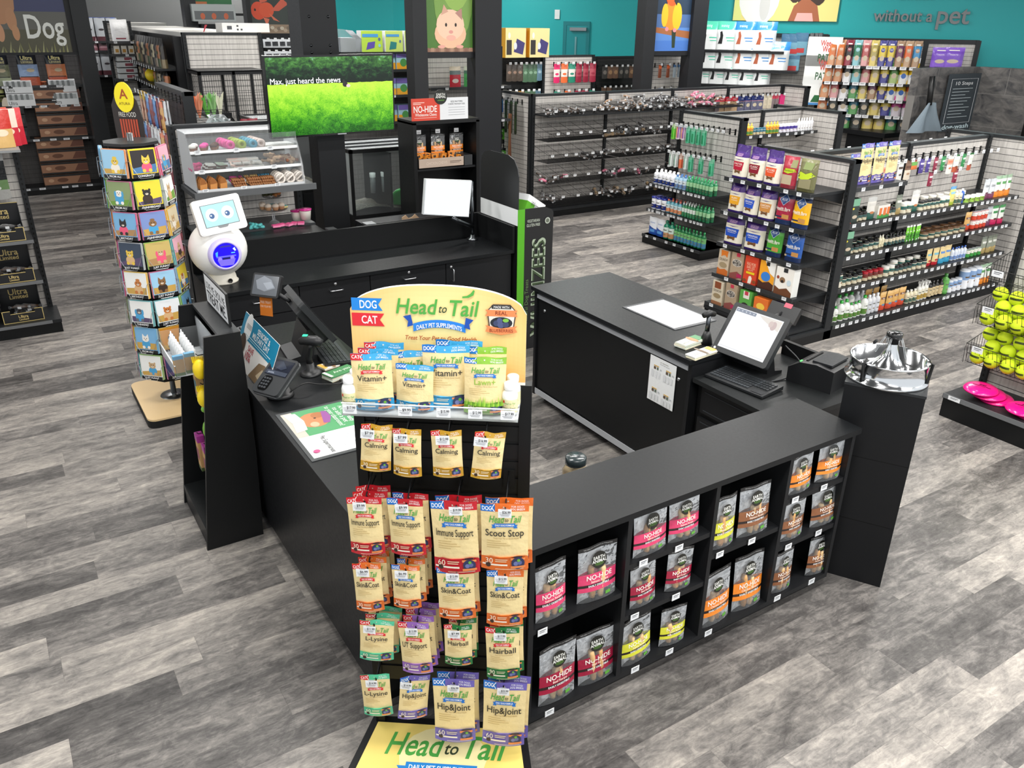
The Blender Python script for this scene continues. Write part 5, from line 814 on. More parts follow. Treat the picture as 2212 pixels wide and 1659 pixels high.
def botp(key, r, h, body, lab, cap, desc, plural, neck=.7, cr=.4, cap_h=.14, shoulder=.12, trig=False, name='bottle', mat='satin', lab2=None, cone=False):
    b = MB(); hn = h*neck; b.lathe([(0, 0), (r*.94, 0), (r, .004), (r, hn), (r*.8, hn+h*shoulder*.6), (r*cr, hn+h*shoulder), (r*cr, h*(1-cap_h))], 12, mat, body)
    b.lathe([(r*1.01, hn*.12), (r*1.01, hn*.5), (r*1.01, hn*.92)], 12, 'satin', [lab2 or lab, lab]); S = lambda x, z, off: ((r*1.01+off)*math.sin(x/r), -(r*1.01+off)*math.cos(x/r), z); art(b, S, 2*r, h, [('r', -.35, neck*.66, .35, neck*.74, '6a6a60'), ('e', 0, neck*.35, .25, .09, '8a7a5a')])
    c = MB(); ch = h*cap_h
    if cone: c.lathe([(r*cr*1.15, h-ch), (r*cr*1.1, h-ch*.6), (r*.12, h+ch*.6), (0, h+ch*.6)], 10, 'gloss', cap)
    else: c.lathe([(r*cr*1.15, h-ch), (r*cr*1.15, h-.002), (0, h)], 12, 'gloss', cap)
    if trig: c.box(-.008, -r*1.3, h-.01, .008, r*.6, h+.018, 'gloss', cap); c.box(-.004, -r*1.1, h-.04, .004, -r*.85, h-.008, 'gloss', cap)
    reg(key, name, 'bottle', b.mesh(name), [('cap', c.mesh('cap'))], desc, plural, 2*r)
jarp('j1', .038, .1, 'e8dfc6', 'e2d8bc', '151515', 'cream jar with black lid', 'cream black lid jars', lab2='3c6a66', txt='HEMP'); jarp('j2', .034, .085, '2a2420', 'd8cfb4', '1a1512', 'small dark jar with cream label', 'small dark jars', lab2='3a5c5a')
jarp('j3', .045, .11, 'e6ddc4', 'e6ddc4', 'e8e6de', 'cream jar with white lid', 'cream white lid jars', lab2='2f6a62'); jarp('j4', .038, .1, '3a2420', 'd2c4a4', 'b01c2a', 'brown jar with shiny red lid', 'red lid jars', lab2='7a2a24')
jarp('j5', .055, .075, 'd8c49c', 'd8ccac', '6a4a30', 'squat tan tub with brown lid', 'tan tubs', lab2='2f5f5a'); jarp('j6', .05, .16, 'e8e0cc', 'ece4d0', '2c2826', 'tall cream tub with dark lid', 'tall cream tubs', lidh=.16, lab2='3a6a60')
jarp('j7', .05, .07, 'f0f0ec', '9cc850', 'f4f4f0', 'white tub with lime label', 'lime label tubs'); jarp('j8', .042, .15, 'e0e4ea', 'eef0f4', 'd4d8de', 'pale blue powder canister', 'powder canisters', lidh=.08, lab2='8aa8d0'); jarp('j9', .058, .24, 'e0e4ea', 'eef0f4', 'd4d8de', 'large pale blue powder canister', 'large powder canisters', lidh=.06, lab2='8aa8d0')
jarp('ca', .035, .1, 'c83a2c', 'd4462c', 'c8ccd0', 'red and white food can', 'red food cans', lidh=.03, lab2='f0ece8', name='food_can', cat='can'); jarp('cg', .034, .09, '3a8a3c', '3f9a44', 'c8ccd0', 'green and white food can', 'green food cans', lidh=.03, lab2='eceae0', name='food_can', cat='can')
botp('b1', .03, .17, 'f2f2ee', 'eef0ea', '2fa03a', 'white bottle with green cap', 'green cap bottles', lab2='5a8a3a'); botp('b2', .04, .22, 'f4f4f0', 'eef0ea', '34a83e', 'large white bottle with green cap', 'large green cap bottles', lab2='5a8a3a'); botp('b3', .033, .21, 'dfe0e2', 'd8dae0', 'eceef0', 'pale grey lotion bottle', 'grey lotion bottles', neck=.72)
botp('b4', .03, .15, 'e8dfc0', 'e4dabc', 'f0eee6', 'cream bottle with white cap', 'cream bottles', lab2='4a6a5a'); botp('b5', .03, .2, 'f0f0ea', 'e8e4d0', 'f2f2ee', 'white trigger spray bottle', 'white spray bottles', trig=True, lab2='b89a4a'); botp('b6', .032, .19, '1c1a18', 'd8c49a', '1a1816', 'black bottle with gold label', 'black gold bottles'); botp('b7', .045, .24, '5aa04a', '6ab45a', '3a7a34', 'plump green shampoo bottle', 'green shampoo bottles')
botp('b8', .022, .12, 'ece4c4', 'e6deba', 'f0ecd8', 'cream dropper bottle', 'dropper bottles', cone=True); botp('b9', .026, .12, '20201f', 'ded4ba', '151515', 'small black capped bottle', 'black capped bottles', lab2='3a5c5a'); botp('ba', .024, .15, 'e4ecf4', 'dfe6f4', '3c66b8', 'pale spray can with blue cap', 'blue cap sprays', lab2='7a9ad0'); botp('bb', .028, .16, '3a66b8', '2c55a8', 'f0f0f0', 'blue bottle with white cap', 'blue bottles')
def tubep(key, w, h, col, col2, cap, desc, plural, name='gel_tube'):
    b = MB(); us = lin(-.5, .5, 6); S = pouchS(w, h, w*.8, 'stand', 1)
    for sd, fl in ((-1, False), (1, True)): b.surf(lambda u, v: S(u*w, v*h, 0, sd), us, [0, .5, .9, 1], lambda u, v: srgb(col if v < .5 else col2 if v < .9 else 'f4f4f0'), 'satin', flip=fl)
    art(b, S, w, h, [('e', 0, .35, .25, .1, '1c1c1c'), ('r', -.3, .6, .3, .66, 'eef4ea')]); c = MB(); c.lathe([(0, -.0), (w*.36, 0), (w*.36, .02), (w*.3, .024)], 10, 'gloss', cap); reg(key, name, 'tube', b.mesh(name), [('cap', c.mesh('cap'))], desc, plural, w)
tubep('t1', .045, .17, '4a9a2c', '7cd03a', 'f2f2f0', 'lime green tube standing on its white cap', 'lime green tubes')
def pchp(key, w, h, bands, items, desc, plural, kind='stand', T=.05): bagp(key, w, h, T, bands, items, desc, plural, kind, 'treat_pouch', 'pouch', seed=len(PR))
def simple(c1, c2, c3, txt=None, tc='f4f0e4'): return [('r', -.36, .6, .36, .72, c2), ('e', 0, .3, .24, .1, c3)]+([('t', txt, 0, .66, .09, tc, {'w': .66})] if txt else [])
pchp('p1', .13, .22, [(.3, '2a5c50'), (.8, 'e4e0d8'), (1, 'c8c8c4')], simple(0, 'd8d4cc', 'c07a4a'), 'pale pouch with dark teal base', 'pale teal pouches'); pchp('p2', .11, .2, [(.3, 'c84a30'), (.85, 'd8a860'), (1, 'e0b878')], simple(0, '7a4a30', '5a8ab0', 'Skin'), 'tan pouch with rust base', 'rust pouches'); pchp('p3', .11, .19, [(.2, 'b8202c'), (.85, 'e2cc92'), (1, 'd8c088')], simple(0, '7ab8c8', 'b8202c'), 'cream pouch with red base', 'red base pouches')
pchp('p4', .11, .19, [(.3, '3aa0c8'), (.85, 'e2cc92'), (1, 'd8c088')], simple(0, '5a8ad0', '2a80a8'), 'cream pouch with sky blue base', 'blue base pouches'); pchp('p5', .12, .24, [(.28, 'e88a2c'), (.85, 'e8ece4'), (1, '9ab89a')], simple(0, '5a9a5a', 'b06a3c'), 'white and green pouch with orange base', 'orange base pouches'); pchp('p6', .12, .22, [(.28, 'c8205a'), (.85, 'e8ece4'), (1, '4a9a5a')], simple(0, '3a8a4a', '5a3a2c'), 'white and green pouch with pink base', 'pink base pouches')
pchp('p7', .11, .22, [(.25, '7a3a5a'), (.85, 'd4d8dc'), (1, 'c4c8cc')], simple(0, 'b8bcc0', '6a3a4a', 'Zuke', '3a3a3a'), 'silver pouch with plum base', 'silver pouches'); pchp('p8', .12, .2, [(.2, 'a8b83a'), (.85, 'dcd27a'), (1, '5a9ac8')], simple(0, '8ac0e0', 'c8b85a'), 'yellow green pouch', 'yellow green pouches'); pchp('p9', .1, .2, [(.3, 'a8925c'), (.85, '8a9080'), (1, '6a7064')], simple(0, 'd8d8d0', 'c8a86a'), 'grey green pouch with tan base', 'grey green pouches')
for k, w, h, lb in (('hj', .2, .39, 'tall cream joint pouch with purple base'), ('hk', .14, .3, 'smaller cream joint pouch with purple base')): reg(k, 'supplement_pouch', 'pouch', h2t_mesh(w, h, 'Hip&Joint', 'DOG', IND, '60', 'stand'), [], lb, 'purple base supplement pouches', w)
boxp('gb', .13, .24, .09, '2f3a34', [('r', -.5, .7, .5, 1, '7ab090'), ('e', -.2, .6, .14, .08, 'e8d83a'), ('e', .1, .25, .3, .14, 'c8b8a0'), ('p', [(-.5, 0), (-.2, 0), (-.5, .12)], 'e0483a')], 'dark box with mint green top', 'mint topped boxes'); boxp('ob', .07, .13, .08, 'e8e4dc', [('r', -.5, 0, .5, .3, '4a9a4a'), ('r', -.1, .2, .5, .8, 'e0783a')], 'small white and orange box', 'small orange boxes')
SR = 'supplement run'
row(g_sup, .03, .8, 1.546, -.38, [('hk', 1), ('hj', 3)], 'top short supplement shelf', lean=-.05)
row(g_sup, .03, 3.04, 1.191, -.42, [('gb', 1), ('j2', 3), ('p1', 1), ('ob', 3), ('j2', 2), ('p9', 1), ('j3', 2), ('p1', 1), ('j1', 5), ('j3', 2), ('p8', 1), ('b4', 2), ('bb', 1), ('j7', 4), ('p7', 2), ('p5', 3)], 'supplement shelf one', deep=1)
row(g_sup, .03, 3.04, .861, -.42, [('gb', 1), ('j2', 3), ('j1', 3), ('b8', 2), ('b9', 6), ('j5', 0), ('t1', 5), ('j5', 7), ('p2', 1), ('ca', 4), ('p7', 1), ('p6', 2)], 'supplement shelf two')
row(g_sup, .03, 3.04, .521, -.42, [('j6', 1), ('j1', 4), ('j4', 4), ('j3', 2), ('j2', 4), ('j1', 3), ('p3', 2), ('p4', 2), ('ba', 5), ('cg', 4), ('p9', 3)], 'supplement shelf three')
row(g_sup, .03, 3.04, .136, -.44, [('b1', 2), ('b2', 2), ('b1', 3), ('b2', 1), ('b3', 3), ('p2', 4), ('b4', 3), ('b5', 3), ('b6', 4), ('b7', 1), ('j8', 3), ('j9', 3), ('p5', 2)], 'bottom supplement shelf')
row(g_sup, .1, 1.2, .136, -.3, [('b2', 5), ('b3', 2), ('p2', 3)], 'bottom shelf back row'); row(g_sup, .1, 3.0, .521, -.32, [('j1', 8), ('j3', 4), ('j1', 5)], 'shelf three back row'); row(g_sup, .2, 2.4, .861, -.32, [('j1', 10), ('j5', 6)], 'shelf two back row'); row(g_sup, .3, 2.4, 1.191, -.32, [('j1', 9), ('j3', 6)], 'shelf one back row')
M_ca = [o for o in COL.objects if o.name.startswith('food_can') and o['label'].startswith('red')]
for i, o in enumerate(M_ca[:4]): c = inst('ca', o.matrix_basis @ Matrix.Translation((0, 0, .102)), f'upper red and white food can, {ORD[i]} from left of the stacked cans', 'stacked red food cans')
# --- hooks with hanging packs
_hk = {}
def hookmesh(L, tag=True):
    if (L, tag) not in _hk:
        b = MB(); b.box(-.012, -.008, -.04, .012, 0, .04, 'lam', '131415'); b.tube([(0, -.004, .0), (0, -L, .01), (0, -L-.004, .022)], .003, 5, 'lam', '1a1b1c'); b.tube([(0, -.004, .03), (0, -L-.01, .035)], .0022, 5, 'lam', '1a1b1c')
        if tag: b.box(-.028, -L-.014, .0, .028, -L-.012, .042, 'satin', TAG); b.box(-.018, -L-.0146, .012, .016, -L-.014, .018, 'satin', '8a8c90')
        _hk[(L, tag)] = b.mesh('hook')
    return _hk[(L, tag)]
def pegs(fix, specs, z, phrase, L=.2, n_deep=1, name='hook'):
    """specs: [(x, key or None)]"""
    num = {}; seen = {}
    for x, k in specs: num[k] = num.get(k, 0)+1
    for x, k in specs:
        link('hook', hookmesh(L), fix, loc=(x, 0, z))
        if k is None: continue
        seen[k] = seen.get(k, 0)+1; h = PH_[k]
        for j in range(n_deep):
            lb = (f'{PR[k][4]}, {ORD[seen[k]-1]} from left hanging on {phrase}' if num[k] > 1 else f'{PR[k][4]} hanging on {phrase}')
            if j: lb = 'rear '+lb
            inst(k, fixM(fix, x, -L+.03+.03*j, z-h+.012, random.uniform(-.12, .12)), lb, f'{PR[k][5]} hanging on {phrase}')
PH_ = {}
def hp_(key, w, h, bands, items, desc, plural): bagp(key, w, h, .025, bands, items, desc, plural, 'hang', 'hanging_pack', 'pack', seed=len(PR)); PH_[key] = h
hp_('g1', .1, .2, [(.5, 'e8e4dc'), (.8, 'e0a088'), (1, 'ece8e0')], simple(0, 'd87a5a', 'c87a4a'), 'white pack with salmon band', 'salmon band packs'); hp_('g2', .1, .2, [(.6, 'e6e6e0'), (1, 'd8d8d2')], simple(0, '4a3a30', '4a3a2c'), 'white pack with dark dog picture', 'white dog packs')
hp_('g3', .13, .1, [(.4, 'e07a3a'), (.8, '6aa84a'), (1, 'b83a34')], [], 'striped red green orange pack', 'striped packs'); hp_('g4', .09, .15, [(.6, '4a3a8a'), (1, '5a4a9a')], simple(0, 'd8d0e8', '8a7ac0'), 'violet pack', 'violet packs'); hp_('g5', .09, .15, [(.6, '8a2440'), (1, 'a03450')], simple(0, 'e8d8dc', 'd8a0a8'), 'maroon pack', 'maroon packs'); hp_('g6', .09, .15, [(.6, '2a8a4a'), (1, '3a9a5a')], simple(0, 'dcecdc', '9ac8a0'), 'green pack', 'green packs'); hp_('g7', .1, .19, [(.3, 'c05a3a'), (.9, 'e4e8de'), (1, '3a8a4a')], simple(0, 'c8d0c0', '8a4a30'), 'white and green pack with rust base', 'white green packs')
hp_('g8', .11, .2, [(.5, 'e0d4c0'), (1, '7a5a44')], simple(0, '5a3a2c', 'b08a6a'), 'brown and cream pack', 'brown packs')
pegs(g_sup, [(.92, 'g1'), (1.06, 'g2'), (1.18, 'g2'), (1.32, 'g8'), (1.42, 'g3'), (1.56, 'g4'), (1.68, 'g4'), (1.82, 'g5'), (1.96, 'g6'), (2.1, 'g1'), (2.22, 'g7'), (2.36, 'g6'), (2.5, 'g7'), (2.66, None), (2.82, None), (2.96, None)], 1.66, 'supplement run pegs')
pegs(g_sup, [(1.78, 'g5'), (2.26, 'g5')], 1.5, 'lower supplement pegs')
for i in range(9): MB().tube([(.3+i*.3, .08, 1.74), (.3+i*.3, .3, 1.75)], .003, 5, 'lam', '1a1b1c').box(.275+i*.3, .3, 1.74, .33+i*.3, .303, 1.785, 'satin', TAG).build('rear_hook', g_sup)
# --- dental display
botp('d1', .04, .2, 'eef0f4', 'eef0f4', 'f4f4f4', 'white dental rinse bottle with navy base', 'white navy bottles', lab2='1c3478'); botp('d2', .036, .19, '9cc0d8', 'd8e4ec', '3a70b0', 'light blue rinse bottle', 'light blue bottles', lab2='6a8ab8', mat='gloss'); botp('d3', .028, .2, '2f8a5a', '9fd0a0', '2a9a5a', 'green dental gel bottle', 'green dental bottles', lab2='2a6a48', mat='gloss'); botp('d4', .045, .18, 'eef0f4', 'f0f0f4', '1c2a8c', 'white wipes tub with navy lid', 'wipes tubs', cr=.95, cap_h=.14, neck=.8, shoulder=.03, lab2='1c2a78')
botp('d5', .034, .19, '6aa8b8', 'c8dce0', 'c86a5a', 'pale teal bottle with pink cap', 'pale teal bottles', lab2='e0946a', mat='gloss'); botp('d6', .022, .19, '3a8a5c', 'e4ece4', 'eef2ee', 'slim green spray with white cap', 'slim green sprays', lab2='3a8a5c', cone=True); botp('d7', .05, .26, '157a5c', 'd8e8e0', '0f6a4c', 'large teal green rinse jug', 'teal jugs', lab2='c8946a', mat='gloss'); botp('d8', .032, .24, '1c7040', '7ac07a', '1a8a48', 'tall dark green rinse bottle', 'dark green bottles', lab2='4a8ab0', mat='gloss')
pchp('d9', .16, .25, [(.5, '2450a8'), (.8, 'e8ecf2'), (1, 'f0f2f6')], [('r', -.3, .15, .3, .3, '5a9ad8'), ('t', 'Dentastix', 0, .7, .07, '2a6ab8', {'w': .7}), ('p', [(-.5, .5), (.5, .3), (.5, .5)], 'e8ecf2')], 'white and blue dental chew pouch', 'white blue pouches')
row(g_den, .02, 1.18, .861, -.42, [('d1', 5), ('d2', 3), ('d3', 8)], 'top dental shelf', deep=2); row(g_den, .02, 1.18, .501, -.42, [('d4', 3), ('d5', 4), ('d6', 5), ('d3', 4)], 'middle dental shelf', deep=2); row(g_den, .02, 1.18, .131, -.45, [('d9', 2), ('d7', 2), ('d8', 9)], 'bottom dental shelf', deep=1)
hp_('k1', .075, .2, [(.7, '7acb4a'), (1, 'c8e0b0')], [('r', -.2, .1, .2, .8, '4ab02a')], 'green dental chew blister', 'green blisters'); hp_('k2', .075, .19, [(.7, 'e0d4d8'), (1, 'c8d0d8')], [('r', -.3, .1, -.05, .85, 'e0602c'), ('r', .1, .1, .35, .85, '8a3a9a')], 'orange and purple toothbrush pack', 'toothbrush packs'); hp_('k3', .07, .22, [(.75, '5ab890'), (1, '8ad0b0')], [('r', -.2, .1, .25, .6, '2a8a5c')], 'sea green gel pack', 'sea green packs'); hp_('k4', .06, .2, [(.6, 'd8e0dc'), (1, 'e8ece8')], [('r', -.2, .1, 0, .8, '3a9a6a')], 'pale toothbrush pack', 'pale packs'); hp_('k5', .06, .2, [(.6, 'e0704a'), (1, 'e0c0b0')], [], 'coral toothbrush pack', 'coral packs')
pegs(g_den, [(.07+.1*i, k) for i, k in enumerate(['k1', 'k2', 'k2', 'k3', 'k3', 'k3', 'k3', None, None, None, None])], 1.66, 'dental display top hooks', L=.22, n_deep=2); pegs(g_den, [(.07+.1*i, k) for i, k in enumerate(['k4', 'k4', 'k5', 'k4', 'k3', None, 'k3', None, 'k3'])], 1.28, 'dental display lower hooks', L=.22, n_deep=2)
# --- ear drops shelf
botp('q1', .03, .15, 'f0c040', 'f2a83a', 'f0c850', 'yellow ear cleaner bottle', 'yellow bottles', cone=True, lab2='5a9a4a'); botp('q2', .026, .17, 'f2f2f4', 'f2f2f4', 'f8f8f8', 'white dropper bottle', 'white droppers', cone=True); jarp('q3', .04, .13, 'f0f2ec', 'f0f2ec', '5ad04a', 'white jar with bright green lid', 'green lid jars', lab2='7ac05a'); jarp('q4', .03, .09, 'e0e4e0', 'd8c8a0', '2a6a80', 'small teal label jar', 'teal jars', lab2='3a7a90'); jarp('q5', .036, .12, 'ece8f0', 'eae6f0', 'e8e8ec', 'white jar with purple label', 'purple label jars', lab2='4a3a9a')
row(g_dens, .12, 1.82, 1.562, -.28, [('q3', 2), ('q1', 4), ('q4', 4), ('q1', 4), ('q5', 5), ('q2', 6)], 'ear care shelf')
row(g_dens, .9, 1.8, 1.0, -.3, [('q2', 8), ('q1', 2)], 'lower ear care shelf'); shelf(g_dens, 1.0, .35, .1, 1.85, autotags(.9, 1.8, 6))
# --- wire bins with wrapped chews
def wirebin(root, x0, x1, z, hh=.2, D=.42, divs=6, y0=0):
    b = MB(); n = int((x1-x0)/.017); c = '141516'  # wires packed closer to darken the bins, partly standing in for shelf shade
    for i in range(n+1):
        x = x0+(x1-x0)*i/n; b.tube([(x, y0-.02, z+hh), (x, y0-.03, z), (x, y0-D, z), (x, y0-D-.03, z+hh*.55)], .0026, 3, 'lam', c)
    for t in (.0, .5, 1): b.tube([(x0, y0-D-.03*t, z+hh*.55*t), (x1, y0-D-.03*t, z+hh*.55*t)], .0025, 4, 'lam', c); b.tube([(x0, y0-.03, z+hh*t), (x1, y0-.03, z+hh*t)], .0025, 4, 'lam', c)
    for yy in (.12, .22, .32): b.tube([(x0, y0-yy, z), (x1, y0-yy, z)], .0022, 4, 'lam', c)
    for i in range(divs+1):
        x = x0+(x1-x0)*i/divs; b.tube([(x, y0-.02, z+hh), (x, y0-D-.03, z+hh*.55)], .003, 4, 'metal', '4a4c4e'); b.tube([(x, y0-D, z+.01), (x, y0-.02, z+hh*.5)], .002, 4, 'lam', c)
    o = b.build('wire_bin', root)
    for x in autotags(x0, x1, max(3, int((x1-x0)/.24))): link('price_tag', tagmesh(.06, .036), o, loc=(x, y0-D-.034, z+hh*.5))
    return o
MB().box(.05, -.45, 1.58, 4.4, 0, 1.6, 'lam', BK2).build('shelf', g_chw)
wirebin(g_chw, .05, 1.5, 1.6, .14); wirebin(g_chw, 1.5, 3.0, 1.6, .14); wirebin(g_chw, 3.0, 4.4, 1.6, .14)
for z in (1.2, .86, .52, .18):
    for x0, x1 in ((.05, 1.5), (1.55, 3.0), (3.05, 4.4)): wirebin(g_chw, x0, x1, z, .24)
MB().box(.05, -.44, .131, 4.4, -.02, .16, 'lam', '141516').build('deck_tray', g_chw)
CM = []
for i, c in enumerate(('5a4434', '8a6a4c', '3a302c', 'b08a64', '6a5a50', '2c2624')):
    b = MB(); q = random.Random(i); L = q.uniform(.12, .2); b.tube([(-L/2, 0, 0), (-L*.2, .01, .005), (L*.2, -.008, .004), (L/2, .005, 0)], [.012, .02, .018, .013], 7, 'matte', c)
    b.tube([(-L/2-.03, 0, 0), (-L/2, 0, 0), (-L*.2, .01, .006), (L*.2, -.008, .004), (L/2, .005, 0), (L/2+.03, 0, .004)], [.018, .008, .026, .024, .009, .02], 8, 'film', 'ffffff'); b.box(-.015, -.027, -.012, .02, -.025, .012, 'satin', 'e4e6e8'); CM.append(b.mesh('wrapped_chew'))
BNE = MB(); BNE.tube([(-.11, 0, 0), (-.09, 0, 0), (0, 0, 0), (.09, 0, 0), (.11, 0, 0)], [.02, .034, .02, .034, .02], 9, 'matte', 'b89c78'); BNE.tube([(-.15, 0, 0), (-.12, 0, 0), (0, 0, 0), (.12, 0, 0), (.15, 0, 0)], [.02, .02, .03, .02, .02], 8, 'film', 'ffffff'); CM.append(BNE.mesh('wrapped_bone'))
PNK = MB(); PNK.tube([(-.07, 0, 0), (0, .01, .01), (.07, 0, 0)], [.02, .03, .018], 8, 'foil', 'd87a94'); PNK.box(-.02, -.034, -.012, .02, -.03, .015, 'satin', 'ece8ea'); CM.append(PNK.mesh('wrapped_chew'))
def pile(x0, x1, z, n, mix, tier, y0=-.4, y1=-.08, lift=.1):
    for i in range(n):
        k = random.choice(mix); x = random.uniform(x0, x1); y = random.uniform(y0, y1); zz = z+.025+lift*random.random()**1.5*(1+(y+.4))
        M = g_chw.matrix_basis @ Matrix.Translation((x, y, zz)) @ Matrix.Rotation(random.uniform(-1.2, 1.2), 4, 'Z') @ Matrix.Rotation(random.uniform(-.5, .5), 4, 'Y')
        link('wrapped_bone' if k == 6 else 'wrapped_chew', CM[k], None, label={6: 'cream bone wrapped in clear film', 7: 'pink wrapped chew'}.get(k, 'clear wrapped brown chew')+f' heaped in the {tier} row of wire bins', cat='dog chew', group=f'{ {6: "bones", 7: "pink chews"}.get(k, "wrapped chews") } in the {tier} row of wire bins', M=M)
pile(1.2, 2.1, 1.6, 34, [1, 3, 3, 4], 'top', lift=.14); pile(2.0, 3.2, 1.6, 50, [0, 2, 4, 5], 'top', lift=.16); pile(3.1, 3.8, 1.6, 26, [7, 7, 3], 'top', lift=.18); pile(.1, 1.2, 1.6, 10, [4, 0], 'top', lift=.05)
pile(1.7, 2.3, 1.2, 14, [2, 5, 4], 'second'); pile(2.7, 3.6, 1.2, 20, [5, 2, 5], 'second'); pile(1.2, 4.2, 1.2, 10, [0, 6], 'second', lift=.03)
pile(.8, 1.4, .86, 12, [2, 4, 5], 'third'); pile(1.7, 4.0, .86, 16, [0, 4, 2], 'third', lift=.04); pile(.1, .55, .52, 9, [7, 4, 0], 'fourth'); pile(1.3, 2.1, .52, 14, [5, 4, 7, 2], 'fourth'); pile(2.3, 4.2, .52, 10, [4, 0], 'fourth', lift=.04)
pile(1.2, 4.0, .18, 30, [4, 0, 6, 2], 'bottom'); pile(.1, .5, .18, 6, [4, 2], 'bottom'); pile(2.8, 4.0, .18, 8, [6, 6, 3], 'bottom')
hp_('w1', .16, .26, [(.7, 'd8b48c'), (1, 'c0283a')], [('e', 0, .4, .3, .22, 'e8d4b0'), ('t', 'CHEWS', 0, .85, .08, 'f4e8e0', {'w': .7})], 'red topped chew bag', 'red chew bags'); hp_('w2', .17, .27, [(.1, '1c2c64'), (.65, '6a6a84'), (1, '1c2c6c')], [('e', 0, .4, .3, .2, 'd8ccb0'), ('t', 'USA', .1, .85, .08, 'e8ecf4', {'w': .5}), ('r', -.5, .66, .5, .69, 'e0a0a8')], 'navy topped rawhide bag', 'navy rawhide bags'); hp_('w3', .12, .24, [(1, 'd8ccb4')], [('e', 0, .72, .3, .14, 'ece0c4'), ('e', 0, .3, .32, .16, 'e4d8bc')], 'cream bone pack', 'cream bone packs'); hp_('w4', .1, .24, [(.7, '8a7a7c'), (1, 'd0405a')], [], 'clear pack with red header', 'red header packs'); hp_('w5', .14, .3, [(.2, '7a2a3a'), (1, 'e0307c')], [('e', 0, .3, .2, .14, '5a2a2a')], 'bright pink hanging bag', 'pink bags')
pegs(g_chw, [(4.0, 'w4'), (4.1, 'w1'), (4.28, 'w1'), (4.44, 'w1'), (4.62, 'w2'), (4.8, 'w2'), (4.98, 'w2'), (5.14, 'w2'), (5.28, 'w3'), (5.4, 'w3'), (5.5, 'w4'), (5.6, 'w4'), (5.75, 'w5')], 1.72, 'chew gondola pegs', L=.22, n_deep=2)
pegs(g_chw, [(4.2+.17*i, k) for i, k in enumerate(['w1', 'w2', 'w3', 'w2', 'w3', 'w4', 'w3'])], 1.3, 'lower chew gondola pegs', L=.2)
# green chew end panel
hp_('v1', .1, .2, [(.6, '3a6ab0'), (1, '2a8ad0')], simple(0, '1c2a3a', '6a8ab0'), 'blue chew pack', 'blue chew packs'); hp_('v2', .09, .5, [(.9, '2a3a26'), (1, '3a5a34')], [('r', -.3, .1, .3, .5, '4a6a40')], 'long dark green chew pack', 'long green packs'); hp_('v3', .16, .28, [(.25, '15181a'), (.85, '5ab03a'), (1, '15181a')], [('e', 0, .45, .3, .2, '3a4a34'), ('r', -.3, .7, .3, .76, 'e0f0d8')], 'bright green chew pack with black base', 'bright green packs')
pegs(g_chwe, [(.12, 'v3'), (.3, 'v1'), (.48, 'v1'), (.62, 'v2'), (.78, 'v2'), (.92, 'v2')], 1.76, 'green end panel top hooks', L=.16); pegs(g_chwe, [(.3, 'v3'), (.5, 'v3')], 1.33, 'green panel middle hooks', L=.16); pegs(g_chwe, [(.35, 'v3'), (.55, 'v3')], .98, 'green panel lower hooks', L=.16)
b = MB()
for i in range(5): b.tube([(.02*i-.04, -.01*(i % 2), 0), (.012*i-.024, 0, .4), (.016*i-.032, .0, .8)], [.013, .009, .012], 7, 'matte', ['8a5a40', 'a8744c', 'c09868', '9a6648', '7a4c38'][i])
reg('stx', 'bully_stick_bundle', 'dog chew', b.mesh('bully_stick_bundle'), [], 'long bundle of brown chew sticks', 'bundles', .1); inst('stx', fixM(g_chwe, .86, -.2, .78), 'long bundle of brown chew sticks hanging on green end panel', 'bundles'); 
# --- tennis ball and flying disc end display
g_bal = gondola('endcap_shelving', 'end shelving with wire baskets of yellow tennis balls and pink discs', (6.86, 3.26, 0), R90, 1.3, 1.7, .5, slat='slat', posts=[.02, 1.24], base=.2)
MB().box(0, -.515, .17, 1.3, -.51, .21, 'satin', '6a6c6e').build('price_strip', g_bal); link('price_tag', tagmesh(.1, .034), g_bal, loc=(.1, -.52, .19))
def basket(root, x0, x1, z, hh=.18, D=.3):
    b = MB(); n = int((x1-x0)/.035)
    for i in range(n+1): x = x0+(x1-x0)*i/n; b.tube([(x, -.02, z+.03), (x, -D+.03, z), (x, -D-.05, z+hh)], .002, 4, 'lam', '151617')
    for i in range(9):
        y = -.02-(D+.02)*i/8
        for x in (x0, x1): b.tube([(x, y, z+.01), (x, y-.02, z+hh*(1.5-.6*i/8))], .002, 4, 'lam', '151617')
    for t in (0, .5, 1): b.tube([(x0, -D+.03-.08*t, z+hh*t), (x1, -D+.03-.08*t, z+hh*t)], .003, 5, 'lam', '151617')
    for x in (x0, x1): b.tube([(x, -.02, z+hh*1.5), (x, -D*.6, z+hh*1.25), (x, -D-.05, z+hh)], .003, 5, 'lam', '151617')
    o = b.build('wire_basket', root); link('price_tag', tagmesh(.09, .05), o, loc=(x0+.1, -D-.056, z+hh*.85)); return o
bl = MB(); bl.sphere((0, 0, 0), .06, 22, 'matte', 'cfe22a'); art(bl, lambda x, z, off: (math.sin(x/.06)*.061*math.cos((z)/.06), -math.cos(x/.06)*.061*math.cos(z/.06), .061*math.sin(z/.06)), 1, 1, [('r', -.05, -.008, .05, .01, '5a6a1a'), ('t', 'SUPERMARKET', 0, .001, .014, '1c2410', {'w': .085, 'b': .02})], off=.0006); blm = bl.mesh('tennis_ball')
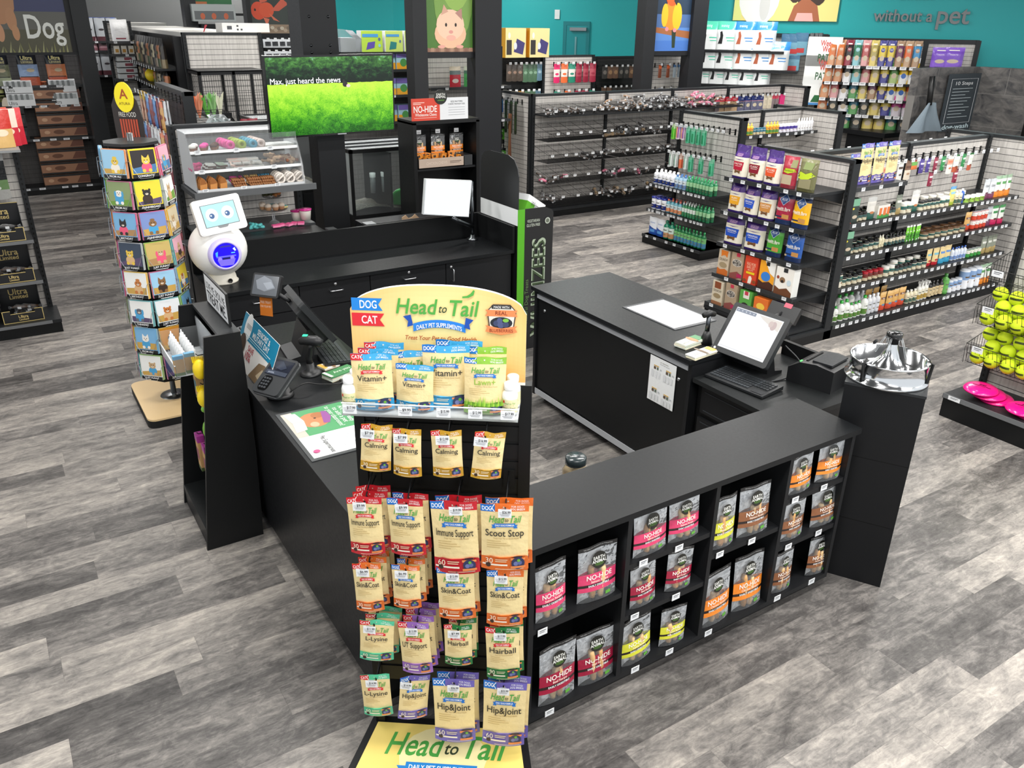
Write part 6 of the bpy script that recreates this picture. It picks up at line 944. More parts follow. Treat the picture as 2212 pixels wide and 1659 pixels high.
for z, tn, lay in ((1.08, 'top', 1), (.78, 'middle', 3), (.44, 'lower', 4)):
    basket(g_bal, .0, 1.25, z)
    for r_ in range(lay):
        for j in range(2 if r_ == 0 else 1):
            for i in range(6-r_ % 2):
                if r_ > 1 and i > 4: continue
                if z > 1: continue
                yb = -.27+.11*j if r_ == 0 else -.23+.04*r_; M = fixM(g_bal, .07+.125*i+.06*(r_ % 2)+random.uniform(-.006, .006), yb, z+.07+.088*r_) @ Matrix.Rotation(random.uniform(-.4, .4), 4, 'Z') @ Matrix.Rotation(random.uniform(-.3, .3), 4, 'X')
                link('tennis_ball', blm, None, label=f'yellow tennis ball, {ORD[i]} from left in layer {ORD[r_]}{" front row" if r_ == 0 and j == 0 else " back row" if r_ == 0 else ""} of {tn} basket', cat='ball', group=f'yellow tennis balls in the {tn} wire basket', M=M)
ds_ = MB(); ds_.lathe([(0, .03), (.085, .03), (.095, .027), (.118, .022), (.13, .008), (.132, 0), (.128, .004), (.116, .018), (0, .025)], 40, 'gloss', 'ff1288'); art(ds_, lambda x, z, off: (x, z, .031+off), 1, 1, [('t', 'pet', -.0, .035, .028, '3a0a24', {'b': .03}), ('t', 'supermarket', 0, .008, .02, '3a0a24', {'b': .03}), ('t', 'dog-wash', 0, -.022, .012, '6a1440')], off=.0006); dsm = ds_.mesh('flying_disc')
for i, (x, y, z, rx, lb) in enumerate(((.2, -.34, .255, .06, 'front pink flying disc at left of the bottom shelf'), (.25, -.3, .222, .06, 'second pink flying disc under the left front one'), (.3, -.26, .189, .06, 'lowest pink flying disc in the left stack'), (.56, -.35, .222, .06, 'front pink flying disc right of the left stack'), (.62, -.3, .189, .06, 'lower pink flying disc of the right pair'))):
    link('flying_disc', dsm, None, label=lb, cat='flying disc', group='pink flying discs on the bottom shelf', M=fixM(g_bal, x, y, z+.02, .1, rx))
link('flying_disc', MB().lathe([(0, .03), (.095, .027), (.13, .008), (.132, 0), (0, .025)], 30, 'gloss', 'f0622c').mesh('flying_disc'), None, label='orange flying disc right of the pink discs on bottom shelf', cat='flying disc', M=fixM(g_bal, .9, -.34, .21, 0, .06))
# ================================================================ mid-ground: screen on the column
YC = 7.75
a_, b_ = PY(649, 60, YC), PY(727, 60, YC); c_, d_ = PY(694, 400, YC), PY(751, 400, YC)
col_ = thing('column', 'black square steel column carrying the large screen', 'column', (0, 0, 0)); part('shaft', col_, (c_.x, YC, 0, d_.x, YC+.25, 2.62), col='1a1b1d'); part('upper_box', col_, (a_.x, YC-.02, 2.62, b_.x, YC+.32, 4.2), col='1d1e20')
for zz in (2.7, 2.76, 3.0):
    for xx in (.08, .26): MB().lathe([(0, .004), (.012, .003), (.013, 0)], 8, 'metal', '3a3c3e', M=Matrix.Translation((a_.x+xx, YC-.021, zz)) @ Matrix.Rotation(PI/2, 4, 'X')).build('bolt', col_)
tv = thing('television', 'large screen showing a green field with trees, fixed to the column', 'television', (0, 0, 0))
TL, TR, BL = PY(567, 121, 7.5), PY(849, 116, 7.5), PY(585, 301, 7.56); ux = TR-TL; uz = TL-BL; n_ = ux.cross(uz).normalized()
P4 = [BL, BL+ux, BL+ux+uz, BL+uz]; b = MB(); b.add([tuple(p) for p in P4+[q-n_*.05 for q in P4]], [(0, 1, 2, 3), (7, 6, 5, 4), (0, 4, 5, 1), (1, 5, 6, 2), (2, 6, 7, 3), (3, 7, 4, 0)], 'gloss', '0c0c0d'); b.build('frame', tv)
me = bpy.data.meshes.new('screen'); q4 = [BL+ux*u+uz*v+n_*.002 for u, v in ((.012, .025), (.988, .025), (.988, .978), (.012, .978))]; me.from_pydata([tuple(p) for p in q4], [], [(0, 1, 2, 3)]); uv_ = me.uv_layers.new(name='UVMap')
for i, c in enumerate(((0, 0), (1, 0), (1, 1), (0, 1))): uv_.data[i].uv = c
me.materials.append(MATS['field']); link('screen', me, tv, label='lit screen of bright grass below dark trees')
TS = lambda x, z, off: tuple(BL+ux*(x+.5)+uz*z+n_*(.002+off)); b = MB(); art(b, TS, 1, 1, [('t', 'Max, just heard the news', -.2, .7, .07, (1, 1, 1), {'w': .53, 'sx': .6}, 'emit')]); b.build('caption', tv); b = MB(); art(b, TS, 1, 1, [('e', .1, .64, .02, .035, (.02, .015, .02), 'emit'), ('e', .125, .62, .016, .02, (.75, .4, .4), 'emit'), ('e', .09, .67, .01, .03, (.02, .02, .02), 'emit')]); b.build('running_dog', tv)
b = MB(); b.add([TS(x, z, 0) for x, z in ((.02, .004), (.09, .004), (.09, .016), (.02, .016))], [(0, 1, 2, 3)], 'satin', 'b8bcc0'); b.build('maker_badge', tv)
MB().box(c_.x, YC-.12, 2.2, d_.x, YC, 2.45, 'lam', '151617').build('wall_mount', tv)
# ================================================================ bakery case and its shelf
bk = gondola('bakery_shelving', 'slatted shelving carrying the clear bakery case behind the robot', (1.46, 7.98, 0), 0, 1.08, 2.1, .3, posts=[-.03, 1.07], base=.1)
MB().box(0, -.58, 1.55, 1.08, 0, 1.59, 'lam', '3a3c3e').box(0, -.6, 1.545, 1.08, -.58, 1.6, 'satin', '5a5c5e').build('case_shelf', bk)
MB().box(0, -.48, 1.19, 1.08, 0, 1.21, 'lam', '3a3c3e').build('lower_shelf', bk)
bc_ = thing('bakery_case', 'clear acrylic three tier case of decorated dog biscuits', 'display case', (1.49, 7.4, 1.592)); W_ = .95
b = MB()
for x in (0, W_): b.prism([(0, 0), (.52, 0), (.52, .48), (.2, .48), (.1, .33), (.08, .3), (.02, .17)], x, x+.006, 'acrylic', 'ffffff', ax='x')
b.box(0, .2, .475, W_, .52, .482, 'acrylic', 'ffffff'); b.box(0, .515, 0, W_, .52, .48, 'acrylic', 'ffffff'); b.box(0, 0, 0, W_, .52, .008, 'satin', '8a8c8e'); b.build('case', bc_)
for i, (y0, z) in enumerate(((.02, .015), (.07, .17), (.13, .325))):
    b = MB(); b.box(0.006, y0, z-.004, W_, .5, z, 'acrylic', 'ffffff'); b.box(.006, y0-.006, z-.012, W_, y0, z+.012, 'satin', 'f4f6f6' if i else 'c8cacc'); s_ = b.build('tier_shelf', bc_)
    for x in (.07, .4, .7): link('price_tag', tagmesh(.05, .035), s_, loc=(x, y0-.008, z))
for z in (.17, .325): MB().prism([(0, z), (W_, z), (W_, z+.13), (0, z+.13)], .075 if z < .2 else .135, .078 if z < .2 else .138, 'acrylic', 'ffffff').build('flap_door', bc_)
def biscuit(kind, c1, c2):
    b = MB()
    if kind == 'donut': 
        for i in range(1): b.lathe([(.012, .008), (.016, 0), (.032, 0), (.04, .012), (.032, .024), (.02, .025), (.012, .016), (.012, .008)], 16, 'satin', [c2, c2, c2, c1, c1, c1, c1], M=Matrix.Rotation(PI/2, 4, 'X') @ Matrix.Translation((0, .04, 0)))
    elif kind == 'cup': b.lathe([(0, 0), (.024, 0), (.032, .03)], 12, 'matte', c2); b.sphere((0, 0, .038), .033, 12, 'matte', c1, sz=(1, 1, .7))
    elif kind == 'stick': b.tube([(0, 0, .01), (0, .09, .02), (0, .12, .024)], .009, 7, 'matte', c2); b.tube([(0, .075, .0165), (0, .125, .025)], .0105, 7, 'matte', c1)
    elif kind == 'bone': b.tube([(-.04, 0, .01), (-.032, 0, .01), (0, 0, .01), (.032, 0, .01), (.04, 0, .01)], [.008, .016, .009, .016, .008], 8, 'matte', c1)
    elif kind == 'cone': b.prism([(-.03, 0), (.03, 0), (.035, .05), (.02, .085), (-.005, .1), (-.025, .07)], -.008, .008, 'matte', c1); b.prism([(-.025, .045), (.03, .05), (.02, .083), (-.005, .098), (-.022, .07)], -.011, -.008, 'matte', c2)
    elif kind == 'pretzel': b.tube([(.04*math.cos(a), .01*math.sin(a*2), .045+.042*math.sin(a)) for a in [2*PI*i/12 for i in range(12)]], .011, 6, 'matte', c1, closed=True); b.tube([(-.03, 0, .02), (.0, .006, .045), (.03, 0, .07)], .009, 6, 'matte', c1)
    else: b.box(-.035, -.03, 0, .035, .03, .016, 'matte', c2); b.box(-.033, -.028, .016, .033, .028, .02, 'matte', c1)
    return b.mesh('dog_biscuit')
def bis(me, base, x, y, z, rz, lb, grp, rx=0, suf=''): link('dog_biscuit', me, None, label=lb+suf, cat='dog biscuit', group=grp, M=Matrix.Translation(Vector(base)+Vector((x, y, z))) @ Matrix.Rotation(rz, 4, 'Z') @ Matrix.Rotation(rx, 4, 'X'))
BB = (1.485, 7.4, 1.592); random.seed(21)
for x, n, k, c1, c2, nm in ((.05, 2, 'cup', 'ece8e0', '8a5a3c', 'white sprinkled cupcake'), (.14, 2, 'cup', 'e0489a', '9a6244', 'pink frosted cupcake'), (.23, 2, 'cup', '4a2c1e', '8a5a3c', 'chocolate frosted cupcake')):
    me = biscuit(k, c1, c2)
    for i in range(n): bis(me, BB, x+.035*(i % 2), .19+.08*i, .327, 0, f'{nm} biscuit on top tier of the case, {["front", "rear"][i]} one', f'{nm}s in the case')
for x, c1, nm in ((.35, 'e4509c', 'pink'), (.45, '9cb03c', 'olive green'), (.55, '4a9ab4', 'blue'), (.62, 'd8c4bc', 'white drizzled')):
    me = biscuit('donut', c1, 'c8a070')
    for i in range(5): bis(me, BB, x-.01*i+.02, .17+.045*i, .325+.002*i, -.15, f'{nm} ring biscuit in a row on the top tier, {ORD[i]} from front', f'{nm} ring biscuits on the top tier', -.15)
me = biscuit('sq', 'f0f0ee', 'd8d4cc')
for i in range(4):
    for j in range(3): bis(me, BB, .7+.068*i, .2+.06*j, .327, .1, f'white iced square biscuit on the top tier, column {ORD[i]}, row {ORD[j]}', 'white square biscuits on the top tier')
me = biscuit('bone', 'c83a78', 'ffffff')
for i in range(10): bis(me, BB, .04+.01*(i % 4), .12+.03*(i//2), .172+.012*(i % 4), .5+random.uniform(-.3, .3), 'pink bone biscuit in the heap at left of middle tier', 'pink bone biscuits')
for x, c in ((.16, 'e4e8e0'), (.25, 'a8bca8')):
    me = biscuit('sq', c, '5a3a28')
    for i in range(8): bis(me, BB, x+.02*(i % 2), .13+.04*(i//2), .172+.02*(i % 2), random.uniform(-.5, .5), 'dark biscuit with '+('white' if c[0] == 'e' else 'pale green')+' icing on the middle tier, '+ORD[i]+' of its stack', 'dark biscuits with '+('white' if c[0] == 'e' else 'pale green')+' icing')
for x, c in ((.39, 'ecc8bc'), (.47, 'e8d8d0'), (.56, 'dcdcda')):
    me = biscuit('sq', c, 'f0ece4')
    for i in range(9): bis(me, BB, x+.03*(i % 2), .12+.055*(i//2 % 4), .172+.02*(i//3), .05, f'{"pinkish" if c == "ecc8bc" else "cream" if c == "e8d8d0" else "pale grey"} iced square biscuit on the middle tier, {ORD[i]} of its stack', ('pinkish' if c == 'ecc8bc' else 'cream' if c == 'e8d8d0' else 'pale grey')+' square biscuits')
me = biscuit('bone', 'c8a888', 'ffffff'); me2 = biscuit('bone', '8a5a44', 'ffffff')
for i in range(46): bis(random.choice((me, me, me2)), BB, random.uniform(.7, .93), random.uniform(.1, .4), .172+random.uniform(0, .05), random.uniform(0, 3), 'small bone biscuit in the brown and cream heap on middle tier', 'small bone biscuits heaped in the case')
me = biscuit('cone', 'c8884a', '9a6030')
for j in range(3):
    for i in range(3): bis(me, BB, .07+.085*j, .06+.06*i, .02, .1, f'tan hedgehog shaped biscuit, column {ORD[j]} from left, {ORD[i]} from front, bottom tier', 'tan shaped biscuits')
for x, c in ((.34, 'c04a90'), (.48, 'e8c88a'), (.6, '4a94b4')):
    me = biscuit('stick', c, '9a6a44')
    for i in range(18): bis(me, BB, x+.019*(i % 6), .04+.03*(i//6), .018+.02*(i//6), random.uniform(-.1, .1), f'brown stick with {"pink" if c[0] == "c" else "cream" if c[0] == "e" else "blue"} tip, bottom tier, {ORD[i % 6]} from left in layer {ORD[i//6]}', ('pink' if c[0] == 'c' else 'cream' if c[0] == 'e' else 'blue')+' tipped stick biscuits')
me = biscuit('pretzel', 'e4dcd4', '')
for j in range(3):
    for i in range(4): bis(me, BB, .75+.09*j, .06+.05*i, .018, 0, f'white pretzel biscuit on bottom tier, column {ORD[j]} from left, {ORD[i]} from front', 'white pretzel biscuits')
# cake stand with small treats
st_ = thing('cake_stand', 'clear two tier cake stand of small treats below the bakery case', 'cake stand', (2.2, 7.68, 1.21)); b = MB()
b.lathe([(.05, 0), (.012, .03), (.012, .12), (.13, .125), (.135, .135)], 28, 'acrylic', 'ffffff'); b.build('lower_plate', st_); MB().lathe([(.01, .13), (.01, .24), (.085, .245), (.09, .255)], 28, 'acrylic', 'ffffff').build('upper_plate', st_); b = MB(); b.tube([(0, 0, .25), (0, 0, .33)], .006, 8, 'metal', 'd0d2d4'); b.box(-.03, -.003, .33, .03, .003, .34, 'satin', 'f0f0f0'); b.build('finial', st_)
mc = biscuit('cup', 'd8c8b8', 'c89a74'); mb = biscuit('sq', '6ab8b8', 'e0d090'); mo = biscuit('bone', 'd08a50', ''); mk = biscuit('bone', '4a4a2c', '')
for i in range(9): a = i*.7; bis(mc if i < 5 else mb, (2.2, 7.68, 1.21), .095*math.cos(a+2.6), .095*math.sin(a+2.6), .137, a, 'pale cupcake treat on the lower plate of cake stand' if i < 5 else 'teal and yellow square treat on the lower plate', 'lower plate cupcakes' if i < 5 else 'lower plate squares')
for i in range(12): a = i*.55; bis(mo if math.cos(a) > -.1 else mk, (2.2, 7.68, 1.21), .05*math.cos(a), .05*math.sin(a), .262+.006*(i % 3), a, 'orange bone treat on the upper plate of cake stand' if math.cos(a) > -.1 else 'dark olive treat on the upper plate of cake stand', 'orange treats on the upper plate' if math.cos(a) > -.1 else 'olive treats on the upper plate')
me = biscuit('sq', 'e05a90', 'e88ab0'); m3 = biscuit('bone', '58b0b0', '')
for i in range(5): bis(me, (2.18, 7.5, 1.21), .06*i-.02, .02*(i % 2), .0, .3*i, f'flat pink biscuit, {ORD[i]} from left in front of the cake stand', 'flat pink biscuits on lower shelf')
for i in range(10): bis(m3, (1.98, 7.52, 1.21), .02*(i % 4)-.02, .025*(i//4), .012*(i % 3), i, 'teal biscuit in the heap left of the cake stand', 'teal biscuits on lower shelf')
for i, (x, y) in enumerate(((2.42, 7.66), (2.47, 7.56))):
    b = MB(); b.lathe([(0, 0), (.045, 0), (.055, .09)], 20, 'satin', 'ece6dc'); o = b.build('treat_cup', loc=(x, y, 1.211 if x < 2.44 else 1.236)); o['label'] = ['rear', 'front'][i]+' ice cream cup with magenta rim right of the cake stand'; o['category'] = 'cup'; MB().lathe([(.052, .085), (.06, .088), (.06, .1), (0, .1)], 20, 'gloss', 'c02a80').build('lid', o)
o = MB().prism([(-.09, 0), (.1, 0), (.09, .03), (.05, .07), (.02, .045), (-.02, .035), (-.05, .07), (-.09, .05)], 0, .012, 'matte', 'a88c70').prism([(-.12, -.0), (.13, 0), (.13, .02), (-.12, .02)], .012, .03, 'satin', 'e4e4e2').build('toy_figure', loc=(3.36, 7.12, 1.2)); o['label'] = 'small tan bone shaped sign peeking above the splash board'; o['category'] = 'ornament'
# ================================================================ glass tank cabinets
def tank(x0, y0, x1, y1, zc, zt, lb, green=True):
    t = thing('tank_cabinet', lb, 'pet tank', (x0, y0, 0)); w, d = x1-x0, y1-y0
    part('cabinet', t, (0, 0, 0, w, d, zc), col='141516'); part('door', t, (.02, -.012, .1, w/2-.003, 0, zc-.04), col='17181a'); part('door', t, (w/2+.003, -.012, .1, w-.02, 0, zc-.04), col='17181a')
    for dx in (-.04, .04): MB().sphere((w/2+dx, -.02, zc*.6), .009, 10, 'metal', 'd0d2d4').build('knob', t)
    for x, y in ((0, 0), (w-.03, 0), (0, d-.03), (w-.03, d-.03)): part('corner_post', t, (x, y, zc, x+.03, y+.03, zt), col='101112')
    part('rim', t, (0, 0, zt, w, .035, zt+.04), col='141516'); part('rim', t, (0, d-.035, zt, w, d, zt+.04), col='141516'); part('rim', t, (0, 0, zt, .035, d, zt+.04), col='141516'); part('rim', t, (w-.035, 0, zt, w, d, zt+.04), col='141516')
    b = MB(); b.box(.02, .01, zc, w-.02, .014, zt, 'glass', 'ffffff'); b.build('front_glass', t); MB().box(.01, .02, zc, .014, d-.02, zt, 'glass', 'ffffff').build('side_glass', t); MB().box(.02, .02, zt+.02, w-.02, d-.02, zt+.024, 'glass', 'ffffff').build('lid_glass', t)
    for y in (.32, .6): part('lid_bar', t, (.02, d*y, zt+.024, w-.02, d*y+.03, zt+.04), col='2a2c2e')
    MB().surf(lambda u, v: (u*(w-.06)+.03, v*(d-.06)+.03, zc+.05+.03*math.sin(u*7+v*3)+.02*math.sin(v*11)), lin(0, 1, 12), lin(0, 1, 12), 'ffffff', 'bedding').build('bedding', t, kind='stuff')
    part('divider', t, (w*.45, .03, zc+.02, w*.47, d-.03, zt-.02), col='0f1011')
    return t
t1 = tank(3.42, 8.75, 4.5, 9.6, .93, 1.62, 'black framed glass small pet tank behind the back counter')
for i, x in enumerate((3.78, 3.92)):
    b = MB(); b.lathe([(0, 0), (.03, 0), (.032, .18), (.02, .2)], 14, 'gloss', '8a8e90'); o = b.build('water_bottle', loc=(x, 9.0, 1.12)); o['label'] = f'{["left", "right"][i]} grey water bottle with white cap inside the glass tank'; o['category'] = 'bottle'; MB().lathe([(.034, .18), (.036, .23), (0, .235)], 14, 'satin', 'e4e6e6').build('cap', o)
b = MB(); b.surf(lambda u, v: (.13*math.cos(u)*math.cos(v), .11*math.sin(u)*math.cos(v), .17*math.sin(v)), lin(0, 2*PI, 20), lin(0, PI/2, 8), '1fae3c', 'satin'); o = b.build('pet_hide', loc=(4.1, 8.95, .98)); o['label'] = 'bright green plastic igloo hide in the glass tank'; o['category'] = 'pet hide'
t2 = tank(3.0, 9.9, 3.45, 11.6, 1.05, 1.75, 'second glass small pet tank on black cabinet beyond the column')
b = MB(); b.surf(lambda u, v: (.12*math.cos(u)*math.cos(v), .1*math.sin(u)*math.cos(v), .15*math.sin(v)), lin(0, 2*PI, 18), lin(0, PI/2, 7), '1fae3c', 'satin'); o = b.build('pet_hide', loc=(3.2, 10.2, 1.1)); o['label'] = 'green igloo hide in the tank beyond the column'; o['category'] = 'pet hide'
# ================================================================ black stand with red header and chew packs
EY = 8.0; ex = lambda p, q: PY(p, q, EY)
r = thing('chew_stand', 'tall black chew display stand with red header card by the pillar', 'display stand', (3.86, EY, 0)); part('back_panel', r, (0, .35, 0, .78, .38, 2.0), col='101112'); part('side_panel', r, (-.02, 0, 0, .02, .38, 2.0), col='151617'); part('side_panel', r, (.74, 0, 0, .78, .38, 2.0), col='151617'); part('top_panel', r, (-.02, 0, 1.98, .78, .38, 2.02), col='1a1b1c'); part('shelf', r, (.02, .02, 1.5, .74, .35, 1.52)); part('shelf', r, (.02, .02, .9, .74, .35, .92))
b = MB(); b.box(-.03, .0, 2.02, .3, .006, 2.24, 'satin', 'd8452f'); b.box(.3, .0, 2.02, .64, .006, 2.24, 'satin', 'e6e8ea'); b.prism([(.31+.075*math.cos(2*PI*i/26), 2.25+.075*math.sin(2*PI*i/26)) for i in range(26)], -.006, .0, 'satin', '1a1c16')
art(b, flatS(1, 1, -.0), 1, 1, [('t', 'NO-HIDE', .13, 2.135, .065, 'fbf4ee', {'w': .27, 'b': .02}), ('t', 'Wholesome Chews', .135, 2.08, .03, 'f8e8e0', {'w': .25, 'b': .02}), ('r', .0, 2.045, .26, 2.05, 'f0c0b4'), ('r', -.01, 2.195, .12, 2.203, 'f4d0c4'), ('r', -.01, 2.18, .08, 2.187, 'f4d0c4'), ('t', 'SIZE MATTERS', .5, 2.2, .016, '4a4c50', {'w': .16}), ('t', 'CHEWS THE RIGHT SIZE', .5, 2.175, .014, '4a4c50', {'w': .2})]+[('r', .4, 2.14-.025*i, .6, 2.143-.025*i, '9a9ca0') for i in range(4)])
art(b, flatS(1, 1, -.006), 1, 1, [('t', 'EARTH', .31, 2.275, .024, 'f2f2ec', {'b': .01}), ('t', 'ANIMAL', .31, 2.25, .024, 'f2f2ec', {'b': .01}), ('r', .27, 2.21, .35, 2.222, '4a7a30')]); b.build('header_card', r, label='red and white header card with round black badge')
for i, x in enumerate((.14, .37, .6)):
    link('hook', hookmesh(.14), r, loc=(x, .35, 1.86)); o = link('chew_bag', chew_mesh(.17, .25, OG, 'Chicken Recipe', 3, 50+i), None, (3.86+x, EY+.2, 1.6), 0, f'{["left", "middle", "right"][i]} orange banded chew bag hanging on the tall black stand', 'bag', 'orange banded bags on the black stand')
    for k in range(3): link('chew_stick', stick_mesh(.15, .014, k), o, M=Matrix.Translation(((k-1)*.035, 0, .02)))
b = MB(); b.box(0, 0, 0, .56, .006, .1, 'satin', 'b8a494'); b.box(0, 0, 0, .006, .22, .13, 'satin', '3a3c3e'); b.box(.55, 0, 0, .66, .22, .11, 'satin', '2c2e30'); b.box(0, .0, 0, .56, .22, .006, 'satin', 'b8a494'); art(b, flatS(.56, .1, 0), 1, .1, [('t', 'CHICKEN CHEWS', .22, .5, .3, 'd8c8b8', {'w': .25}), ('r', .38, .55, .52, .6, '4a3c34'), ('r', .38, .4, .5, .45, '6a5c54')]); o = b.build('chew_tray', loc=(3.9, 8.02, 1.525)); o['label'] = 'cardboard tray of small wrapped chews on the tall black stand'; o['category'] = 'tray'
me = MB().box(-.03, -.012, -.025, .03, .012, .025, 'foil', 'e08c34').box(-.015, -.0125, -.012, .015, -.012, .012, 'satin', '3a2a1c').mesh('small_chew')
for i in range(26): link('small_chew', me, None, label='small orange wrapped chew in the cardboard tray', cat='dog chew', group='small orange chews in the cardboard tray', M=Matrix.Translation((3.93+.019*i+random.uniform(-.01, .01), 8.06+.03*(i % 5), 1.6+random.uniform(0, .05))) @ Matrix.Rotation(random.uniform(-.6, .6), 4, 'Y') @ Matrix.Rotation(random.uniform(-.5, .5), 4, 'Z'))
# ================================================================ department portals with big posters
def portal(name_lb, Y, pl0, pl1, pr0, pr1, pyref, pyb, items, bgcol, poster_lb, topz=4.2, zb=0, right=True):
    x0, x1, x2, x3 = [PY(p, pyref, Y).x for p in (pl0, pl1, pr0, pr1)]; zf = PY((pl1+pr0)/2, pyb, Y).z
    r = thing('portal_frame', name_lb, 'frame', (0, 0, 0)); part('post', r, (x0, Y-.1, zb, x1, Y+.15, topz), col='2a2b2d')
    if right: part('post', r, (x2, Y-.1, zb, x3, Y+.15, topz), col='26272a')
    part('cross_bar', r, (x1, Y-.04, zf-.08, x2, Y+.04, zf), col='26272a'); w = x2-x1; h = topz-zf
    b = MB(); b.box(x1, Y-.02, zf, x2, Y, topz, 'satin', bgcol); S = lambda x, z, off: (x1+w*(x+.5), Y-.02-off, zf+z); art(b, lambda x, z, off: (x1+w*(x+.5), Y-.02-off, zf+z*w), 1, 1, items(w, h), off=.003); o = b.build('poster'); o['label'] = poster_lb; o['category'] = 'poster'
    return x0, x1, x2, x3, zf
def animal_items(pts): return lambda w, h: pts
# hamster
ham = [('e', .1, .9, .4, .75, '7aa04a'), ('e', .15, 1.2, .3, .5, '94b856'), ('r', -.5, 0, .5, .06, '9a7460')]+[('r', -.48+.1*i, .0, -.41+.1*i, .07, ['8a6450', 'b08a72'][i % 2]) for i in range(10)]+[('e', .03, .31, .33, .25, 'eebf9c'), ('e', .03, .46, .29, .26, 'f3cdb0'), ('p', [(-.16, .62), (-.1, .8), (-.01, .68)], 'd8a68e'), ('p', [(.13, .66), (.27, .74), (.28, .54)], 'b8877a'), ('e', -.06, .46, .022, .032, '2a1c18'), ('e', .14, .46, .022, .032, '2a1c18'), ('e', .04, .34, .045, .03, 'e29c90'), ('e', .04, .24, .1, .05, 'f2b4a0'), ('e', -.16, .09, .08, .03, 'e8a898'), ('e', .22, .09, .08, .03, 'e8a898'), ('t', 'Animal', -.22, 1.0, .2, 'f8f8f4', {'w': .52, 'b': .02}), ('t', 'Small', -.24, 1.25, .2, 'f8f8f4', {'w': .44, 'b': .02})]
X0, X1, X2, X3, ZF = portal('dark portal frame between grey posts around the small pet aisle', 11.0, 885, 915, 1019, 1076, 50, 112, lambda w, h: ham, '4e7a30', 'green poster of a cream hamster lettered Animal')
# shelves seen through the portal
g = gondola('gondola_shelving', 'white slatted end shelving of small pet food under the hamster poster', (PY(905, 150, 12.2).x, 12.2, 0), 0, 1.5, 2.6, .4, shelves=[(PY(960, 190, 11.8).z, .38, 0, 1.45, 3), (PY(960, 265, 11.8).z, .38, 0, 1.45, 3)])
hp_('z1', .2, .3, [(.6, 'c82a3a'), (.8, '6a7a7a'), (1, 'e8d8c0')], [('e', 0, .3, .3, .16, 'e8d8d0')], 'red pet food bag', 'red bags'); hp_('z2', .24, .3, [(.65, '3aa04a'), (.8, '2c6a4c'), (1, 'd8e0c8')], [('e', 0, .3, .3, .16, 'c8dcc0')], 'green pet food bag', 'green bags'); hp_('z3', .2, .3, [(.6, 'e0a428'), (.8, '7a7a5a'), (1, 'f0dc9c')], [('e', 0, .3, .3, .16, 'f0e0c0')], 'yellow pet food bag', 'yellow bags')
g_ps = g; row(g, .35, 1.4, PY(960, 190, 11.8).z, -.3, [('z1', 1), ('z2', 1), ('z3', 1)], 'shelf below the hamster poster')
boxp('zg', .34, .3, .2, 'a8c848', [('r', -.45, .7, .3, .85, '4a90c8'), ('p', [(-.3, .1), (.1, .2), (.15, .5), (-.2, .45)], '5a4aa0'), ('e', .35, .6, .06, .07, '5a6a8a'), ('e', .35, .3, .06, .07, '8ac0d8')], 'lime green small pet cage box', 'lime cage boxes', side='e4e6e4'); boxp('zh', .3, .3, .2, 'b8cc68', [('r', -.45, .72, .3, .84, '4a90c8'), ('p', [(-.3, .1), (.1, .15), (.15, .45), (-.2, .5)], '2a7a78'), ('e', .35, .5, .06, .07, '5a6a8a')], 'pale green cage box with teal picture', 'pale cage boxes', side='e4e6e4')
boxp('zi', .3, .25, .2, '9cc0d0', [('r', -.5, 0, .5, .4, 'e0a02c'), ('e', -.1, .4, .2, .2, '4a8a4a'), ('r', -.5, .7, .5, 1, '6a5aa0')], 'blue and yellow pet supply box', 'blue yellow boxes')
xs_ = PY(740, 110, 12.6); g = gondola('gondola_shelving', 'dark shelving of small pet boxes left of the hamster poster', (xs_.x, 13.0, 0), 0, 1.55, PY(800, 112, 12.6).z+.02, .45, slat='slatdark', shelves=[(PY(820, 112, 12.6).z, .42, 0, 1.5, 0), (PY(860, 150, 12.6).z, .42, .5, 1.5, 2), (PY(860, 205, 12.6).z, .42, .5, 1.5, 2), (PY(860, 262, 12.6).z, .42, .5, 1.5, 2)])
row(g, .3, 1.5, PY(820, 112, 12.6).z, -.3, [('zg', 1), ('zh', 2)], 'small pet shelving top', gap=.04)
for py, nm in ((150, 'second'), (205, 'third'), (262, 'fourth')): row(g, .55, 1.5, PY(860, py, 12.6).z, -.3, [('zi', 3)], nm+' small pet shelf')
b = MB(); b.prism([(0, 0), (.3, 0), (.34, .18), (.2, .3), (0, .32)], 0, .3, 'acrylic', 'ffffff'); b.box(0, .02, 0, .25, .28, .2, 'matte', 'c8ccd0'); o = b.build('clear_carrier', loc=(xs_.x-.02, 12.6, PY(820, 112, 12.6).z)); o['label'] = 'clear plastic pet carrier at the left end of the top shelf'; o['category'] = 'carrier'
# bird portal
brd = [('r', -.5, 0, .5, .7, '4a6a9c'), ('r', -.5, 0, .5, .45, '5a86c8'), ('r', -.5, 0, .5, .2, '4a78c4'), ('p', [(-.5, .36), (.5, .24), (.5, .38), (-.5, .46)], 'a0643c'), ('p', [(0, .4), (.12, .4), (.12, .06), (.04, .06)], '2c3a2a'), ('e', -.04, .68, .22, .28, 'ee8a2c'), ('e', .12, .66, .13, .26, 'eeb62c'), ('e', -.22, .68, .09, .22, 'eeb62c'), ('e', -.05, 1.02, .16, .17, 'ea5a28'), ('e', -.05, 1.04, .045, .05, 'e8e4e0'), ('e', -.05, 1.04, .02, .025, '181818'), ('p', [(.04, 1.03), (.13, .99), (.08, .86), (.0, .95)], '2c2c2e'), ('t', 'Bird', .26, 1.38, .24, 'f8f8f4', {'w': .42, 'b': .02}), ('e', .08, .4, .05, .04, 'd88a90'), ('e', -.14, .42, .05, .04, 'd88a90')]
portal('dark portal frame around the bird aisle behind the wire bins', 12.95, 1385, 1410, 1488, 1519, 60, 110, lambda w, h: brd, '27394e', 'blue poster of an orange and yellow parrot lettered Bird')
